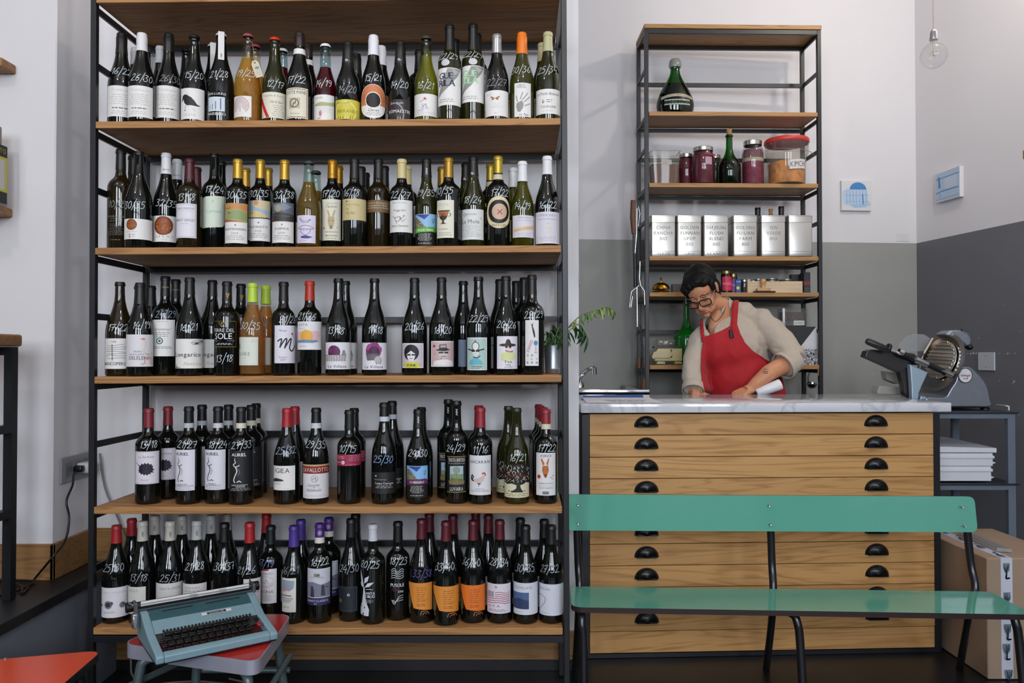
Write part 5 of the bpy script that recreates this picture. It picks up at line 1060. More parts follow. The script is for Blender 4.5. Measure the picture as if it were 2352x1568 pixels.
# ================================================================ green bench
GREEN = mat('green_laminate', '#60a793', .07, 0, 1.0, .6, noise=(2, .04)); LEG = mat('dark_lacquered_tube', '#3a3a3e', .25, .75)
bench = tag(empty('school_bench', (.86, 2.45, 0)), 'long green laminate bench with dark tubular legs, in front of the plan chest', 'bench')
iv = Matrix.Translation((-.86, -2.45, 0))
def W(px, py, Y): return iv @ P(px, py, Y)
YB0, YB1 = 2.585, 2.575
yb = 2.58
tl, trr, blk, brr = W(1306, 1135, yb), W(2238, 1140, yb + .01), W(1306, 1218, yb - .012), W(2246, 1222, yb)
def rquad(a, b, c, d, r, th, m, name, par, edge=None, n=6):
    """rounded slab through corners a (tl) b (tr) c (br) d (bl), thickness th behind"""
    nrm = (b - a).cross(d - a).normalized(); 
    if nrm.y < 0: nrm = -nrm
    cs = [a, b, c, d]; o = []
    for i in range(4):
        p, q, s = cs[i - 1], cs[i], cs[(i + 1) % 4]; u = (p - q).normalized(); v = (s - q).normalized(); p0 = q + u * r[i]; p1 = q + v * r[i]
        for k in range(n + 1):
            t = k / n; o.append((1 - t) ** 2 * p0 + 2 * t * (1 - t) * q + t * t * p1)
    N = len(o); mb = MB(); e = nrm * th; ins = .0
    mb.add(o + [v + e for v in o], [tuple(range(N))], m)
    mb.add(o + [v + e for v in o], [tuple(range(2 * N - 1, N - 1, -1))] + [(i, i + N, (i + 1) % N + N, (i + 1) % N) for i in range(N)], edge or m)
    return mb.build(name, parent=par)
BR = mat('dark_ply_edge', '#2a1b1c', .4)
rquad(tl, trr, brr, blk, (.01, .022, .022, .01), .014, GREEN, 'backrest', bench, BR)
zse = .362
def S(px, py): return iv @ onz(px, py, zse)
a, b, c, d = S(1311, 1346), S(2274, 1358), S(2374, 1411), S(1312, 1394)
def slab_down(a, b, c, d, r, th, m, em, name, par):
    o = rquad(a, b, c, d, r, .001, m, name, par); 
    me = o.data; N = len(me.vertices) // 4
    vs = [me.vertices[i].co.copy() for i in range(N)]; bpy.data.objects.remove(o)
    mb = MB(); mb.add(vs, [tuple(range(N))], m); lo = [v - Vector((0, 0, th)) for v in vs]
    mb.add(vs + lo, [tuple(range(2 * N - 1, N - 1, -1))] + [(i, i + N, (i + 1) % N + N, (i + 1) % N) for i in range(N)], em); return mb.build(name, parent=par)
slab_down(d, c, b, a, (.04, .04, .03, .03), .016, GREEN, BR, 'seat', bench)
def leg(pts, r=.0125): 
    MB().tube(spline([iv @ p if not isinstance(p, tuple) else p for p in pts], 8), r, 12).build('leg', LEG, bench, 60)
zb_ = zse - .017 - .0135
# rear legs run from the floor, past the seat edge, up behind the backrest
for (tx, sx, fx) in ((1323, 1331, 1330), (1768, 1776, 1760), (2214, 2240, 2204)):
    t = P(tx, 1150, 2.612); m1 = P(tx + (sx - tx) * .6, 1290, 2.60); s = P(sx, 1350, 2.575); lo = P(sx - 2 if tx < 2000 else 2226, 1408, 2.575); f = onz(fx, 1536, .001)
    if tx == 1323: f = Vector((lo.x, 2.72, .001))
    if tx == 1323: t.x = max(t.x, XR - .0 + .016)
    leg([t, m1, s, lo, f])
for (sx, bx, fx) in ((1337, 1338, 1342), (1820, 1838, 1847), (2316, 2344, 2356)):
    y = 2.36; A0 = onz(sx if sx != 1337 else 1337, 1404, zb_); A0 = Vector((P(bx, 1410, y + .02).x - (.05 if sx != 1337 else .0), 2.44, zb_)); 
    B0 = Vector((P(bx, 1425, y).x, y + .02, zb_ - .03)); f = P(fx, 1700, y - .03); f.z = .001; f.x = P(fx, 1560, y - .02).x
    M0 = Vector((P(bx + 3, 1440, y).x, y + .015, zb_ - .07)); 
    leg([A0, (A0 + B0) / 2 + Vector((.012 if sx != 1337 else 0, -.015, .012)), B0, M0, (M0 + f) / 2, f])
SCR = mat('zinc_screw', '#c9c9c9', .25, 1)
for (x, y) in ((1328, 1159), (1328, 1202), (1767, 1161), (1770, 1204), (2211, 1164), (2217, 1208)):
    p = W(x, y, yb - .0075 if y < 1180 else yb - .013); 
    Mq = Matrix.Translation(p) @ Euler((R_(90), 0, 0)).to_matrix().to_4x4()
    mb = MB(); mb.lathe([(.0045, -.002), (.0045, 0), (.003, .0016), (.0012, .0012), (0, .0005)], 12, None, Mq); o = mb.build('screw', SCR, bench, 50)

# ================================================================ cart with slicer and crates
GMET = mat('grey_enamel_steel', '#6e7886', .4, .2, noise=(8, .1)); DARK = mat('dark_tray', '#20242b', .35)
CY0, CY1 = 3.20, 3.62
cx1 = P(2332, 1000, CY0).x; cx0 = CW * math.cos(cyaw) + FL.x + .03
zt = P(2250, 946, CY0).z; zsh = P(2250, 1110, CY0).z
cart = tag(empty('serving_cart', (cx0, CY0, 0)), 'grey enamelled steel trolley carrying the meat slicer, right of the chest', 'cart')
cwid = cx1 - cx0; cd = CY1 - CY0; pw = .03
for x in (0, cwid - pw):
    for y in (0, cd - .02): MB().box(x, x + pw, y, y + .02, .06, zt - .006).build('post', GMET, cart)
for k, z in enumerate((zt, zsh, .18)):
    mb = MB(); mb.rbox(-.005, cwid + .012, -.01, cd, z - .006, z, .002, DARK); mb.box(pw, cwid - pw, 0, .012, z - .026, z - .006, GMET); mb.box(pw, cwid - pw, cd - .012, cd, z - .026, z - .006, GMET); mb.build('tray', parent=cart)
for x in (.015, cwid - .015):
    for y in (.012, cd - .012): MB().lathe([(0, 0), (.022, .0), (.026, .01), (.026, .04), (.01, .05), (.01, .06), (0, .06)], 14, None, Matrix.Translation((x, y, .001))).build('caster', BLACKP, cart, 50)
h0, h1, h2 = P(2290, 930, CY1 - .1), P(2317, 933, CY0 + .1), P(2319, 946, CY0 + .1)
MB().tube([tuple(Vector(v) - Vector((cx0, CY0, 0))) for v in (h0, P(2312, 932, CY0 + .1), h1, Vector((h1.x, h1.y, zt)))], .0035, 8).build('rail', mat('white_wire', '#c9c9c9', .4), cart, 60)
# white plastic proofing crates
CR = mat('white_polyethylene', '#d3d6dc', .4)
ya = CY0 + .02; xa = cx0 + pw + .012
for (zlo, zhi, x1, lab, gp) in ((P(2200, 1104, ya).z, P(2200, 1070, ya).z, P(2283, 1080, ya).x, 'lower white plastic dough crate on the trolley shelf', None), (P(2200, 1070, ya).z, P(2200, 1040, ya).z, P(2287, 1080, ya).x, 'upper white plastic dough crate with raised rim on the trolley', None)):
    zlo = max(zlo, zsh + .001) if 'lower' in lab else zlo + .001
    r = empty('dough_crate', (xa, ya, zlo)); hh = zhi - zlo - .001; wd = x1 - xa; tag(r, lab, 'crate', 'white dough crates')
    dp = .34; mb = MB(); mb.box(0, wd - .012, 0, .006, 0, hh); mb.box(0, wd - .012, dp - .006, dp, 0, hh); mb.box(0, .006, .006, dp - .006, 0, hh); mb.box(wd - .018, wd - .012, .006, dp - .006, 0, hh); mb.box(.006, wd - .018, .006, dp - .006, 0, .006)
    mb.build('tub', CR, r); MB().rbox(-.002, wd - .006, -.005, dp + .005, hh - .022, hh - .010, .002).build('rim', CR, r)
    mb = MB(); mb.prism([(wd - .012, hh * .35), (wd + .008, hh * .22), (wd - .012, hh * .08)], dp - .02, None, Matrix.Translation((0, .01, 0))); mb.build('grip', CR, r)
r = P(2287, 1034, ya); 
lidz = P(2200, 1040, ya).z + .002
mb = MB(); wd = P(2289, 1040, ya).x - xa; mb.add([(xa, ya, lidz), (xa + wd, ya, lidz), (xa + wd, ya + .3, lidz), (xa, ya + .3, lidz), (xa, ya, lidz + .026), (xa + wd, ya, lidz + .018), (xa + wd - .02, ya + .33, lidz + .028), (xa, ya + .33, lidz + .055)], [(3, 2, 1, 0), (4, 5, 6, 7), (0, 1, 5, 4), (1, 2, 6, 5), (2, 3, 7, 6), (3, 0, 4, 7)], CR)
tag(mb.build('crate_lid'), 'thick white plastic lid lying on top of the two crates', 'lid')

# meat slicer (outlines taken in metres at its own distance)
ALU = mat('cast_aluminium', '#8b9099', .36, .7, noise=(30, .05)); ALU2 = mat('anodised_bluegrey', '#a3b6c6', .35, .5); DKA = mat('dark_polished_plate', '#3b3a3a', .3, .6)
YS = 3.36
sl = empty('meat_slicer', (P(2200, 900, YS).x, YS, zt + .001)); so = sl.location.copy()
tag(sl, 'cast aluminium meat slicer with black handle and round blade', 'slicer')
def L2(px, py, Y=YS): v = P(px, py, Y) - so; return (v.x, v.z)
def prism_px(pts, y0, th, name, m, sm=None, bev=.004):
    mb = MB(); mb.prism([L2(x, y, YS + y0) for x, y in pts], th, m, Matrix.Translation((0, y0, 0))); o = mb.build(name, parent=sl, smooth=sm)
    if bev: q = o.modifiers.new('b', 'BEVEL'); q.width = bev; q.segments = 3; q.limit_method = 'ANGLE'
    return o
hp = spline([Vector((x, y, 0)) for x, y in ((2129, 913), (2160, 913), (2174, 910), (2183, 895), (2196, 874), (2200, 855), (2207, 846), (2222, 842), (2234, 846), (2254, 866), (2268, 888), (2274, 915), (2276, 933), (2240, 934), (2182, 934), (2130, 934))], 3, True)
prism_px([(v.x, v.y) for v in hp], -.06, .22, 'housing', ALU, 30, .012)
prism_px([(2060, 930), (2260, 930), (2258, 936), (2062, 936)], -.05, .3, 'base_skirt', BLACKP, None, .002)
prism_px([(2066, 915), (2135, 915), (2135, 933), (2066, 933)], .0, .16, 'base_plate', ALU)
def disc(name, px, py, ra, y, m, tilt, yawd, prof=None, ring=None):
    c = P(px, py, YS + y) - so; Mx = Matrix.Translation(c) @ Euler((0, R_(tilt), 0)).to_matrix().to_4x4() @ Euler((0, 0, R_(yawd))).to_matrix().to_4x4() @ Euler((R_(90), 0, 0)).to_matrix().to_4x4()
    mb = MB(); mb.lathe(prof, 48, m, Mx); return mb.build(name, parent=sl, smooth=35), Mx
disc('blade_guard', 2164, 833, 0, .035, mat('guard_steel', '#a6a7a8', .3, .9), 17, -80, [(.118, .0), (.126, .0), (.133, .006), (.133, .014), (.118, .014), (.118, 0)])
disc('blade', 2163, 832, 0, .035, CHROME, 17, -80, [(0, .002), (.06, .002), (.085, .004), (.117, .007), (.117, .009), (0, .012)])
o, Mx = disc('blade_cover', 2165, 828, 0, .02, mat('cover_plate', '#bdbab2', .3, .8), 17, -80, [(0, .014), (.07, .014), (.085, .010), (.085, .006), (0, .006)])
mb = MB()
for k in range(11):
    x = -.08 + k * .016; hh = math.sqrt(max(0, .082 ** 2 - x * x)); mb.tube([Mx @ Vector((-hh, x, .0165)), Mx @ Vector((hh, x, .0165))], .0032, 6)
mb.build('ridge', mat('ridge_steel', '#cfcac0', .3, .9), sl, 60)['kind'] = 'stuff'
prism_px([(2170, 768), (2185, 758), (2205, 757), (2226, 764), (2234, 776), (2233, 792), (2222, 798), (2208, 786), (2190, 776)], .0, .09, 'sharpener', ALU, 30, .01)
mb = MB()
for (x, y, rr) in ((2203, 760, .016), (2216, 793, .02), (2226, 797, .018)):
    mb = MB(); mb.ell(P(x, y, YS + .02) - so, (rr * .8, rr, rr * .7)); mb.build('knob', BLACKP, sl, 60)
# carriage: sloping plate, bar, clamps, support, handle
prism_px([(1987, 819), (1992, 806), (2002, 802), (2052, 805), (2100, 812), (2128, 838), (2092, 838), (2068, 856), (2030, 838)], -.06, .05, 'carriage_tray', DKA, None, .003)
mb = MB(); mb.tube([P(2063, 808, YS - .09) - so, P(2186, 861, YS - .07) - so], .0125, 12); mb.build('guide_bar', mat('bar_steel', '#4c4d50', .3, .9), sl, 60)
for a_, b_ in (((2064, 807), (2074, 811)), ((2102, 825), (2130, 837)), ((2171, 855), (2186, 862))):
    MB().tube([P(*a_, YS - .094) - so, P(*b_, YS - .094) - so], .0142, 12).build('clamp', CHROME, sl, 60)
prism_px([(2090, 836), (2132, 855), (2117, 888), (2111, 903), (2110, 917), (2095, 917), (2094, 885)], -.085, .03, 'carriage_support', ALU2, None, .004)
prism_px([(2066, 848), (2092, 838), (2095, 917), (2078, 905), (2074, 880)], -.05, .04, 'support_web', DKA, None, .004)
prism_px([(2115, 909), (2128, 911), (2128, 918), (2113, 918)], -.06, .03, 'foot_block', ALU2, None, .003)
MB().tube([P(1990, 782, YS - .1) - so, P(1994, 784, YS - .1) - so, P(2034, 801, YS - .1) - so, P(2044, 804, YS - .1) - so], [.010, .0145, .0145, .012], 14).build('handle', BLACKP, sl, 60)
mb = MB(); mb.lathe([(0, 0), (.019, 0), (.021, .006), (.019, .012), (0, .012)], 20, None, Matrix.Translation(P(2037, 798, YS - .1) - so) @ Euler((0, R_(113), 0)).to_matrix().to_4x4()); mb.build('handle_collar', BLACKP, sl, 50)
MB().tube([P(2044, 803, YS - .09) - so, P(2064, 810, YS - .09) - so], .005, 8).build('handle_stem', CHROME, sl, 60)
MB().tube([P(2122, 812, YS - .02) - so, P(2142, 777, YS + .01) - so], .0045, 8).build('fence_rod', mat('rod_grey', '#b5b2ab', .4, .5), sl, 60)
CLR = thin_glass('clear_acrylic', '#dfe3e6', .6, .08, dirt=.22)
mb = MB(); mb.prism([L2(x, y, YS + .03) for x, y in ((2062, 796), (2080, 772), (2100, 766), (2124, 768), (2142, 780), (2124, 806), (2080, 808))], .004, None, Matrix.Translation((0, .03, 0))); mb.build('plastic_guard', CLR, sl)
prism_px([(2034, 852), (2068, 856), (2074, 878), (2062, 882), (2038, 872)], .06, .05, 'thickness_plate', mat('pale_grey_plastic', '#8f9088', .5), None, .003)
prism_px([(2015, 898), (2020, 886), (2076, 888), (2078, 908), (2015, 904)], .05, .06, 'drip_tray', mat('pale_grey_plastic', '#8f9088', .5), None, .003)
for x in (2266, 2100): 
    v = P(x, 938, YS - .03) - so; MB().lathe([(0, -v.z), (.018, -v.z), (.015, -v.z + .012), (.008, .006), (.008, .02), (0, .02)], 14, None, Matrix.Translation((v.x, -.03, v.z if False else 0)) ).build('rubber_foot', BLACKP, sl, 50) if False else None
for x in (2262, 2080):
    v = P(x, 938, YS - .03) - so; MB().lathe([(0, 0), (.019, 0), (.016, .01), (.009, .02), (0, .02)], 14, None, Matrix.Translation((v.x, -.03, 0))).build('rubber_foot', BLACKP, sl, 50)
bc = P(2217, 862, YS - .0625) - so
A = Art(lambda a, b, off: Vector((bc.x - .032 + a, -.0625 - off * 6, bc.z + .034 - b)), .064, .068, .1); A.c(.5, .5, .47, '#2a2c30', ry=.5, n=30); A.c(.5, .5, .42, '#d5d4d8', ry=.45, n=30); A.t('omega', .5, .56, .16, '#b83038', mw=.62, sl=.3, bold=.04); A.r(.36, .66, .48, .72, '#4a8a60'); A.r(.52, .66, .66, .72, '#b83038')
A.build('round_badge', sl)

# cardboard carton with printed tape
CARD = mat('brown_cardboard', '#9b8470', .75, noise=(10, .06))
by0 = onz(2265, 1560, .002).y; ct = P(2265, 1283, by0).z; bx0 = max(P(2267, 1300, by0).x, FL.x + CW * math.cos(cyaw) + .012)
bx1 = bx0 + .30; by1 = CY0 - .03; 
cb = empty('cardboard_box', (bx0, by0, .002)); tag(cb, 'tall brown cardboard carton closed with white tree-printed tape, beside the bench', 'box')
H_ = ct; MB().rbox(0, bx1 - bx0, 0, by1 - by0, 0, H_, .003).build('carton', CARD, cb)
tx = P(2298, 1300, by0).x - bx0; tw = .036
TAPE = mat('white_packing_tape', '#c5c8d6', .3)
mb = MB(); e = .0012; mb.box(tx, tx + tw + .004, -e, .0, .004, H_ + e); mb.box(tx, tx + tw + .004, 0, by1 - by0 - .01, H_, H_ + e); tp = mb.build('tape', TAPE, cb)
def treeprint(A, u, v, s, c='#2f3f48'):
    rn = random.Random(int(v * 100)); A.p([(u - .3 * s, v - .02), (u + .36 * s, v - .022), (u + .34 * s, v + .04), (u + .08 * s, v + .062), (u - .12 * s, v + .055), (u - .26 * s, v + .02)], '#6f7f86')
    for k in range(16): A.l([(u, v + .06), (u + rn.uniform(-.3, .36) * s, v + rn.uniform(-.02, .03))], .03, c)
    A.l([(u + .02, v + .04), (u, v + .08), (u - .02, v + .1), (u + .1, v + .105), (u + .3 * s, v + .1)], .14, c, sm=3)
A = Art(lambda a, b, off: Vector((tx + a, -e - off * 2, H_ - b)), tw, H_, .05)
for v in (.06, .30, .56, .72, .93): treeprint(A, .5 if v != .72 else .35, v, 1)
A.build('tape_print', tp)
A = Art(lambda a, b, off: Vector((tx + a, b, H_ + e + off * 2)), tw, by1 - by0, .05)
for v in (.05, .3, .55, .8): treeprint(A, .5, v, 1)
A.build('tape_print', tp)
mb = MB(); rn = random.Random(3); vs = []; n = 8
pf = MB(); M = Matrix.Translation((0, 0, 0)); pts = [(.085, .08), (.13, .07), (.14, .3), (.10, .36)]
vs = [(x + rn.uniform(-.004, .004), y, H_ + .003) for x, y in pts] + [(x, y, H_ + .012 + rn.uniform(0, .008)) for x, y in pts]
mb.add([Vector(v) + Vector((bx0, by0, .002)) for v in vs], [(3, 2, 1, 0), (4, 5, 6, 7), (0, 1, 5, 4), (1, 2, 6, 5), (2, 3, 7, 6), (3, 0, 4, 7)], thin_glass('crumpled_film', '#dfe2e6', .8, .15, dirt=.35)); tag(mb.build('plastic_wrapper'), 'thin crumpled clear plastic wrapper on top of the cardboard carton', 'wrapper')

# ================================================================ small shelf unit behind the counter
UY0, UY1 = 3.95, 4.15; UYAW = R_(2)
uL = P(1487, 800, UY0).x - .01; uR = P(1894, 800, UY0).x
small = tag(empty('kitchen_shelf', (uL, UY0, 0), (0, 0, R_(1.2))), 'narrow black iron shelf unit with oak boards behind the woman', 'shelving unit')
uw = uR - uL; ud = .235; pw = .02
small.matrix_world = Matrix.Translation((uL, UY0, 0)) @ Euler((0, 0, R_(1.2))).to_matrix().to_4x4()
SW2 = wood('oak_shelf_kitchen', '#ab7f49', '#7f562c', .5, 1.0, 'X', .06)
uz = [P(1690, y, UY0).z for y in (55, 256, 420, 588, 671, 838)]
for x in (0, uw - pw):
    for y in (0, ud - pw): MB().rbox(x, x + pw, y, y + pw, .001, uz[0] - .024, .0015).build('post', IRON, small)
for k, z in enumerate(uz):
    a, b = (pw + .001, uw - pw - .001) if k else (-.002, uw + .002)
    MB().rbox(a, b, -.004, ud - pw if k else ud, z - .022, z, .002).build('shelf_board', SW2, small)
    for x in (.001, uw - .009): MB().box(x, x + .008, pw, ud - pw, z - .042 if k else z - .046, z - .022 if k else z - .024).build('side_rail', IRON, small)
    MB().box(pw, uw - pw, ud - pw + .002, ud - .001, z - .042, z - .023).build('back_rail', IRON, small)
    if not k: MB().box(pw, uw - pw, .002, pw - .002, z - .044, z - .024).build('front_rail', IRON, small)
for i in range(5):
    z = (uz[i] + uz[i + 1]) / 2 - .01
    if i == 3: continue
    for x in (.001, uw - .009): MB().box(x, x + .008, pw, ud - pw, z - .01, z + .01).build('side_rail', IRON, small)
    if i != 2: MB().box(pw, uw - pw, ud - pw + .002, ud - .002, z - .01, z + .01).build('back_rail', IRON, small)
def on(px, k, Yo=.1): Y = UY0 + Yo; return Vector((P(px, 600, Y).x, Y, uz[k] + .0006))
# demijohn
def px_m(n, Y): return n / F * Y
GRB = thin_glass('bottle_green_glass', '#3f9a4a', 1.0, .03); GDK = mat('dark_vermouth', '#0b120c', .06, 0, .6)
p = on(1552, 1, .1); Y = p.y; r = px_m(43, Y); hh = P(1552, 138, Y).z - p.z
d = empty('flat_flask_bottle', p); tag(d, 'round-bellied green flask of dark liquid with paper bands, topmost kitchen shelf', 'bottle')
pr = [(0, .004), (r * .8, 0), (r * .9, .01), (r, .16 * hh), (r * .98, .26 * hh), (r * .86, .38 * hh), (r * .68, .5 * hh), (r * .5, .6 * hh), (r * .34, .7 * hh), (r * .26, .78 * hh), (r * .25, .86 * hh), (r * .3, .88 * hh), (r * .3, .95 * hh), (r * .22, hh), (0, hh)]
pr = [(v.x, v.y) for v in spline([Vector((a, b, 0)) for a, b in pr[1:]], 3)]; pr = [(0, .004)] + [(max(a, 0), b) for a, b in pr]
MB().lathe(pr, 36, GRB, None, 1, .7).build('glass_body', parent=d, smooth=180)
lv = .58 * hh; q = [(max(a - .0025, 0), max(b, .006)) for a, b in pr if b < lv]; q.append((0, lv)); MB().lathe(q, 30, GDK, None, 1, .7).build('wine', parent=d, smooth=50)
MB().lathe([(r * .3 + .001, .86 * hh), (r * .32 + .002, .9 * hh), (r * .31, .97 * hh), (r * .24, hh + .002), (0, hh + .003)], 18, thin_glass('wax_film', '#cfe0cf', .6, .2, dirt=.35)).build('seal', parent=d, smooth=60)
def rp(z_):
    for (a, b), (c_, d_) in zip(pr[1:], pr[2:]):
        if b <= z_ <= d_ and d_ > b: return a + (c_ - a) * (z_ - b) / (d_ - b)
    return .01
def band(par, za, zb, rf, col, txt, a0, a1, tc='#3a3a3a', th=.5, sy=1.0, name='paper_label', bow=0, sl=0, tilt=0):
    A = Art(lambda a, b, off: (lambda an, z_: Vector(((rf(z_) + .0006 + off) * math.sin(an), -(rf(z_) + .0006 + off) * math.cos(an) * sy, z_ )))(a0 + (a1 - a0) * a, zb - (zb - za) * b - bow * (a - .5) ** 2 + tilt * (a - .5)), 1, 1, .06, 0)
    A.p([(0, 0), (1, 0), (1, 1), (0, 1)], col)
    if txt:
        s = (a1 - a0) * rf((za + zb) / 2) / (zb - za); A.lay += 1; H = th; xw = 0
        adv = [(GL[c][2] + .16) if c in GL else .42 for c in txt]; W_t = sum(adv) * H / s; kx = min(1, .9 / W_t); x = .5 - W_t * kx / 2
        for ch, ad in zip(txt, adv):
            if ch in GL:
                vs, fs, _ = GL[ch]; A.mb.add([A.f(x + (vx + vy * sl) * H / s * kx, .5 + H / 2 - vy * H, A.lay * .00015) for vx, vy in vs], fs, ink(tc))
            x += ad * H / s * kx
    return A.build(name, par)
band(d, .30 * hh, .35 * hh, rp, '#b9b59a', 'VERMOUTH DI TORINO AL BARBERA', -1.0, 1.0, th=.6, sy=.7, bow=.05)
band(d, .155 * hh, .25 * hh, rp, '#a9a8a8', 'VERMOUTH IVR 16', -.75, .75, th=.5, sy=.7, tc='#222222')
# shelf 2: tub, jars, bottle, bucket
def tubpx(px0, px1, py, k, Yo): Y = UY0 + Yo; return (P(px1, 600, Y).x - P(px0, 600, Y).x), P((px0 + px1) / 2, py, Y).z - uz[k]
PLC = thin_glass('cloudy_plastic', '#f4f1ea', .6, .08, dirt=.07)
w_, h_ = tubpx(1491, 1559, 348, 2, .05); p = on(1525, 2, .09)
t = tag(empty('plastic_tub', p), 'translucent square plastic tub of brown paste at the left of its shelf', 'container')
def taper(w0, w1, d0, d1, z0, z1, m, name, par, open_=False, r=.012):
    a = rpoly(-w0 / 2, w0 / 2, -d0 / 2, d0 / 2, r, 4); b = rpoly(-w1 / 2, w1 / 2, -d1 / 2, d1 / 2, r, 4); n = len(a)
    vs = [(x, y, z0) for x, y in a] + [(x, y, z1) for x, y in b]; fs = [tuple(range(n))[::-1]] + [(i, (i + 1) % n, n + (i + 1) % n, n + i) for i in range(n)] + ([] if open_ else [tuple(range(n, 2 * n))])
    mb = MB(); mb.add(vs, fs, m); return mb.build(name, parent=par, smooth=40)
taper(w_ * .86, w_, .10, .115, 0, h_, PLC, 'tub', t, True); taper(w_ * .84, w_ * .92, .095, .105, .002, h_ * .62, mat('brown_paste', '#6b4a38', .8), 'paste', t)
mb = MB(); mb.tube([(x, y, h_) for x, y in rpoly(-w_ / 2, w_ / 2, -.0575, .0575, .012, 4)], .003, 6, closed=True); mb.build('rim', PLC, t, 60)
A = Art(lambda a, b, off: Vector((-.02 + a, -.056 - off, h_ * .72 - b)), .05, .022, .1); A.r(0, 0, 1, 1, '#b5aca4'); A.l([(.1, .7), (.3, .2), (.4, .8), (.6, .3), (.9, .6)], .03, '#77706a', sm=3); A.build('paper_label', t)
JG = thin_glass('jar_glass', '#e6e6e4', 1, .02); JAM = mat('red_cabbage', '#6d1730', .55, noise=(60, .3)); LIDM = mat('tin_lid', '#b5b2a8', .25, .9)
def jar(px, py0, wpx, k, Yo, fill, lab, level=.78, lidh=.1, lm=None, cat='jar', grp=None, neck=.86, name='glass_jar'):
    p = on(px, k, Yo); Y = p.y; R = px_m(wpx / 2, Y); H = P(px, py0, Y).z - p.z; j = empty(name, p); tag(j, lab, cat, grp)
    q = [(0, .002), (R * .9, 0), (R, .006), (R, H * .72), (R * .96, H * .8), (R * neck, H * .86), (R * neck, H * .9)]
    MB().lathe(q, 28, JG).build('glass_body', parent=j, smooth=45)
    L_ = H * level; MB().lathe([(0, .005), (R * .92, .005), (R * .94, min(L_, H * .78)), (R * (.94 if L_ < H * .8 else neck - .04), L_), (0, L_)], 24, fill).build('contents', parent=j, smooth=45)
    lh = H * lidh; MB().lathe([(R * neck + .0015, H - lh), (R * neck + .002, H - .002), (R * neck, H), (0, H - .0005)], 28, lm or LIDM).build('lid', parent=j, smooth=40); return j, R, H
jar(1577, 355, 36, 2, .13, JAM, 'smaller jar of purple cabbage half hidden behind the larger one', .86)
j, R, H = jar(1616, 340, 51, 2, .06, JAM, 'large jar of purple cabbage with silver lid, next to small jar', .86)
band(j, H * .5, H * .7, lambda z: R, '#b58f9c', None, -.05, .6); MB().lathe([(R + .001, H * .76), (R + .0012, H * .79)], 24, mat('rubber_band', '#8a2a40', .6), Matrix.Rotation(R_(5), 4, 'Y')).build('rubber_band', parent=j, smooth=40)
jar(1644, 357, 28, 2, .172, mat('dark_preserve', '#1c1610', .5), 'dark preserve jar hidden between cabbage jar and corked bottle', .8)
p = on(1676, 2, .07); Y = p.y; R = px_m(26, Y); H = P(1676, 310, Y).z - p.z; d = empty('liqueur_bottle', p); tag(d, 'stout green bottle with a long neck and cork stopper', 'bottle')
pr = [(0, .006), (R * .9, 0), (R, .01), (R, .34 * H), (R * .98, .4 * H), (R * .86, .47 * H), (R * .6, .54 * H), (R * .4, .62 * H), (R * .3, .72 * H), (R * .27, .95 * H), (R * .34, .96 * H), (R * .34, .985 * H), (R * .26, H)]
MB().lathe(pr, 28, GRB).build('glass_body', parent=d, smooth=50); MB().lathe([(0, .008)] + [(max(a - .002, 0), max(b, .008)) for a, b in pr[1:6]] + [(0, .47 * H)], 24, mat('dark_liqueur', '#0a0f0c', .1)).build('liqueur', parent=d, smooth=50)
MB().lathe([(R * .2, .95 * H), (R * .24, H), (R * .25, H + px_m(13, Y)), (0, H + px_m(13, Y))], 14, mat('cork', '#a87d4a', .8, noise=(80, .2))).build('cork', parent=d, smooth=40)
JAM2 = mat('pink_cabbage', '#8c3450', .55, noise=(50, .35))
j, R, H = jar(1730, 325, 50, 2, .075, JAM2, 'jar of pink pickles with a cream layer near the top', .6, neck=.8); MB().lathe([(R * .95, H * .52), (R * .96, H * .6), (0, H * .6)], 24, mat('cream_layer', '#c9bfa0', .6)).build('cream_layer', parent=j, smooth=40)
MB().lathe([(R * .94, H * .6), (R * .94, H * .7), (R * .8, H * .8), (0, H * .8)], 20, liquid('pink_residue', '#b58090', .45)).build('residue', parent=j, smooth=40)
# bucket
p = on(1808, 2, .075); Y = p.y; R1 = px_m(55, Y); R0 = px_m(45, Y); H = P(1813, 330, Y).z - p.z; bk = empty('plastic_bucket', p); tag(bk, 'clear plastic bucket of orange kimchi with a red lid', 'bucket')
R1 = .100; R0 = .090
MB().lathe([(0, .002), (R0 * .96, 0), (R0, .006), (R0 * 1.06, H * .6), (R0 * 1.08, H * .7), (R1 * 1.06, H * .72), (R1 * 1.08, H * .98)], 36, PLC).build('tub', parent=bk, smooth=40)
KM = mat('kimchi', '#d98f3c', .6, noise=(28, .5), bump=(60, .8)); MB().lathe([(0, .006), (R0 * .95, .006), (R0 * 1.0, H * .52), (R0 * .6, H * .58), (0, H * .56)], 30, KM).build('contents', parent=bk, smooth=60)
MB().lathe([(R1 * 1.09, H * .97), (R1 * 1.12, H * .99), (R1 * 1.12, H * 1.05), (R1 * 1.08, H * 1.08), (R1 * .9, H * 1.06), (0, H * 1.06)], 36, mat('red_plastic_lid', '#c5362c', .4), Matrix.Rotation(R_(0), 4, 'Y')).build('lid', parent=bk, smooth=40)
MB().tube(spline([(-R1 * 1.05, -.0, H * .83), (-R1 * .8, -R1 * .85, H * .78), (0, -R1 * 1.18, H * .74), (R1 * .8, -R1 * .85, H * .73), (R1 * 1.3, -.02, H * .72)], 5), .003, 6, PLC).build('carry_handle', parent=bk, smooth=60)
band(bk, H * .32, H * .54, lambda z: R0 * 1.04 + .001, '#cfccc8', 'KIMCHI', -.2, .85, '#4a3a3a', .55, tilt=.008)
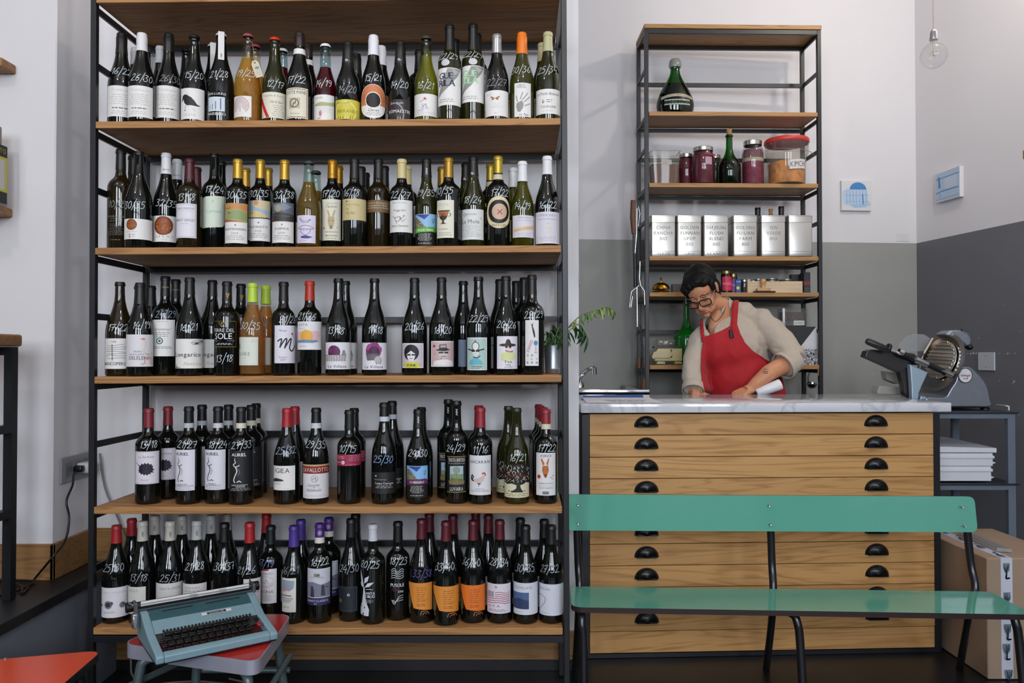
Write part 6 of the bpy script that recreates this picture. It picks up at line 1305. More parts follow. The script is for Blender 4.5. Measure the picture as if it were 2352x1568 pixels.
# shelf 3: tea tins
TIN = mat('tin_plate', '#c3c0ba', .3, .75); tz = [(1495, 1551, ('CHINA', 'BANCHA', 'BIO', 'VERDE')), (1555, 1611, ('GOLDEN', 'YUNNAN', 'GFOP', 'BIO', 'ORO')), (1616, 1673, ('DARJEELING', 'FLUSH', 'BLEND', 'BIO', 'ARANCIO')), (1684, 1739, ('OOLONG', 'FU LIAN', 'FARM', 'BIO', '')), (1748, 1804, ('SEN', 'VERDE', 'BIO', '')), (1811, 1866, ('',))]
tl_ = ['square tin tea caddy lettered CHINA, leftmost of the six', 'square tin tea caddy lettered GOLDEN and ORO', 'square tin tea caddy lettered DARJEELING and ARANCIO', 'square tin tea caddy lettered OOLONG', 'square tin tea caddy with faint lettering, fifth from left', 'unlettered square tin tea caddy, rightmost of the six']
for (a_, b_, tx_), lb in zip(tz, tl_):
    Y = UY0 + .01; xa_, xb_ = P(a_, 540, Y).x, P(b_, 540, Y).x; wt = xb_ - xa_; H = P(a_, 494, Y).z - uz[3]; r = empty('tea_tin', ((xa_ + xb_) / 2, Y + wt / 2, uz[3] + .0006), (0, 0, R_(1.2))); tag(r, lb, 'tin', 'tin tea caddies')
    e = .007
    def ring(w_, z_, r_): return [(x, y, z_) for x, y in rpoly(-w_ / 2, w_ / 2, -w_ / 2, w_ / 2, r_, 3)]
    def loft(rs, m, name, par, capb=True, capt=True):
        n = len(rs[0]); vs = [v for q in rs for v in q]; fs = []
        for i in range(len(rs) - 1):
            for k in range(n): l = (k + 1) % n; fs.append((i * n + k, i * n + l, (i + 1) * n + l, (i + 1) * n + k))
        if capb: fs.append(tuple(range(n))[::-1])
        if capt: fs.append(tuple(range((len(rs) - 1) * n, len(rs) * n)))
        mb = MB(); mb.add(vs, fs, m); return mb.build(name, parent=par, smooth=40)
    loft([ring(wt - .002, 0, e), ring(wt, .003, e), ring(wt, H * .115, e), ring(wt - .003, H * .12, e), ring(wt, H * .125, e), ring(wt, H * .8, e), ring(wt - .003, H * .84, e)], TIN, 'can', r)
    loft([ring(wt + .002, H * .83, e), ring(wt + .002, H * .965, e), ring(wt + .004, H * .97, e), ring(wt + .004, H * .99, e), ring(wt - .004, H, e), ring(wt - .012, H * .995, e)], TIN, 'lid', r)
    if tx_[0]:
        A = Art(lambda a, b, off: Vector((-wt / 2 + a, -wt / 2 - .0002 - off, H - b)), wt, H, .2); n = len(tx_) - 1; faint = '#85837c' if n < 4 else '#66645e'
        for i, s in enumerate(tx_[:-1]): A.t(s, .5, .34 + i * .135, .075, faint, mw=.8, sl=.1, gap=.2)
        if tx_[-1]: A.t(tx_[-1], .5, .975, .07, '#66645e', mw=.8, gap=.2)
        A.build('lettering', r)
for (px, py, wpx, m, lb) in ((1741, 477, 11, '#101010', 'dark bottle neck rising behind the fourth and fifth tea tins'), (1795, 474, 12, '#0c100c', 'glossy dark bottle neck behind the fifth and sixth tea tins')):
    p = on(px, 3, .175); Y = p.y; H = P(px, py, Y).z - p.z; d = empty('wine_bottle', p); tag(d, lb, 'bottle'); q = profile('bx', H, .03); MB().lathe([(0, .006)] + q, 20, GLASS['k']).build('glass_body', parent=d, smooth=50)
    MB().lathe([(.0142, H * .85), (.0150, H * .95), (.0150, H), (0, H + .0004)], 16, capmat(m, 0)).build('capsule', parent=d, smooth=50)
p = on(1762, 3, .18); H = P(1762, 480, p.y).z - p.z; d = empty('corked_bottle', (p.x + .02, p.y, p.z)); tag(d, 'bottle with a pale wooden stopper behind the fifth tea tin', 'bottle'); MB().lathe([(0, .0), (.026, 0), (.027, H * .6), (.012, H * .75), (.010, H * .88)], 18, GLASS['o']).build('glass_body', parent=d, smooth=50); MB().lathe([(.008, H * .86), (.012, H * .88), (.009, H * .93), (.012, H), (0, H)], 14, MATS['cork']).build('stopper', parent=d, smooth=40)
p = on(1873, 3, .14); d = empty('spice_tube', (min(p.x, uR - .05), p.y, p.z)); H = P(1870, 535, p.y).z - p.z; tag(d, 'slim clear tube of brown spice right of the tins', 'jar'); MB().lathe([(0, 0), (.015, 0), (.016, .004), (.016, H * .85), (.012, H * .96), (0, H)], 18, JG).build('glass_body', parent=d, smooth=50); MB().lathe([(0, .003), (.0145, .003), (.0145, H * .8), (0, H * .8)], 16, mat('brown_spice', '#5c3a26', .8)).build('contents', parent=d, smooth=50)
# shelf 4
BRASS = mat('brass', '#b8862a', .18, 1)
p = on(1518, 4, .06); Y = p.y; R = px_m(20.5, Y); b_ = empty('counter_bell', p); tag(b_, 'shiny brass reception bell at the left end of its shelf', 'bell')
MB().lathe([(0, 0), (R, 0), (R * 1.02, R * .1), (R * .9, R * .22), (R * .3, R * .3), (0, R * .3)], 30, BRASS).build('base', parent=b_, smooth=40); MB().lathe([(R * .97, R * .42), (R, R * .44), (R * .97, R * .58), (R * .8, R * .9), (R * .5, R * 1.1), (R * .12, R * 1.2), (R * .08, R * 1.5), (R * .14, R * 1.58), (R * .08, R * 1.68), (0, R * 1.7)], 30, BRASS).build('bell', parent=b_, smooth=60)
MB().lathe([(R * .1, R * .28), (R * .1, R * 1.1)], 10, BRASS).build('spindle', parent=b_, smooth=60)
def simplebox(name, px0, px1, py0, k, Yo, dp, col, lab, cat='box', art=None, bt=0, rz=0):
    Y = UY0 + Yo; a_, b_ = P(px0, 600, Y).x, P(px1, 600, Y).x; H = P(px0, py0, Y).z - uz[k]; mb = MB(); mb.rbox(a_, b_, Y, Y + dp, uz[k] + .0006 + bt, uz[k] + H, .0015, mat(name + '_' + col[1:], col, .5))
    if art: A = Art(lambda a, b, off: Vector((a_ + a, Y - .0003 - off, uz[k] + H - b)), b_ - a_, H - bt, .3); art(A); mb.v += []; k0 = len(mb.v); o = mb.build(name); A.build('print', o)
    else: o = mb.build(name)
    return tag(o, lab, cat)
simplebox('paper_bag_box', 1545, 1566, 652, 4, .12, .05, '#5f5650', 'small grey-brown box half hidden behind the brass bell')
j, R, H = jar(1668, 622, 26, 4, .07, mat('dark_jam', '#1a0a0e', .2), 'jam jar with a red label beside her ear', .85, .14, mat('gold_lid', '#8a7748', .3, .9)); band(j, H * .1, H * .72, lambda z: R, '#c02c4c', 'FRAGOLE', -1.0, 1.0, '#e8a0b0', .18)
j, R, H = jar(1684, 629, 19, 4, .1, MATS['dark_jam'], 'narrow jam jar with a purple label', .85, .16, MATS['gold_lid']); band(j, H * .1, H * .72, lambda z: R, '#6b3a7c', 'MORE', -1.0, 1.0, '#c9a0d0', .18)
simplebox('blue_carton', 1690, 1702, 641, 4, .07, .05, '#27468c', 'blue carton with a yellow patch, beside the jam jars', art=lambda A: (A.c(.4, .62, .34, '#c9c83c', n=14), A.t('SAPORI', .5, .22, .1, '#d5dbe8')))
j, R, H = jar(1709, 642, 19, 4, .09, mat('brown_cream', '#2c241d', .5), 'small brown jar with bright metal lid left of wooden crate', .8, .16, CHROME, neck=.96)
# wooden crate with tins
Y = UY0 + .045; a_, b_ = P(1717, 600, Y).x, P(1843, 600, Y).x; H = P(1780, 646, Y).z - uz[4]; z = uz[4] + .0006
cr = empty('wooden_tray', (a_, Y, z)); tag(cr, 'pale plywood tray holding small tins, right part of the shelf', 'tray'); wd = b_ - a_; PW_ = wood('pale_plywood', '#cdb697', '#b59c7c', .6, 1, 'X', .03)
for x0, x1, y0, y1 in ((0, wd, 0, .006), (0, wd, .134, .14), (0, .006, .006, .134), (wd - .006, wd, .006, .134)): MB().box(x0, x1, y0, y1, 0, H if y0 == 0 or x0 else H * 1.1).build('side', PW_, cr)
MB().box(.006, wd - .006, .006, .134, 0, .004).build('bottom', PW_, cr)
MB().rbox(.0, .012, -.001, .0, H * .9, H * 1.18, .0004).build('corner_tab', PW_, cr)
for (px, wp, py, yo) in ((1730, 15, 645, .05), (1741, 20, 641, .1), (1772, 28, 640, .07), (1806, 32, 642, .07)):
    q = on(px, 4, .045 + yo); R = px_m(wp / 2, q.y); hh = P(px, py, q.y).z - z - .0045; c_ = empty('food_tin', (q.x, q.y, z + .0045)); tag(c_, {15: 'smallest round tin at the left of the plywood tray', 20: 'round tin behind the wooden stamp in the plywood tray', 28: 'round tin with bright lid, middle of the plywood tray', 32: 'widest flat-lidded tin, right in the plywood tray'}[wp], 'tin', 'round tins in the plywood tray')
    MB().lathe([(0, 0), (R, 0), (R, hh - .008), (0, hh - .008)], 24, mat('tin_body', '#77746c', .4, .6)).build('can', parent=c_, smooth=40); MB().lathe([(R, hh - .009), (R * 1.05, hh - .006), (R * 1.05, hh - .001), (R * .95, hh), (0, hh - .001)], 24, LIDM).build('lid', parent=c_, smooth=40)
p = on(1755, 4, .018); ip = MB().rbox(p.x - .054, p.x + .054, p.y - .017, p.y + .017, p.z, p.z + .006, .002).build('ink_pad', mat('ink_pad_black', '#141416', .4)); tag(ip, 'flat black ink pad in front of the plywood tray', 'ink pad')
st = empty('wooden_stamp', (p.x - .005, p.y, p.z + .0066)); tag(st, 'wooden rubber stamp with a turned knob handle on the ink pad', 'stamp'); BW = wood('beech', '#c99a66', '#a8794a', .5, 2, 'Z', .03)
MB().rbox(-.034, .034, -.014, .014, 0, .014, .002).build('base', BW, st); MB().lathe([(.012, .013), (.009, .025), (.008, .03), (.014, .042), (.0155, .05), (.012, .06), (0, .064)], 20, BW).build('knob', parent=st, smooth=60)
simplebox('dark_carton', 1846, 1861, 625, 4, .09, .06, '#24252a', 'upright dark carton with a red stripe at the shelf end', art=lambda A: (A.r(.0, .42, 1, .6, '#8a2a24'), A.r(.5, 0, .56, 1, '#3a3b42'), A.g(.1, .9, .7, .9, 2, '#77777c', .01)))
simplebox('tilted_black_carton', 1817, 1840, 630, 4, .165, .03, '#1c1b20', 'low black carton behind the plywood tray')
# shelf 5: scale, green bottle, plastic box, photo card
CRMM = mat('cream_enamel', '#b9ac7c', .35, noise=(20, .08)); Y = UY0 + .05; p = on(1533, 5, .05); sc5 = empty('kitchen_scale', p); tag(sc5, 'old cream enamelled balance scale on the lowest kitchen shelf', 'scale')
def Q(px, py, Y=Y): v = P(px, py, Y) - p; return (v.x, v.z)
def prq(pts, y0, th, name, m, bev=.003):
    mb = MB(); mb.prism([Q(*t_) for t_ in pts], th, m, Matrix.Translation((0, y0, 0))); o = mb.build(name, parent=sc5); q = o.modifiers.new('b', 'BEVEL'); q.width = bev; q.segments = 2; q.limit_method = 'ANGLE'; return o
prq([(1511, 800), (1567, 800), (1567, 829), (1504, 829), (1504, 812)], .0, .05, 'body', CRMM); prq([(1511, 829), (1528, 829), (1530, 836), (1509, 836)], .01, .05, 'foot', CRMM); prq([(1552, 829), (1566, 829), (1568, 836), (1550, 836)], .01, .05, 'foot', CRMM)
prq([(1497, 818), (1501, 808), (1512, 806), (1538, 812), (1543, 806), (1545, 815), (1536, 822), (1505, 822), (1498, 824)], -.008, .008, 'beam', CRMM, .001)
MB().rbox(Q(1503, 800)[0], Q(1566, 800)[0], .005, .06, Q(0, 799)[1], Q(0, 795)[1], .001).build('plate', mat('worn_steel', '#3d3a30', .4, .5), sc5)
MB().box(Q(1538, 0)[0], Q(1541, 0)[0], -.002, 0, Q(0, 821)[1], Q(0, 802)[1]).build('slot', BLACKP, sc5)
bg_ = MB(); bg_.rbox(Q(1509, 0)[0] + p.x, Q(1552, 0)[0] + p.x, Y + .02, Y + .07, p.z + Q(0, 794.6)[1], p.z + Q(0, 778)[1], .012, seg=3); tag(bg_.build('paper_bag', PLC, smooth=60), 'crumpled translucent bag lying on the cream scale', 'bag')
p = on(1583, 5, .14); Y = p.y; R = px_m(29, Y); H = P(1580, 690, Y).z - p.z; d = empty('demijohn', (p.x - .015, p.y, p.z)); tag(d, 'big bright green glass bottle standing behind the woman', 'bottle')
MB().lathe([(v.x, v.y) for v in spline([Vector(v + (0,)) for v in ((.001, .004), (R * .9, 0), (R, .02), (R, .38 * H), (R * .9, .46 * H), (R * .6, .52 * H), (R * .36, .6 * H), (R * .25, .72 * H), (R * .22, .95 * H), (R * .28, .97 * H), (R * .26, H))], 3)], 28, mat('green_bottle_solid', '#0f7a22', .08, trans=.4)).build('glass_body', parent=d, smooth=180)
PB = thin_glass('clear_box_plastic', '#dcdcda', .8, .05, dirt=.12); Y = UY0 + .11
def pbox(px0, px1, py0, py1, lab, fill, z0=None):
    a_, b_ = P(px0, 700, Y).x, P(px1, 700, Y).x; z1 = P(px0, py0, Y).z; z0 = P(px0, py1, Y).z; o = empty('clear_food_box', ((a_ + b_) / 2, Y + .04, z0)); tag(o, lab, 'container'); w = b_ - a_
    taper(w, w, .08, .08, 0, z1 - z0, PB, 'box', o, False, .006); taper(w * .9, w * .9, .07, .07, .004 + (z1 - z0) * .3, (z1 - z0) * .8, fill, 'contents', o); return o, w, z1 - z0
# stack of food boxes: lower opaque stand so that nothing floats
Yp = UY0 + .055; z5 = uz[5] + .0006
zc = P(1850, 748, Y).z
o = MB().rbox(P(1797, 700, Y).x, P(1852, 700, Y).x, Y, Y + .08, z5, zc - .001, .002).build('dark_storage_box', mat('dark_storage', '#2e2e2c', .5)); tag(o, 'dark storage box behind the photograph, under the clear food box', 'box')
pb, w, h = pbox(1796, 1854, 708, 748, 'clear plastic box of dried brown petals with a paper label', mat('dried_petals', '#6b4a3a', .9, noise=(90, .6), bump=(120, 1)))
A = Art(lambda a, b, off: Vector((-.005 + a, -.0405 - off, h * .3 - b)), .055, h * .26, .1); A.r(0, 0, 1, 1, '#d5d2cc'); A.t('LAVANDA', .5, .75, .5, '#4a4a4a', mw=.85); A.build('paper_label', pb)
# photograph card
a_, b_ = P(1800, 790, Yp).x, P(1876, 790, Yp).x; zt_ = P(1840, 750, Yp).z; ph_ = MB(); ph_.box(a_, b_, Yp, Yp + .003, z5, zt_, mat('photo_card', '#c9c9cc', .4)); cd_ = ph_.build('photo_card'); tag(cd_, 'black and white town photograph leaning at the right end', 'photograph')
A = Art(lambda a, b, off: Vector((a_ + a, Yp - .0004 - off, zt_ - b)), b_ - a_, zt_ - z5, .3); A.p([(0, 0), (.98, 0), (.46, .58), (.2, .55), (0, .4)], '#1b1a18'); rn = random.Random(4)
A.r(.42, .6, 1, .98, '#8d8d92')
for q in range(90):
    u, v = rn.uniform(.4, .97), rn.uniform(.56, .97); A.r(u, v, min(1, u + rn.uniform(.01, .06)), min(1, v + rn.uniform(.01, .05)), rn.choice(['#2c2c30', '#55555a', '#c9c9cc', '#e2e2e4', '#77777c'])); A.lay = min(A.lay, 8)
for q in range(8): u = .4 + q * .07; A.l([(u, .62), (u, .5 + .04 * (q % 3))], .008, '#8d8d92')
A.build('print', cd_)
rd = MB().rbox(b_ - .010, b_ - .002, Yp + .01, Yp + .09, z5, P(1890, 773, Yp).z, .001).build('red_booklet', mat('red_cover', '#8a1c24', .5)); tag(rd, 'thin dark red booklet standing right of the photograph', 'book')
# ladle and wooden peg hanging under the lowest board
zu = uz[5] - .022; Y = UY0 + .09; ld = empty('ladle', (P(1858, 860, Y).x, Y, 0)); tag(ld, 'steel soup ladle hanging under the lowest kitchen shelf', 'ladle')
x0_ = ld.location.x; v = P(1865, 885, Y)
MB().tube(spline([(0, 0, zu - .014), (.002, 0, zu - .024), (-.004, 0, v.z + .045), (-.003, 0, v.z + .012)], 5), .0028, 8, mat('dark_steel', '#3a3b3d', .3, .9)).build('handle', parent=ld, smooth=60)
MB().tube([(0, 0, zu - .0005), (0, 0, zu - .012)], .002, 6, MATS['dark_steel']).build('hook', parent=ld, smooth=60)
MB().lathe([(.026 * math.cos(R_(t)), -.024 * math.sin(R_(t))) for t in range(0, 90, 12)] + [(0, -.024)], 24, CHROME, Matrix.Translation((v.x - x0_, 0, v.z + .008)) @ Euler((R_(-20), R_(15), 0)).to_matrix().to_4x4()).build('bowl', parent=ld, smooth=60)
pg = on(1881, 5, .03); 
tag(MB().tube([(P(1881, 850, UY0 + .03).x, UY0 + .03, zu - .001), (P(1881, 850, UY0 + .03).x, UY0 + .03, zu - .032)], [.0075, .006], 12).build('wooden_peg', BW, smooth=50), 'short wooden handle hanging under the shelf beside the ladle', 'handle')
# utensils hanging on the left side of the unit
def hang(name, pts, r, m, lab, cat, extra=None, Yo=.1):
    o = empty(name, P(pts[0][0], pts[0][1], UY0 + Yo)); tag(o, lab, cat, 'utensils hanging beside the kitchen shelf'); b0 = o.location
    MB().tube([P(x, y, UY0 + Yo) - b0 for x, y in pts], r, 8, m).build('shaft', parent=o, smooth=60)
    for (nm, q, rr, mm) in (extra or []): MB().tube([P(x, y, UY0 + Yo) - b0 for x, y in q], rr, 10, mm).build(nm, parent=o, smooth=60)
    return o
DW = wood('dark_handle_wood', '#6a4128', '#4a2a18', .5, 2, 'Z', .03)
hang('sharpening_steel', [(1455, 535), (1457, 625)], .005, MATS['dark_steel'], 'long steel with a brown wooden handle at the shelf side', 'utensil', [('wooden_handle', [(1454, 460), (1453, 500), (1455, 537)], [.012, .014, .010], DW)], -.03)
hang('carving_fork', [(1463, 478), (1462, 540), (1458, 585)], .003, CHROME, 'bright steel fork with a black handle at the shelf side', 'utensil', [('black_handle', [(1458, 582), (1459, 660)], [.008, .009], BLACKP), ('loop', [(1466, 474), (1470, 490), (1466, 520)], .002, CHROME)], -.03)
hang('kitchen_tongs', [(1470, 600), (1469, 640), (1471, 655)], .003, CHROME, 'wire tongs hanging lower at the shelf side', 'utensil', [('arm', [(1471, 655), (1480, 668), (1481, 700)], .0025, CHROME), ('arm', [(1468, 655), (1450, 670), (1446, 705), (1449, 706), (1453, 680)], .002, CHROME)], -.035)
hang('long_spatula', [(1463, 660), (1464, 750)], .004, CHROME, 'long thin spatula hanging at the shelf side', 'utensil', None, -.03)
hang('black_tongs', [(1471, 745), (1476, 800), (1474, 860)], .005, BLACKP, 'dark tongs with wooden grip hanging lowest at the side', 'utensil', [('wooden_handle', [(1468, 822), (1468, 845)], .009, DW), ('wooden_handle', [(1479, 870), (1479, 892)], .010, DW)], -.03)
# ================================================================ things at the left
TW = wood('walnut_brown_wood', '#94683f', '#6f4828', .5, 1, 'X', .05)
# high table on the platform
yt = 2.03; tb = empty('high_table', (P(48, 900, 2.385).x, yt, PZ)); tag(tb, 'high table with a wooden top and black iron frame on the raised step', 'table')
zt1, zt0 = P(40, 768, 2.385).z - PZ, P(40, 796, 2.385).z - PZ; Lx = -1.2
MB().rbox(Lx, .002, -.012, .36, zt0, zt1, .008, seg=3).build('table_top', TW, tb, 60)
pw = .026
for x in (-pw, Lx + .02):
    for y in (0, .34 - pw): MB().box(x, x + pw, y, y + pw, .001, zt0 - .026).build('leg', IRON, tb)
for y in (0, .34 - pw): MB().box(Lx + .02, 0, y, y + pw, zt0 - .026, zt0 - .001).build('apron_rail', IRON, tb)
for yy in (985, 1180):
    z_ = P(20, yy, 2.34).z - PZ
    MB().box(Lx + .02 + pw, -pw, .0, pw, z_ - .012, z_ + .012).build('cross_rail', IRON, tb)
    MB().box(-pw, 0, pw, .34 - pw, z_ - .012, z_ + .012).build('cross_rail', IRON, tb)
# wall shelf and hanging carton at the left margin
yw = 2.49; a_ = P(38, 135, YA)
w0 = MB(); zb_, zt_ = P(20, 155, yw).z, P(20, 122, yw).z
w0.rbox(-3.2, a_.x, yw, YA - .001, zb_ + .004, zb_ + .034, .005, seg=2); tag(w0.build('wall_shelf', TW, smooth=50), 'brown wooden wall shelf at the upper left edge', 'shelf')
yw = 2.40; xr = P(16, 400, yw + .1).x; z1, z0_ = P(10, 338, yw + .1).z, P(10, 470, yw + .1).z
w1 = MB(); w1.rbox(-3.2, xr - .02, yw - .005, YA - .001, z0_ - .03, z0_ - .002, .004); tag(w1.build('wall_shelf', TW), 'lower wooden wall shelf carrying the yellow-edged carton, far left', 'shelf')
bx = empty('coffee_carton', (xr, yw, z0_)); tag(bx, 'black and white carton with yellow edges at the left margin', 'carton'); hh = z1 - z0_; ww = .13
MB().rbox(-ww, 0, 0, .10, 0, hh, .002).build('carton', mat('carton_white', '#cfcac6', .5), bx)
A = Art(lambda a, b, off: Vector((-ww + a, -.0004 - off, hh - b)), ww, hh, .3); A.r(0, 0, 1, .2, '#1b1c18'); A.r(0, .8, 1, 1, '#1b1c18'); A.r(0, .2, 1, .23, '#c9c22c'); A.r(0, .77, 1, .8, '#c9c22c'); A.r(.96, .2, 1, .8, '#c9c22c'); A.t('TORREFAZIONE AU', .5, .14, .07, '#b5ae3a', mw=.96); A.c(.9, .42, .02, '#a03a2a'); A.build('print', bx)
A = Art(lambda a, b, off: Vector((.0004 + off, a, hh - b)), .10, hh, .3); A.r(0, 0, 1, .2, '#1b1c18'); A.r(0, .8, 1, 1, '#1b1c18'); A.r(0, .2, 1, .24, '#c9c22c'); A.r(0, .76, 1, .8, '#c9c22c'); A.r(.9, .24, 1, .76, '#c9c22c'); A.t('AUTO', .62, .14, .08, '#b5ae3a', mw=.6); A.build('print', bx)
bq = MB(); bq.rbox(xr - .12, P(6, 310, yw + .08).x, yw + .02, yw + .08, z1 + .001, P(6, 283, yw + .04).z, .006, seg=2); tag(bq.build('paper_packet', mat('kraft_packet', '#9a8f80', .7), smooth=50), 'small grey-brown packet on top of the yellow-edged carton', 'packet')
# socket plate on the side of the pier with adapter and black cord
xs = XJ + .0005
def SP(px, py):   # point on the plane x = xs seen at a pixel
    p = P(px, py, 1.0); t = xs / p.x; return Vector((xs, p.y * t, EYE + (p.z - EYE) * t))
s0, s1 = SP(136, 1052), SP(203, 1105); pl = empty('socket_plate', (xs, 0, 0)); tag(pl, 'grey wall socket plate on the side of the pier', 'socket')
y0, y1 = s0.y, min(s1.y, 2.78); zt_, zb_ = SP(136, 1052).z, SP(136, 1112).z
MB().rbox(0, .008, y0, y1, zb_, zt_, .002).build('cover', mat('grey_socket_plate', '#8d8d90', .45), pl)
for k in range(3): MB().box(.008, .0095, y0 + (y1 - y0) * (.12 + .28 * k), y0 + (y1 - y0) * (.34 + .28 * k), zb_ + .018, zt_ - .018).build('module', mat('socket_module', '#77777a', .4), pl)
ad = empty('plug_adapter', (xs + .0100, 0, 0)); tag(ad, 'white plug adapter with a blue stripe in the grey socket', 'adapter'); yc = y0 + (y1 - y0) * .62; zc = (zb_ + zt_) / 2 - .002
MB().rbox(0, .042, yc - .028, yc + .028, zc - .018, zc + .018, .006, seg=2).build('body', mat('white_adapter', '#c9c9c4', .4), ad, 50)
MB().rbox(.0, .03, yc + .03, yc + .05, zc - .02, zc + .014, .004).build('black_plug', BLACKP, ad, 50)
MB().box(.014, .028, yc - .0285, yc - .028, zc - .01, zc + .01).build('blue_mark', mat('blue_mark', '#2f4fa0', .4), ad)
cd = empty('power_cord', (0, 0, 0)); tag(cd, 'black power cord dropping from the adapter to the raised step', 'cord')
x_ = xs + .02; pts = [Vector((x_ + .012, yc - .034, zc)), Vector((x_ + .0, yc - .055, zc - .01)), Vector((x_ + .005, yc - .075, zc - .05))]
for (px, py, dx) in ((153, 1150, .03), (159, 1190, .04), (150, 1240, .045), (120, 1280, .045)):
    q = P(px, py, 1.0); t = (xs + dx) / q.x; t = min(t, 2.75); pts.append(Vector((q.x * t, t, EYE + (q.z - EYE) * t)))
for (px, py) in ((92, 1325), (62, 1352), (50, 1362), (48, 1345), (58, 1310), (75, 1297), (83, 1310), (78, 1335), (55, 1350), (20, 1362), (-40, 1380)): q = onz(px, py, PZ + .006); q.y = min(q.y, YA - .03); pts.append(q)
MB().tube(spline(pts, 5), .0035, 7).build('cable', BLACKP, cd, 60); MB().rbox(xs + .012, xs + .042, yc - .052, yc - .029, zc - .011, zc + .011, .005, seg=2).build('plug', BLACKP, cd, 50)
# pale cable hanging behind the shelf and coiled on the floor
cb = empty('white_cable', (0, 0, 0)); tag(cb, 'pale grey cable hanging behind the shelves and coiled on the floor', 'cable')
pts = [P(196, 1040, 2.79), P(208, 1120, 2.785), P(225, 1195, 2.785), P(246, 1270, 2.785), P(250, 1340, 2.785), P(246, 1400, 2.78)]
pts = [Vector((max(q.x, XJ + .03), 2.782 if i < 5 else 2.775, q.z)) for i, q in enumerate(pts)]; pts = [q for q in pts]
pts[3].x = pts[4].x = pts[5].x = XP + .045; pts[2].x = XP + .01; pts[1].x = XP - .04; pts[0].x = XP - .06
pts += [Vector((XP + .07, 2.76, .12)), Vector((XP + .12, 2.68, .01))]
for k in range(34): a = k * .55; r_ = .13 + .012 * (k % 5) ; pts.append(Vector((-1.02 + r_ * 1.35 * math.cos(a + 2), 2.55 + r_ * .8 * math.sin(a + 2), .006 + .0024 * (k % 7))))
MB().tube(spline(pts, 4), .0035, 7).build('cable', mat('pale_cable', '#77776f', .5), cb, 60)
# ---------------- stools
RED = mat('red_laminate', '#a82a24', .22, noise=(3, .05)); ORG = mat('orange_laminate', '#d0451f', .25, noise=(3, .05)); BAND = mat('aluminium_band', '#a5a5b4', .32, .35, noise=(14, .08)); GRT = mat('grey_green_tube', '#5a6a6c', .35, .3)
ZS = .36
def quad_seat(name, cs, r, th, top, side, par, off):
    o = []; 
    for i in range(4):
        p, q, s = Vector(cs[i - 1]), Vector(cs[i]), Vector(cs[(i + 1) % 4]); u = (p - q).normalized(); v = (s - q).normalized(); a, b = q + u * r, q + v * r
        for k in range(8): t = k / 7; o.append((1 - t) ** 2 * a + 2 * t * (1 - t) * q + t * t * b)
    n = len(o); c = sum(o, Vector((0, 0))) / n; o = [v - off for v in o]; c = c - off
    T = [(v.x, v.y, 0) for v in o]; e = .0025
    ins = [(c.x + (v.x - c.x) * .985, c.y + (v.y - c.y) * .985) for v in o]
    if par is None: return o, ins
    mb = MB(); mb.add([(x, y, ZS) for x, y in ins], [tuple(range(n))], top); mb.build('seat_laminate', parent=par)
    mb = MB(); mb.add([(x, y, ZS) for x, y in ins] + [(v.x, v.y, ZS) for v in o] + [(v.x, v.y, ZS - th) for v in o] + [(x, y, ZS - th) for x, y in ins], [(i, (i + 1) % n, n + (i + 1) % n, n + i) for i in range(n)] + [(n + i, n + (i + 1) % n, 2 * n + (i + 1) % n, 2 * n + i) for i in range(n)] + [tuple(range(3 * n - 1, 2 * n - 1, -1))], side)
    mb.build('seat_edge', parent=par, smooth=40)
def flipccw(cs):
    a = sum(cs[i][0] * cs[(i + 1) % 4][1] - cs[(i + 1) % 4][0] * cs[i][1] for i in range(4)); return cs if a > 0 else cs[::-1]
cs = [onz(276, 1477, ZS), onz(592, 1521, ZS), onz(671, 1410, ZS)]; cs = [(v.x, v.y) for v in cs]; cs.append((-.93, 2.30)); cs = flipccw(cs)
ctr = sum((Vector(c) for c in cs), Vector((0, 0))) / 4
st = empty('red_stool', (ctr.x, ctr.y, 0)); tag(st, 'low stool with a red laminate seat and aluminium band under the typewriter', 'stool')
quad_seat('seat', cs, .045, .036, RED, BAND, st, ctr)
for i, c in enumerate(cs):
    v = Vector(c) - ctr; a = v * .80; f = v * .98
    MB().tube(spline([(a.x * .75, a.y * .75, ZS - .046), (a.x * .95, a.y * .95, ZS - .055), (a.x * 1.02, a.y * 1.02, ZS - .10), (f.x, f.y, .012)], 6), .0125, 12).build('leg', GRT, st, 60); MB().lathe([(0, 0), (.016, 0), (.017, .006), (.0145, .03), (0, .03)], 14, None, Matrix.Translation((f.x, f.y, .001))).build('rubber_foot', BLACKP, st, 50)
for i in range(4):
    a, b = (Vector(cs[i]) - ctr) * .97, (Vector(cs[(i + 1) % 4]) - ctr) * .97; z_ = .24 if i % 2 else .20
    MB().tube([(a.x, a.y, z_), (b.x, b.y, z_)], .009, 10).build('stretcher', GRT, st, 60)
c2 = [onz(238, 1492, ZS), onz(-60, 1516, ZS), onz(150, 1568, ZS)]; R0_ = Vector(c2[0][:2]); Lf = Vector((-1.40 + .02, R0_.y - .075)); dn = (Vector(c2[2][:2]) - R0_).normalized()
cs2 = [tuple(R0_), (R0_.x - .33, R0_.y - .085), (R0_.x - .30, R0_.y - .085 - .33), tuple(R0_ + dn * .34)]; cs2 = flipccw(cs2); ctr = sum((Vector(c) for c in cs2), Vector((0, 0))) / 4
s2 = empty('orange_stool', (ctr.x, ctr.y, 0)); tag(s2, 'low stool with an orange-red laminate seat cut by the bottom edge', 'stool')
quad_seat('seat', cs2, .04, .018, ORG, mat('black_edge_band', '#17110f', .4), s2, ctr)
for c in cs2:
    v = Vector(c) - ctr; a = v * .78; f = v * .9
    MB().tube(spline([(a.x * .75, a.y * .75, ZS - .032), (a.x * .95, a.y * .95, ZS - .04), (a.x * 1.02, a.y * 1.02, ZS - .09), (f.x, f.y, .012)], 6), .0125, 12).build('leg', LEG, s2, 60)
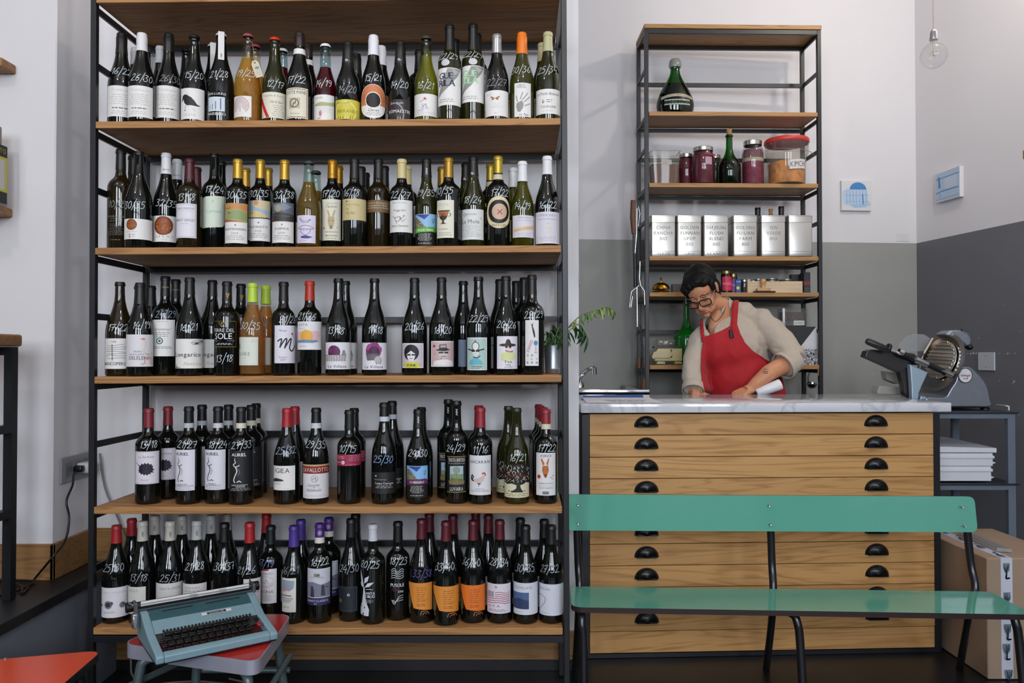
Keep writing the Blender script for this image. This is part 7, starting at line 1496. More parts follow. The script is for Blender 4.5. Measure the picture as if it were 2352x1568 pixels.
MB().lathe([(.006, -.001), (.006, 0), (.003, .0022), (0, .0015)], 12, None, Matrix.Translation(onz(12, 1513, ZS) - Vector((ctr.x, ctr.y, 0)) + Vector((0, 0, .0004)))).build('screw', SCR, s2, 50)

# ---------------- typewriter
TBL = mat('typewriter_blue', '#76939d', .42, noise=(40, .04), bump=(250, .1)); TDK = mat('typewriter_teal', '#2f5158', .45, bump=(250, .1)); KEY = mat('key_black', '#0f1011', .25)
a_ = onz(358, 1525, ZS + .012); b_ = onz(628, 1464, ZS + .012); v = b_ - a_; ang = math.atan2(v.y, v.x) - R_(2.0); TWd = v.length * 1.03
tw = empty('typewriter', (a_.x, a_.y, ZS + .0005), (0, 0, ang)); tw.scale = (1, .83, .84); tag(tw, 'blue portable typewriter with black keys lying on the red stool', 'typewriter')
TD_ = .285; KY, KZ = .83, .84
# side profile (y, z)
pf = [(0, .010), (0, .030), (.012, .036), (.13, .058), (.215, .092), (.225, .098), (.27, .1), (TD_, .094), (TD_, .016), (.27, .010)]
def side(x0, x1, m, name, prof=pf, bev=.004):
    mb = MB(); n = len(prof); vs = [(x0, y, z) for y, z in prof] + [(x1, y, z) for y, z in prof]
    mb.add(vs, [tuple(range(n)), tuple(range(2 * n - 1, n - 1, -1))] + [(i, i + n, (i + 1) % n + n, (i + 1) % n) for i in range(n)], m); o = mb.build(name, parent=tw, smooth=40)
    if bev: q = o.modifiers.new('b', 'BEVEL'); q.width = bev; q.segments = 3; q.limit_method = 'ANGLE'
    return o
EW = .02
side(0, EW, TBL, 'side_cheek'); side(TWd - EW, TWd, TBL, 'side_cheek')
side(EW, TWd - EW, TBL, 'front_bar', [(0, .010), (0, .030), (.012, .036), (.026, .037), (.026, .010)], .003)
side(EW, TWd - EW, TBL, 'name_panel', [(.133, .056), (.190, .0805), (.193, .076), (.140, .050)], .001)
side(EW, TWd - EW, TDK, 'rear_deck', [(.192, .0795), (.226, .0965), (.255, .0985), (.255, .09), (.20, .072)], .001)
side(.004, TWd - .004, TBL, 'rear_panel', [(TD_ - .012, .016), (TD_ - .012, .078), (TD_ - .002, .078), (TD_ - .002, .016)], .001)
side(EW, TWd - EW, mat('well_red', '#4a1214', .5), 'well_floor', [(.02, .014), (.14, .03), (.14, .026), (.02, .010)], 0)
side(EW, TWd - EW, mat('well_black', '#0c0c0d', .5), 'type_basket', [(.12, .030), (.134, .054), (.215, .084), (.215, .03)], 0)
side(.002, TWd - .002, BLACKP, 'bottom', [(.01, .004), (.01, .011), (TD_ - .01, .015), (TD_ - .01, .004)], 0)
for x in (.03, TWd - .03):
    for y in (.03, TD_ - .03): MB().lathe([(0, -.004), (.008, -.004), (.008, .001), (0, .001)], 12, None, Matrix.Translation((x, y, .004))).build('rubber_foot', BLACKP, tw, 50)
iw = TWd - 2 * EW
key0 = None
for rw in range(4):
    y = .040 + rw * .0245; z_ = .030 + rw * .0085; nk = 11
    for k in range(nk):
        x = EW + .022 + (k + (.0, .35, .1, .5)[rw] * .8) * (iw - .046) / nk
        if x > TWd - EW - .012: continue
        if key0 is None:
            mb = MB(); mb.rbox(-.0085, .0085, -.0088, .0088, .0, .006, .002, KEY, seg=2); mb.box(-.0012, .0012, -.001, .01, -.012, 0, KEY); key0 = mb.build('key', parent=tw, smooth=50); o = key0
        else: o = key0.copy(); COL.objects.link(o)
        o.parent = tw; o.location = (x, y, z_); o.rotation_euler = (R_(12), 0, 0)
for (x, y, z_, dx, nm, mm) in ((TWd - EW - .012, .066, .044, .006, 'red_tab_key', mat('red_key', '#a81f24', .35)), (TWd - EW - .014, .092, .053, .006, 'shift_key', KEY), (EW + .010, .058, .038, .007, 'shift_key', KEY), (EW + .010, .088, .048, .006, 'lock_key', KEY)):
    MB().rbox(-dx, dx, -.008, .008, 0, .006, .0018, seg=2).build(nm, mm, tw, 50, (x, y, z_), (R_(12), 0, 0))
MB().rbox(EW + iw * .26, EW + iw * .80, .018, .028, .020, .029, .003, seg=2).build('space_bar', mat('space_bar_grey', '#2f3a42', .3), tw, 50)
mb = MB()
for k in range(26): x = EW + .02 + k * (iw - .04) / 25; mb.tube([(x, .118, .048), (x, .127, .058), (x, .136, .062)], .0028, 6)
mb.build('type_bars', mat('well_black', '#0c0c0d', .5), tw)['kind'] = 'stuff'
nv = Vector((0, .215 - .133, .090 - .056)); nl = nv.length; nv.normalize(); nn = Vector((0, -nv.z, nv.y)); O = Vector((EW + iw * .47, .133 + nv.y * nl * .60, .0575 + nv.z * nl * .60))
A = Art(lambda a, b, off: O + Vector((a, 0, 0)) - nv * b + nn * (off * 2 + .0008), iw * .30, .013, .05); A.r(0, 0, 1, 1, '#c9c9c6'); A.r(.18, .14, .82, .86, '#17181a'); A.t('Lettera 32', .5, .7, .42, '#d5d5d2', mw=.58); A.build('name_badge', tw)
# slots in deck
MB().box(EW + iw * .12, EW + iw * .42, .2215, .2245, .0945, .0965).build('slot', mat('well_black', '#0c0c0d', .5), tw); MB().box(EW + iw * .55, EW + iw * .9, .2215, .2245, .0945, .0965).build('slot', mat('well_black', '#0c0c0d', .5), tw)
# carriage
cz = .112
MB().rbox(-.012, TWd + .004, .245, .262, .0985, .106, .002).build('carriage_rail', mat('rail_grey', '#55595c', .3, .7), tw)
MB().tube([(-.01, .266, cz), (TWd + .0, .266, cz)], .0125, 20).build('platen', mat('platen_rubber', '#17181a', .5), tw, 40)
for x0, x1 in ((-.030, -.012), (TWd + .002, TWd + .018)): MB().tube([(x0, .266, cz), (x1, .266, cz)], .0155, 20).build('platen_knob', BLACKP, tw, 50)
for x0, x1 in ((-.014, -.004), (TWd - .004, TWd + .004)): MB().rbox(x0, x1, .236, .282, .097, .128, .003).build('carriage_end', mat('end_grey', '#6a7074', .35, .6), tw)
sb = MB().rbox(.004, TWd - .012, .2515, .2535, .1125, .127, .0006).build('paper_scale', mat('scale_white', '#dededa', .4), tw, 40)
A = Art(lambda a, b, off: Vector((.008 + a, .2512 - off, .1265 - b)), TWd - .03, .013, .3)
for k in range(61): A.r(k / 60 - .001, .55 if k % 5 else .3, k / 60 + .001, .95, '#55554f'); A.lay = 1
A.build('print', sb)
MB().tube([(.004, .246, .121), (TWd - .01, .246, .121)], .0016, 8).build('paper_bail', CHROME, tw, 60)
for u in (.42, .68): MB().rbox(TWd * u, TWd * u + .018, .2435, .2485, .1165, .1255, .001).build('bail_roller', mat('roller_grey', '#8d9092', .4), tw)
MB().tube(spline([(-.012, .262, .118), (-.022, .25, .128), (-.026, .235, .132), (-.02, .22, .130)], 4), .0028, 8).build('return_lever', CHROME, tw, 60); MB().rbox(-.022, -.010, .205, .232, .06, .104, .003).build('side_lever', mat('lever_chrome', '#c9ccd2', .2, .9), tw, 40)
MB().tube(spline([(TWd - .006, .27, .126), (TWd - .004, .275, .142), (TWd - .016, .272, .144)], 3), .002, 8).build('paper_release', BLACKP, tw, 60)

# ---------------- plant in a zinc pot on the third shelf
zn = mat('zinc_pot', '#a9afb3', .35, .8, noise=(16, .12)); Yp = 2.58; xp = P(1269, 820, Yp).x; zs = shelf_at(xp, Yp, 3); r0, r1 = .0235, .0285
pot = empty('potted_plant', (xp, Yp, zs + .0003)); tag(pot, 'leafy green herb in a small zinc bucket beside the right post', 'potted plant'); hp_ = P(1269, 792, Yp).z - zs
MB().lathe([(0, .003), (r0 * .9, .0), (r0, .002), (r0 + .001, hp_ * .14), (r0 + .0022, hp_ * .16), (r0 + .001, hp_ * .19), (r1, hp_ * .97), (r1 + .0025, hp_ * .985), (r1 + .0015, hp_), (r1 - .002, hp_ * .97), (0, hp_ * .93)], 28, zn).build('zinc_bucket', parent=pot, smooth=50)
LG = mat('herb_leaf', '#3f6a2a', .5, noise=(20, .3)); LG2 = mat('herb_leaf_dark', '#1f4a20', .5, noise=(20, .3)); LG3 = mat('herb_leaf_yellow', '#8d9a4a', .5, noise=(20, .2)); rn = random.Random(12)
def leafmesh(L_, w_, droop, m):
    vs = []; fs = []; n = 7
    for i in range(n + 1):
        t = i / n; ww = w_ * math.sin(math.pi * min(1, t * .93 + .05)) ** .8; z_ = -droop * t * t; c_ = ww * .35
        vs += [(-ww, L_ * t, z_ + c_), (0, L_ * t, z_), (ww, L_ * t, z_ + c_)]
    for i in range(n): a = i * 3; fs += [(a, a + 1, a + 4, a + 3), (a + 1, a + 2, a + 5, a + 4)]
    me = bpy.data.meshes.new('leaf'); me.from_pydata(vs, [], fs); me.materials.append(m); me.shade_smooth(); return me
LM = [leafmesh(.040, .0040, .010, LG), leafmesh(.046, .0046, .016, LG2), leafmesh(.034, .0038, .006, LG), leafmesh(.038, .0036, .012, LG3), leafmesh(.05, .0048, .02, LG2)]
def leaf(p, az, el, s=1, m=None):
    o = bpy.data.objects.new('leaf', LM[m if m is not None else rn.randrange(5)]); COL.objects.link(o); o.parent = pot; o.location = p; o.rotation_euler = Euler((R_(el), R_(rn.uniform(-40, 40)), R_(az))); o.scale = (s, s, s)
b0 = pot.location.copy()
def stem(pts, n, lo=.15, droop=0, big=1, mats=None):
    q = spline(pts, 6); MB().tube(q, .0016, 6).build('stem', mat('stem_green', '#77803f', .6), pot, 60)
    for k in range(n):
        t = lo + (1 - lo) * k / (n - 1); i = min(int(t * (len(q) - 1)), len(q) - 1); d_ = (q[min(i + 1, len(q) - 1)] - q[max(i - 1, 0)]).normalized(); az = math.degrees(math.atan2(-d_.x, d_.y))
        leaf(q[i], az + rn.choice((-1, 1)) * rn.uniform(35, 80), rn.uniform(-75, -20) - droop, big * rn.uniform(.75, 1.1), mats[rn.randrange(len(mats))] if mats else None)
def PB_(px, py, Y): return P(px, py, Y) - b0
stem([PB_(1272, 792, Yp), PB_(1285, 775, 2.57), PB_(1305, 760, 2.56), PB_(1322, 748, 2.55)], 12)
stem([PB_(1274, 792, Yp), PB_(1300, 757, 2.56), PB_(1335, 724, 2.55), PB_(1370, 712, 2.55), PB_(1395, 704, 2.55), PB_(1410, 716, 2.55)], 26, .3, 20, 1, [0, 0, 2, 3, 0])
stem([PB_(1305, 752, 2.56), PB_(1330, 745, 2.56), PB_(1342, 758, 2.56), PB_(1350, 775, 2.56)], 12, .2, 30, 1, [1, 4, 1])
stem([PB_(1264, 792, Yp), PB_(1262, 770, 2.58), PB_(1268, 745, 2.58)], 14, .1, 0, .9, [1, 4, 1]); stem([PB_(1270, 792, Yp), PB_(1276, 772, 2.57), PB_(1284, 752, 2.57)], 14, .1, 0, .9, [1, 0, 1]); stem([PB_(1267, 792, Yp), PB_(1256, 776, 2.565), PB_(1254, 760, 2.57)], 12, .1, 0, .9, [1, 4, 0]); stem([PB_(1272, 792, Yp), PB_(1290, 782, 2.56), PB_(1300, 776, 2.56)], 12, .1, 10, .9, [0, 0, 2])

# ---------------- bulb
Yb = 3.1; lp = empty('pendant_bulb', (P(2144, 60, Yb).x, Yb, 0)); tag(lp, 'bare globe bulb in a chrome socket hanging on a thin cord', 'lamp'); zt_, zb_ = P(2144, 66, Yb).z, P(2144, 92, Yb).z
MB().tube([(0, 0, ZC - .001), (0, 0, zt_)], .0022, 8).build('cord', mat('beige_cord', '#b5a79c', .6), lp, 60); MB().lathe([(0, zt_ + .001), (.005, zt_), (.012, zt_ - .008), (.0155, zt_ - .016), (.0165, zb_), (0, zb_)], 20, CHROME).build('socket', parent=lp, smooth=50)
rg = px_m(29, Yb); cg = P(2143, 128, Yb).z; q = [(.012, zb_ - .001), (.014, zb_ - .008)] + [(rg * math.sin(R_(a)), cg + rg * math.cos(R_(a))) for a in range(24, 181, 12)]; q[-1] = (0, cg - rg)
MB().lathe(q, 36, thin_glass('bulb_glass', '#fdfdfd', .6, .01)).build('globe', parent=lp, smooth=180)
mb = MB(); mb.tube([(0, 0, zb_), (0, 0, cg)], .003, 8)
for k in range(6): a = k * 1.047; mb.tube([(.002 * math.cos(a), .002 * math.sin(a), cg - .008), (.013 * math.cos(a), .013 * math.sin(a), cg + .012), (.002 * math.cos(a + .5), .002 * math.sin(a + .5), cg + .018)], .0006, 5)
mb.build('filament', mat('filament_wire', '#c9b59a', .3, .6), lp, 60)

# ---------------- two small paintings, wall label, blank plate
def onwall(px, py, wall):   # point on the back or right wall
    d_ = P(px, py, 1.0) - Vector((0, 0, EYE)); a0, n_ = (blx, nrm.normalized()) if wall == 'b' else (rcorner, Vector((rdir.y, -rdir.x, 0)))
    t = (Vector((a0.x, a0.y, 0))).dot(n_) / Vector((d_.x, d_.y, 0)).dot(n_); return Vector((d_.x * t, d_.y * t, EYE + d_.z * t)), n_
def canvas(pts, wall, th, lab, art, name='canvas_painting', base='#d3d2d2'):
    tl_, n_ = onwall(*pts[0], wall); tr_, _ = onwall(*pts[1], wall); bl_, _ = onwall(*pts[2], wall); 
    ux = (tr_ - tl_); ux.z = 0; w_ = ux.length; ux.normalize(); h_ = tl_.z - bl_.z
    toward = -n_ if n_.dot(Vector((0, -1, 0)) if wall == 'b' else Vector((-1, 0, 0))) < 0 else n_
    toward = toward.normalized(); M_ = Matrix((( ux.x, -toward.x, 0, tl_.x + toward.x * .001), (ux.y, -toward.y, 0, tl_.y + toward.y * .001), (0, 0, 1, tl_.z), (0, 0, 0, 1)))
    o = MB(); o.rbox(0, w_, -th, 0, -h_, 0, .0012, mat('canvas_white' + base[1:], base, .7), M_); o = o.build(name); tag(o, lab, 'painting' if 'canvas' in name else 'sign')
    A = Art(lambda a, b, off: M_ @ Vector((a, -th - .0002 - off, -b)), w_, h_, .2); art(A); A.build('print', o); return o
def a_dome(A):
    A.p([(.02, .36), (.2, .28), (.85, .28), (.9, .7), (.98, .74), (.96, .84), (.5, .9), (.04, .78)], '#b3c6dc'); A.p([(.28, .3)] + [(.55 + .28 * math.cos(R_(t)), .3 - .24 * math.sin(R_(t)) * 1.0) for t in range(180, -1, -15)] + [(.83, .3)], '#3f7fb8'); 
    for k in range(7): A.l([(.16 + k * .11, .32), (.18 + k * .105, .78)], .018, '#7fa3c9')
    A.l([(.12, .5), (.9, .48)], .015, '#7fa3c9'); A.l([(.14, .7), (.92, .7)], .02, '#8fb0d2'); A.p([(.3, .8), (.6, .78), (.9, .76), (.8, .88), (.4, .9)], '#9dbcd8'); A.l([(.7, .46), (.72, .78)], .04, '#4a7fb5')
canvas([(1929, 415.5), (1997, 415.5), (1929, 484.5)], 'b', .018, 'small canvas with a blue domed building on the back wall', a_dome)
def a_beam(A):
    A.p([(.02, .06), (1, .0), (1, .98), (.04, .96)], '#a9bbd0'); A.l([(.03, .24), (.98, .2)], .03, '#5a86b8'); A.l([(.16, .2), (.18, .52)], .08, '#4a7ab0'); A.l([(.04, .7), (.3, .66), (.95, .66)], .035, '#5585b5'); A.l([(.2, .66), (.22, .95)], .03, '#7fa0c8'); A.l([(.04, .92), (.98, .9)], .03, '#8aa8cc'); A.p([(.4, .25), (.9, .24), (.9, .6), (.4, .62)], '#b9c5d4')
canvas([(2158, 399), (2214, 378), (2158, 467)], 'r', .025, 'small canvas with pale blue beams on the right wall', a_beam)
canvas([(2060, 536), (2090, 536), (2060, 554)], 'b', .0015, 'tiny white caption card on the back wall near the corner', lambda A: (A.t('Olio su tela', .45, .3, .16, '#aaa8aa', mw=.5), A.g(.1, .9, .4, .9, 3, '#c0bec0', .02)), 'caption_card', '#d5d3d5')
o = canvas([(2250, 809), (2287, 811), (2250, 850)], 'r', .009, 'blank white cover plate on the slate-grey wall above the slicer', lambda A: (A.c(.5, .2, .025, '#333333', n=8), A.c(.5, .82, .025, '#333333', n=8)), 'cover_plate', '#b5b8bf'); o['category'] = 'cover plate'
# chipped paint on the right wall
rn = random.Random(21); cp = MB()
for (px, py, s_) in [(2222, 812, 2), (2230, 812, 3), (2236, 811, 4), (2243, 811, 3), (2315, 812, 3), (2332, 811, 2), (2249, 776, 2), (2330, 876, 3), (2327, 880, 2), (2296, 874, 2), (2212, 813, 2), (2296, 812, 1.5), (2320, 811, 2), (2341, 952, 2), (2004, 858, 2), (2020, 858, 1.5), (2305, 700, 1.5), (2345, 760, 1.5)]:
    c_, n_ = onwall(px, py, 'r' if px > 2107 else 'b'); n_ = n_.normalized(); tw_ = -n_ if n_.dot(c_) > 0 else n_; u_ = Vector((-n_.y, n_.x, 0)); s_ *= .0022
    cp.add([c_ + tw_ * .0012 + u_ * (s_ * math.cos(t) * rn.uniform(.6, 1.3)) + Vector((0, 0, s_ * math.sin(t) * rn.uniform(.5, 1))) for t in (0, 1, 2, 3, 4, 5)], [tuple(range(6))], mat('chipped_white', '#b5b5b5', .8))
o = cp.build('paint_chips'); struct(o); o['kind'] = 'stuff'; tag(o, 'small white chips scratched in the slate grey wall paint', 'wall chips')
# wood end just entering at the right margin
q = P(2348, 345, 3.05); q2 = P(2348, 366, 3.05); o = MB().rbox(q.x, q.x + .25, 2.9, 3.05, q2.z, q.z, .003).build('wall_shelf', SW2); tag(o, 'pale wooden wall shelf just entering at the right margin', 'shelf')
MB().rbox(q.x + .02, q.x + .04, 2.96, 2.98, q2.z - .1, q2.z, .001).build('bracket', mat('brass', '#b8862a', .2, 1), None); bpy.data.objects['bracket'].parent = o
# thin paper hanging on the edge of the alcove wall
y_ = WYB + .02; zz1, zz0 = P(1331, 408, y_).z, P(1331, 656, y_).z
mb = MB(); n = 14
for k in range(n + 1): t = k / n; x = XE + .0006 + .0035 * (1 + math.sin(t * 7)) * (.3 + t) * .5; zc = zz1 + (zz0 - zz1) * t; mb.v += [(x, y_, zc), (x, y_ + .10, zc), (x + .0012, y_, zc), (x + .0012, y_ + .10, zc)]
for k in range(n): a = 4 * k; mb.f += [(a, a + 4, a + 5, a + 1), (a + 2, a + 3, a + 7, a + 6), (a, a + 2, a + 6, a + 4), (a + 1, a + 5, a + 7, a + 3)]; mb.mi += [0] * 4
tag(mb.build('hanging_calendar', mat('calendar_paper', '#b5b2ae', .6)), 'thin paper calendar seen edge-on on the end of the alcove wall', 'calendar')
# ================================================================ the woman
def remesh(mb, name, vox, sm, m, parent, smf=.5):
    o = mb.build(name, m, None); r = o.modifiers.new('r', 'REMESH'); r.mode = 'VOXEL'; r.voxel_size = vox; r.use_smooth_shade = True
    s = o.modifiers.new('s', 'SMOOTH'); s.factor = smf; s.iterations = sm
    dg = bpy.context.evaluated_depsgraph_get(); me = bpy.data.meshes.new_from_object(o.evaluated_get(dg)); o.modifiers.clear(); o.data = me; me.shade_smooth(); o.parent = parent; 
    if not me.materials: me.materials.append(m)
    return o
def noise_push(o, fn):
    me = o.data; ns = [v.normal.copy() for v in me.vertices]
    for v, n in zip(me.vertices, ns): v.co += n * fn(v.co, n)
    me.update()
from mathutils import noise as mnoise
SKIN = mat('skin', '#c68a66', .5, 0, .4, noise=(9, .05)); SKIN.node_tree.nodes['Principled BSDF'].inputs['Subsurface Weight'].default_value = .12; SKIN.node_tree.nodes['Principled BSDF'].inputs['Subsurface Radius'].default_value = (.012, .004, .002); SKIN.node_tree.nodes['Principled BSDF'].inputs['Subsurface Scale'].default_value = .5
HAIR = mat('dark_hair', (.004, .0033, .003), .55, 0, .2, noise=(50, .6, (1, 1, .25))); SHIRT = mat('beige_linen', '#b5a898', .85, noise=(120, .06), bump=(300, .15), sheen=.2); APR = mat('red_cotton', '#a80f1b', .8, noise=(8, .06), bump=(260, .12), sheen=.1)
YW = 3.78
wm = empty('person', (P(1690, 900, YW).x, YW, 0)); tag(wm, 'woman with short dark hair, glasses, beige shirt and red apron, looking down', 'person')
O0 = wm.location.copy()
def V(px, py, Y): return P(px, py, Y) - O0
HC_ = V(1612, 669, 3.72); HM = Matrix.Translation(HC_) @ (Euler((0, R_(-13), 0)).to_matrix() @ Euler((0, 0, R_(-33))).to_matrix() @ Euler((R_(31), 0, 0)).to_matrix()).to_4x4() @ Matrix.Scale(.94, 4)
def h(x, y, z): return HM @ Vector((x, y, z))
body = MB()
def he(mb, c, r, rot=None): 
    M_ = HM @ Matrix.Translation(c) @ (Euler(rot).to_matrix().to_4x4() if rot else Matrix.Identity(4)) @ Matrix.Diagonal((*r, 1)); prof = [(math.sin(math.pi * i / 14), -math.cos(math.pi * i / 14)) for i in range(15)]; prof[0] = (0, -1); prof[-1] = (0, 1); mb.lathe(prof, 24, None, M_)
he(body, (0, .022, .038), (.073, .092, .080)); he(body, (0, -.028, .028), (.062, .056, .056)); he(body, (0, -.034, -.028), (.057, .052, .056))
for s in (-1, 1):
    he(body, (.034 * s, -.056, -.034), (.027, .026, .026)); he(body, (.024 * s, -.052, -.072), (.026, .028, .026)); he(body, (.029 * s, -.076, .016), (.022, .010, .008), (0, .2 * s, 0)); he(body, (.030 * s, -.071, -.004), (.016, .0125, .0095))
    he(body, (.073 * s, .012, -.006), (.008, .017, .030), (.15, 0, .3 * s)); he(body, (.078 * s, .018, .006), (.006, .014, .020), (.1, 0, .5 * s)); he(body, (.010 * s, -.098, -.043), (.0075, .009, .006))
he(body, (0, -.034, -.082), (.040, .042, .026)); he(body, (0, -.066, -.100), (.019, .016, .015)); he(body, (0, -.078, -.068), (.025, .014, .016)); he(body, (0, -.018, -.085), (.046, .045, .026))
body.tube([h(0, -.078, .012), h(0, -.090, -.008), h(0, -.102, -.028), h(0, -.107, -.040)], [.007, .009, .0105, .0105], 12)
body.tube([h(0, -.104, -.040), h(0, -.092, -.048)], [.010, .006], 10)
nb = V(1659, 722, 3.80)
body.tube([h(0, .035, -.02), h(0, .030, -.085), nb + Vector((-.004, -.005, .045)), nb, nb + Vector((.0, .02, -.08))], [.054, .045, .041, .041, .042], 20)
# torso, arms, legs beneath the clothes
body.tube([V(1672, 755, 3.84), V(1690, 800, 3.83), V(1700, 870, 3.83), V(1708, 940, 3.84)], [.05, .08, .09, .10], 20)
body.tube([V(1700, 770, 3.83), V(1752, 742, 3.79), V(1786, 778, 3.72), V(1820, 824, 3.665), V(1800, 838, 3.64), V(1766, 856, 3.60), V(1738, 880, 3.605), V(1726, 892, 3.61)], [.05, .046, .042, .040, .042, .038, .031, .027], 16)
body.tube([V(1665, 785, 3.83), V(1608, 784, 3.80), V(1592, 830, 3.74), V(1592, 868, 3.69), V(1594, 897, 3.65), V(1594, 902, 3.64)], [.05, .045, .040, .036, .027, .024], 16)
for s in (-1, 1):
    fx = O0.x * 0 + .10 * s; body.tube([V(1712, 930, 3.82) + Vector((.06 * s, 0, 0)), Vector((fx + .02, .06, .50)), Vector((fx + .02, .09, .09))], [.085, .055, .038], 16)
    body.tube([Vector((fx + .02, .11, .06)), Vector((fx + .02, -.06, .045))], [.034, .03], 12)
# hands
def hand(base, fwd, up, side, thumbside, curl, s=1.0):
    """palm from the wrist along fwd, back of the hand facing up; fingers curl downwards"""
    f, u = fwd.normalized(), up.normalized(); sd = f.cross(u).normalized() * side; u = u - f * u.dot(f); u.normalize()
    Pm = lambda a, b, c: base + (f * a + sd * b + u * c) * s
    body.tube([Pm(-.01, 0, 0), Pm(.03, 0, .002)], [.024, .026], 12)
    for b in (-.030, -.010, .010, .030): body.tube([Pm(.0, b * .55, 0), Pm(.05, b * .85, .003), Pm(.085, b, .0)], [.013, .0125, .0115], 10)
    for i, (b, ln) in enumerate(((-.030, .062), (-.010, .074), (.010, .078), (.030, .070))):
        c = curl + .06 * i; p = Pm(.085, b, .0); d = f.copy(); q = [p]; an = 0
        for k, fr in enumerate((.45, .32, .23)):
            an += c * (1.0, 1.1, .7)[k]; dd = (f * math.cos(an) - u * math.sin(an)); p = p + dd * ln * fr * s; q.append(p)
        body.tube([Pm(.075, b * .95, 0)] + q, [.0105, .0102, .0092, .0084, .0068], 10)
    t = thumbside; body.tube([Pm(.015, .022 * t, -.004), Pm(.04, .046 * t, -.012), Pm(.066, .055 * t, -.026), Pm(.086, .050 * t, -.036)], [.014, .0125, .0105, .008], 10)
w1 = V(1726, 893, 3.61); hand(w1, V(1700, 905, 3.60) - w1, Vector((-.25, -.35, .9)), 1, 1, .62, .92)
w2 = V(1594, 902, 3.64); hand(w2, Vector((.8, -.3, -.35)), Vector((.2, -.4, .9)), 1, -1, .5, .85)
bod = remesh(body, 'body', .0032, 3, SKIN, wm)
def face_fn(co, n):
    l = HM.inverted() @ co; d = 0
    if l.y < -.03 and abs(l.x) < .06:
        for s in (-1, 1):
            q = ((l.x - .029 * s) / .022) ** 2 + ((l.z - .006) / .009) ** 2; d -= .0035 * math.exp(-q)
            q = ((l.x - .030 * s) / .016) ** 2 + ((l.z + .030) / .02) ** 2; d += .001 * math.exp(-q)
            # fold from nose to mouth
            fx = abs(l.x) - (.022 + (-.045 - l.z) * .5); d -= .0022 * math.exp(-(fx / .003) ** 2) * (1 if -.075 < l.z < -.042 else 0)
        d -= .0028 * math.exp(-((l.z + .0665) / .0016) ** 2) * math.exp(-(l.x / .02) ** 4)
        d -= .002 * math.exp(-((l.z + .082) / .005) ** 2) * math.exp(-(l.x / .02) ** 2)
    return d
noise_push(bod, face_fn)
# lips, brows, lids
def arc(pts, r, name, m, par=bod, n=8): 
    q = spline([h(*p) for p in pts], 5); N = len(q); MB().tube(q, [max(.0006, r * math.sin(math.pi * (i + .5) / N) ** .6) for i in range(N)], n).build(name, m, par, 60)
LIP = mat('lip', '#8f4a40', .45); BRW = mat('eyebrow', '#2c211b', .8)
bvh_head = BVHTree.FromPolygons([v.co for v in bod.data.vertices], [tuple(p.vertices) for p in bod.data.polygons])
def onface(x, z, off=0):
    o_ = h(x, -.30, z); d_ = (h(x, .0, z) - o_).normalized(); hit = bvh_head.ray_cast(o_, d_)
    return (hit[0] + hit[1] * off) if hit[0] is not None else h(x, -.09, z)
def farc(pts, r, name, m, off=0):
    q = spline([onface(x, z, off) for x, z in pts], 5); N = len(q); MB().tube(q, [max(.0006, r * math.sin(math.pi * (i + .5) / N) ** .6) for i in range(N)], 8).build(name, m, bod, 60)
farc([(-.024, -.066), (-.012, -.0635), (0, -.0645), (.012, -.0635), (.024, -.0655)], .0030, 'upper_lip', LIP, -.0008); farc([(-.021, -.0685), (0, -.0725), (.021, -.068)], .0034, 'lower_lip', LIP, -.0012)
for s in (-1, 1):
    farc([(.012 * s, .0200), (.026 * s, .0245), (.042 * s, .0190), (.050 * s, .013)], .0030, 'eyebrow', BRW, .0002)
    farc([(.015 * s, -.006), (.028 * s, -.0105), (.042 * s, -.0055)], .0012, 'eyelashes', BRW, .0008)
    farc([(.017 * s, .004), (.029 * s, .0065), (.042 * s, .003)], .0007, 'eyelid_crease', mat('lid_shade', '#7d4f3c', .7), 0)
# hair
hr = MB(); he(hr, (0, .036, .046), (.083, .098, .083)); he(hr, (0, .085, -.005), (.058, .042, .062)); he(hr, (.0, -.020, .088), (.064, .062, .034)); he(hr, (-.028, -.042, .078), (.042, .036, .026), (.5, 0, 0)); he(hr, (.032, -.030, .075), (.045, .038, .026), (.3, 0, 0))
for s in (-1, 1): he(hr, (.070 * s, -.016, .030), (.013, .026, .034)); he(hr, (.072 * s, -.022, .006), (.006, .010, .018)); he(hr, (.066 * s, .045, -.010), (.018, .03, .05))
for (x, y, z, a) in ((-.055, -.058, .066, 22), (-.045, -.072, .066, 20), (-.02, -.066, .082, 22), (-.066, -.03, .05, 20), (-.06, -.06, .045, 12)): he(hr, (x, y, z), (a * .001, a * .001, a * .001))
hair = remesh(hr, 'hair', .0035, 3, HAIR, wm)
def hair_fn(co, n):
    l = HM.inverted() @ co; return .0022 * mnoise.noise(Vector((l.x * 60 + l.z * 50, l.y * 14, l.z * 14 - l.x * 20))) + .0011 * mnoise.noise(Vector((l.x * 170 + l.z * 140, l.y * 60, l.z * 60)))
noise_push(hair, hair_fn)
# glasses
gl = empty('eyeglasses'); gl.parent = wm; FRM = mat('dark_glasses_frame', '#120e12', .25)
cz_ = -.006; gy = -.106
def gp(x, z, bow=.16): return h(x, gy + bow * x * x * 10 * .1 + abs(x) ** 2 * 2.2, z)
for s in (-1, 1):
    q = [gp(s * .033 + x, cz_ + z) for x, z in rpoly(-.0275, .0275, -.0195, .0165, .012, 5)]; MB().tube(q, .0027, 8, closed=True).build('rim', FRM, gl, 60)
    mb = MB(); mb.add([v for v in q], [tuple(range(len(q)))], thin_glass('spectacle_lens', '#fafcff', .5, .02)); mb.build('lens', parent=gl)
    e0 = gp(s * .0595, cz_ + .010); MB().tube(spline([e0, h(.070 * s, -.075, cz_ + .012), h(.079 * s, .0, .008), h(.080 * s, .018, .004)], 5), .0018, 8).build('temple', mat('grey_temple', '#8d8a88', .35), gl, 60)
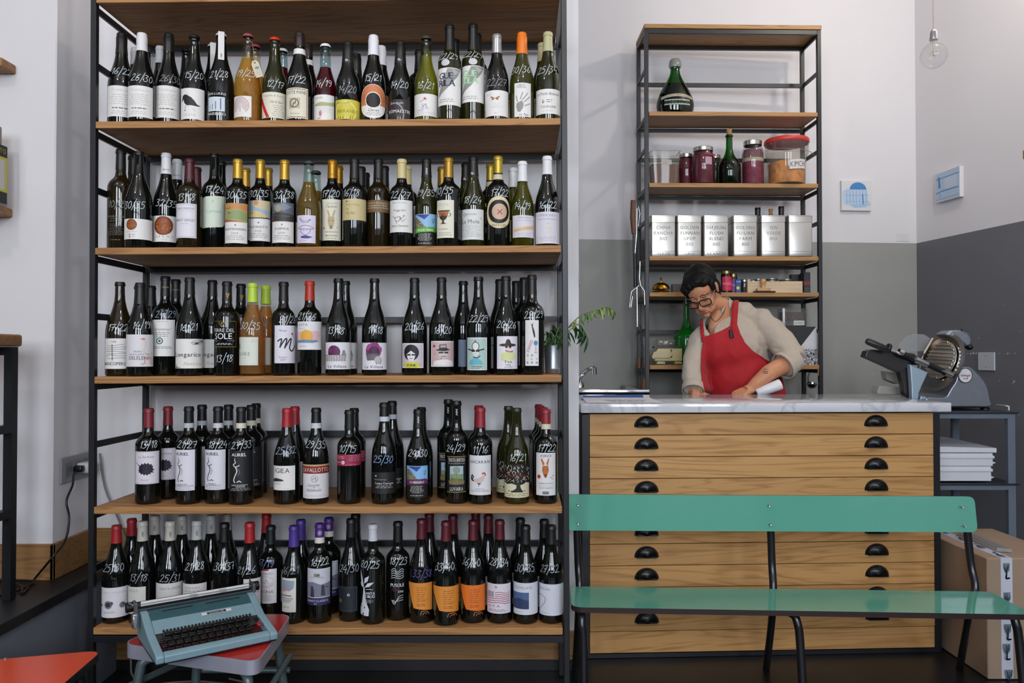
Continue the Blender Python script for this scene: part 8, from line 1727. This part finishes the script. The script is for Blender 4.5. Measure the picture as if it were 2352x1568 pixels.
MB().tube(spline([gp(-.0085, cz_ + .004), gp(0, cz_ + .009), gp(.0085, cz_ + .004)], 4), .0022, 8).build('bridge', FRM, gl, 60)
# earring, necklace
e_ = MB(); e_.ell(h(.080, .010, -.044), (.0035, .0035, .0055)); e_.build('earring', mat('dark_bead', '#1a1214', .3), wm, 60)
# shirt
shb = MB()
def el(mb, c, r, rot=(0, 0, 0)): mb.lathe([(math.sin(math.pi * i / 14) if 0 < i < 14 else 0, -math.cos(math.pi * i / 14)) for i in range(15)], 28, None, Matrix.Translation(c) @ Euler(rot).to_matrix().to_4x4() @ Matrix.Diagonal((*r, 1)))
el(shb, V(1684, 800, 3.81), (.170, .118, .165), (0, R_(-16), 0)); el(shb, V(1700, 868, 3.82), (.165, .130, .17)); el(shb, V(1706, 930, 3.83), (.170, .135, .14)); el(shb, V(1735, 752, 3.82), (.085, .085, .075)); el(shb, V(1628, 782, 3.81), (.07, .08, .08))
el(shb, V(1684, 738, 3.83), (.10, .075, .06), (0, R_(-14), 0)); el(shb, V(1704, 722, 3.83), (.075, .07, .062)); el(shb, V(1684, 712, 3.845), (.048, .055, .05)); el(shb, V(1652, 800, 3.765), (.10, .07, .10)) ; el(shb, V(1712, 790, 3.765), (.09, .07, .09))
shb.tube([V(1722, 735, 3.82), V(1746, 738, 3.79), V(1768, 757, 3.765), V(1795, 787, 3.72), V(1818, 814, 3.68), V(1826, 826, 3.66)], [.058, .066, .067, .064, .060, .050], 20)
shb.tube([V(1824, 824, 3.665), V(1806, 836, 3.64), V(1800, 840, 3.632)], [.055, .060, .060], 20)
shb.tube([V(1625, 765, 3.81), V(1606, 782, 3.80), V(1594, 825, 3.75), V(1590, 862, 3.70), V(1592, 888, 3.655), V(1592, 897, 3.64)], [.055, .056, .052, .049, .044, .046], 20)
el(shb, V(1740, 735, 3.82), (.07, .07, .06)); shirt = remesh(shb, 'shirt', .005, 12, SHIRT, wm)
# open the neck and the cuffs so that the skin comes out of a real edge
def cut(o, fn):
    bm = bmesh.new(); bm.from_mesh(o.data); bmesh.ops.delete(bm, geom=[v for v in bm.verts if fn(v.co)], context='VERTS'); bm.to_mesh(o.data); bm.free(); o.data.update()
nk = V(1664, 716, 3.80)
def wr(co, n):
    p = co * 1.0; f = .0065 * mnoise.noise(Vector((p.x * 9 + p.z * 12, p.y * 9, p.z * 9 - p.x * 12))) + .0045 * mnoise.noise(Vector((p.x * 26 - p.z * 14, p.y * 20, p.z * 22 + p.x * 18)))
    # creases at the armpit and the elbow
    for (a, b, c, s_) in ((V(1708, 768, 3.74), V(1772, 812, 3.70), .009, .010), (V(1768, 800, 3.68), V(1815, 802, 3.66), .006, .007), (V(1775, 815, 3.66), V(1828, 806, 3.63), .006, .006), (V(1735, 700, 3.78), V(1742, 775, 3.72), .010, .004)):
        ab = b - a; t = max(0, min(1, (co - a).dot(ab) / ab.dot(ab))); d_ = (co - a - ab * t); d_.y *= .3; f -= s_ * math.exp(-(d_.length / c) ** 2) * math.sin(math.pi * min(1, t + .12)) 
    return f
noise_push(shirt, wr)
bv_sh = BVHTree.FromPolygons([v.co for v in shirt.data.vertices], [tuple(p.vertices) for p in shirt.data.polygons])
CAMP = Vector((0, 0, EYE)) - O0
def hit(px, py, off):
    d_ = (V(px, py, 3.7) - CAMP).normalized(); r_ = bv_sh.ray_cast(CAMP, d_)
    if r_[0] is None: return None
    return r_[0] - d_ * off
# apron: a cloth laid over the shirt, outline as in the photograph, continuing down to the knees
def ip(tab, y):
    if y <= tab[0][0]: return tab[0][1]
    for (y0, x0), (y1, x1) in zip(tab, tab[1:]):
        if y <= y1: t = (y - y0) / (y1 - y0); t = t * t * (3 - 2 * t) * .3 + t * .7; return x0 + (x1 - x0) * t
    return tab[-1][1]
LT = [(765, 1615), (785, 1615), (810, 1611), (840, 1610), (870, 1612), (905, 1616), (1000, 1612), (1180, 1606)]
RT = [(738, 1690), (760, 1697), (785, 1710), (805, 1728), (822, 1755), (838, 1785), (870, 1798), (905, 1806), (1000, 1816), (1180, 1822)]
NU, NV = 44, 60; gv = []; lastY = None
def aproff(px, py): return .008 + .004 * mnoise.noise(Vector((px * .035, py * .012, 0))) + (.006 * mnoise.noise(Vector((px * .06, py * .01, 3))) if py > 820 else 0)
for j in range(NV + 1):
    for i in range(NU + 1):
        u, v_ = i / NU, j / NV; yt_ = (774 + (739 - 774) * u) + 3 * math.sin(math.pi * u); y = yt_ + (1180 - yt_) * (v_ ** 1.25)
        x = ip(LT, y) + (ip(RT, y) - ip(LT, y)) * u
        p_ = hit(x, y, aproff(x, y)) if y < 925 else None
        gv.append([x, y, p_])
front_y = min(g[2].y for g in gv if g[2] is not None)
for k, g in enumerate(gv):
    if g[2] is None:
        if g[1] >= 925:
            up = gv[k - (NU + 1)][2]; 
            t = min(1, (g[1] - 925) / 250); yy = up.y + O0.y; g[2] = V(g[0], g[1], yy + .0002)
        else:
            # past the silhouette: curve round the side of the body
            cand = [gv[k + s_ * d_][2] for d_ in range(1, 12) for s_ in (-1, 1) if 0 <= k + s_ * d_ < len(gv) and gv[k + s_ * d_][2] is not None and (k + s_ * d_) // (NU + 1) == k // (NU + 1)]
            yy = (cand[0].y if cand else -.05) + O0.y + .012; g[2] = V(g[0], g[1], yy)
# smooth depth a little
for _ in range(6):
    ys = [g[2].y for g in gv]
    for j in range(NV + 1):
        for i in range(NU + 1):
            k = j * (NU + 1) + i; nb_ = [ys[j2 * (NU + 1) + i2] for j2, i2 in ((j - 1, i), (j + 1, i), (j, i - 1), (j, i + 1)) if 0 <= j2 <= NV and 0 <= i2 <= NU]
            m_ = min(ys[k], .5 * ys[k] + .5 * sum(nb_) / len(nb_)); g = gv[k]; g[2] = V(g[0], g[1], m_ + O0.y)
mb = MB(); mb.add([g[2] for g in gv], [(j * (NU + 1) + i, j * (NU + 1) + i + 1, (j + 1) * (NU + 1) + i + 1, (j + 1) * (NU + 1) + i) for j in range(NV) for i in range(NU)], APR)
ap = mb.build('apron', parent=wm, smooth=180); s_ = ap.modifiers.new('s', 'SOLIDIFY'); s_.thickness = .0025; s_.offset = -1
def ribbon(pts, name, m, off=.0075, par=ap, th=.0022):
    L_, R2 = [], []; n = 16
    for k in range(n + 1):
        t = k / n * (len(pts) - 1); i = min(int(t), len(pts) - 2); f_ = t - i; a_ = [pts[i][q] + (pts[i + 1][q] - pts[i][q]) * f_ for q in range(4)]
        l_, r_ = hit(a_[0], a_[1], off), hit(a_[2], a_[3], off); y0_ = min([q.y for q in (l_, r_) if q is not None] or [L_[-1].y if L_ else 0]); L_.append(V(a_[0], a_[1], y0_ + O0.y)); R2.append(V(a_[2], a_[3], y0_ + O0.y))
    mb = MB(); mb.add(L_ + R2, [(k, k + n + 1, k + n + 2, k + 1) for k in range(n)], m); o = mb.build(name, parent=par, smooth=180); q = o.modifiers.new('s', 'SOLIDIFY'); q.thickness = th; q.offset = 0; return o
ribbon([(1683, 690, 1697, 689), (1681, 712, 1695, 712), (1678, 745, 1693, 744), (1680, 762, 1700, 765)], 'neck_strap', APR); ribbon([(1608, 733, 1614, 731), (1608, 755, 1616, 753), (1612, 785, 1622, 782)], 'neck_strap', APR)
ribbon([(1674, 758, 1681, 757), (1675, 768, 1685, 770), (1677, 777, 1686, 775)], 'pen_loop', mat('dark_badge', '#2a1014', .5), .013, ap, .003)
# stand collar and placket
def strip(pairs, name, m=SHIRT, par=wm, th=.003):
    a = spline([V(*p[0]) for p in pairs], 5); b = spline([V(*p[1]) for p in pairs], 5); n = len(a); c = [(x + y) / 2 + Vector((0, -.003, 0)) for x, y in zip(a, b)]
    mb = MB(); mb.add(a + c + b, [(k, k + 1, n + k + 1, n + k) for k in range(n - 1)] + [(n + k, n + k + 1, 2 * n + k + 1, 2 * n + k) for k in range(n - 1)], m); o = mb.build(name, parent=par, smooth=180); q = o.modifiers.new('s', 'SOLIDIFY'); q.thickness = th; q.offset = 0
def hv(x, y, off): 
    q = hit(x, y, off); return q if q is not None else V(x, y, 3.8)
def strip2(pairs, name):
    a = spline([p[0] for p in pairs], 5); b = spline([p[1] for p in pairs], 5); n = len(a)
    mb = MB(); mb.add(a + b, [(k, k + 1, n + k + 1, n + k) for k in range(n - 1)], SHIRT); o = mb.build(name, parent=wm, smooth=180); q = o.modifiers.new('s', 'SOLIDIFY'); q.thickness = .003; q.offset = 0
strip2([(V(1662, 682, 3.865), V(1664, 694, 3.87)), (V(1675, 684, 3.82), V(1683, 693, 3.83)), (V(1668, 698, 3.775), hv(1681, 705, .006)), (V(1658, 712, 3.745), hv(1670, 721, .006)), (hv(1646, 733, .014), hv(1658, 740, .006)), (hv(1641, 754, .010), hv(1651, 758, .006)), (hv(1639, 774, .008), hv(1648, 776, .006))], 'collar')
strip2([(V(1628, 724, 3.775), hv(1616, 732, .004)), (hv(1620, 741, .012), hv(1609, 747, .005)), (hv(1622, 756, .010), hv(1611, 762, .006)), (hv(1633, 773, .010), hv(1622, 778, .006))], 'collar')
for (x, y) in ((1650, 742), (1645, 759)): MB().ell(hv(x, y, .0115), (.0035, .0025, .0035)).build('button', mat('shirt_button', '#c5bdb0', .4), wm, 60)
def rib2(pts, w_, name, m, Yb_, par): pass
vn = [(1616, 742), (1620, 765), (1634, 778)]
# open neck: skin-coloured wedge is the body itself; the shirt is cut away there
def inneck(co):
    d_ = co - CAMP; t = 3.7 / (d_.y) ; 
    q = O0 + co; yy = q.y; a = q.x / yy * F; px = a * (math.cos(PITCH)) + CX  # close enough at small pitch
    py = CY - ((q.z - EYE) / yy - math.tan(PITCH)) * F
    if co.y > nk.y + .01: return (co - nk).length < .045
    L = [(722, 1626, 1658), (735, 1620, 1645), (750, 1621, 1641), (765, 1630, 1640), (778, 1637, 1639)]
    if py < 722: return 1624 < px < 1658 + (722 - py) * .45 and co.y < nk.y + .05 and (co - nk).length < .09
    if py > 778: return False
    for (y0, a0, b0), (y1, a1, b1) in zip(L, L[1:]):
        if y0 <= py <= y1: t = (py - y0) / (y1 - y0); return a0 + (a1 - a0) * t < px < b0 + (b1 - b0) * t and co.y < nk.y
    return False
cut(shirt, inneck)
# skin of the chest showing in the opening
ch = MB(); ch.tube([nb + Vector((-.012, -.002, .01)), V(1645, 738, 3.79), V(1640, 757, 3.775), V(1640, 775, 3.765)], [.040, .036, .030, .018], 18)
rm2 = remesh(ch, 'chest', .0045, 3, SKIN, bod)
MB().tube(spline([V(1663, 690, 3.80) + Vector((.012, 0, 0)), V(1667, 702, 3.765), V(1660, 722, 3.735), V(1645, 738, 3.715), V(1636, 733, 3.72), V(1630, 722, 3.74)], 5), .0016, 6).build('necklace_cord', BLACKP, wm, 60)
# cuffs
for pts, rr in (([V(1806, 836, 3.64), V(1797, 842, 3.63)], .0625), ([V(1592, 884, 3.66), V(1592, 899, 3.635)], .049)):
    d_ = (pts[1] - pts[0]); mb = MB(); n = 28; ref = Vector((0, 1, 0)); a_ = (ref - d_.normalized() * ref.dot(d_.normalized())).normalized(); b_ = d_.normalized().cross(a_); vs = []
    for t, r_ in ((0, rr - .001), (.1, rr + .002), (.95, rr + .002), (1, rr)):
        for k in range(n): an = 2 * math.pi * k / n; vs.append(pts[0] + d_ * t + (a_ * math.cos(an) + b_ * math.sin(an)) * r_)
    mb.add(vs, [(i * n + k, i * n + (k + 1) % n, (i + 1) * n + (k + 1) % n, (i + 1) * n + k) for i in range(3) for k in range(n)], SHIRT); o = mb.build('cuff', parent=wm, smooth=180); q = o.modifiers.new('s', 'SOLIDIFY'); q.thickness = .003
# trousers and shoes
tr = MB()
for s in (-1, 1):
    fx = .10 * s + .02; tr.tube([V(1712, 930, 3.83) + Vector((.055 * s, 0, .02)), Vector((fx, .055, .50)), Vector((fx, .085, .11))], [.108, .078, .062], 18)
remesh(tr, 'trousers', .008, 3, mat('dark_trousers', '#1d1f26', .8), wm)
for s in (-1, 1):
    fx = .10 * s + .02; sm = MB(); sm.tube([(fx, .13, .045), (fx, .06, .05), (fx, -.03, .042), (fx, -.10, .034)], [.042, .046, .043, .030], 14); sm.box(fx - .045, fx + .045, -.13, .17, .0015, .02); remesh(sm, 'shoe', .006, 3, mat('black_shoe', '#101012', .5), wm)
# tattoo on the forearm
bb = BVHTree.FromPolygons([v.co for v in bod.data.vertices], [tuple(p.vertices) for p in bod.data.polygons])
def onbody(px, py, off=.0006):
    d_ = (V(px, py, 3.7) - CAMP).normalized(); r_ = bb.ray_cast(CAMP, d_); return (r_[0] - d_ * off) if r_[0] is not None else V(px, py, 3.6)
mb = MB(); TT = mat('tattoo_ink', '#4a3d3c', .6)
for q in (((1752, 851), (1757, 847), (1763, 849)), ((1751, 855), (1757, 853), (1764, 853)), ((1754, 858), (1759, 856), (1764, 857))):
    for a_, b_ in zip(q, q[1:]): mb.add([onbody(a_[0], a_[1] - .8), onbody(b_[0], b_[1] - .8), onbody(b_[0], b_[1] + .9), onbody(a_[0], a_[1] + .9)], [(0, 1, 2, 3)], TT)
mb.build('tattoo', parent=bod)
# white roll in her hand
e0, e1 = P(1738, 903, 3.585), P(1793, 882, 3.58)
mb = MB(); mb.tube([e0, e0 + (e1 - e0) * .03, e0 + (e1 - e0) * .5, e1 - (e1 - e0) * .04, e1], [.017, .020, .024, .026, .024], 20); o = mb.build('paper_roll', mat('white_roll', '#d9d9de', .35), smooth=50); tag(o, 'white roll held in her hand above the marble counter', 'roll')
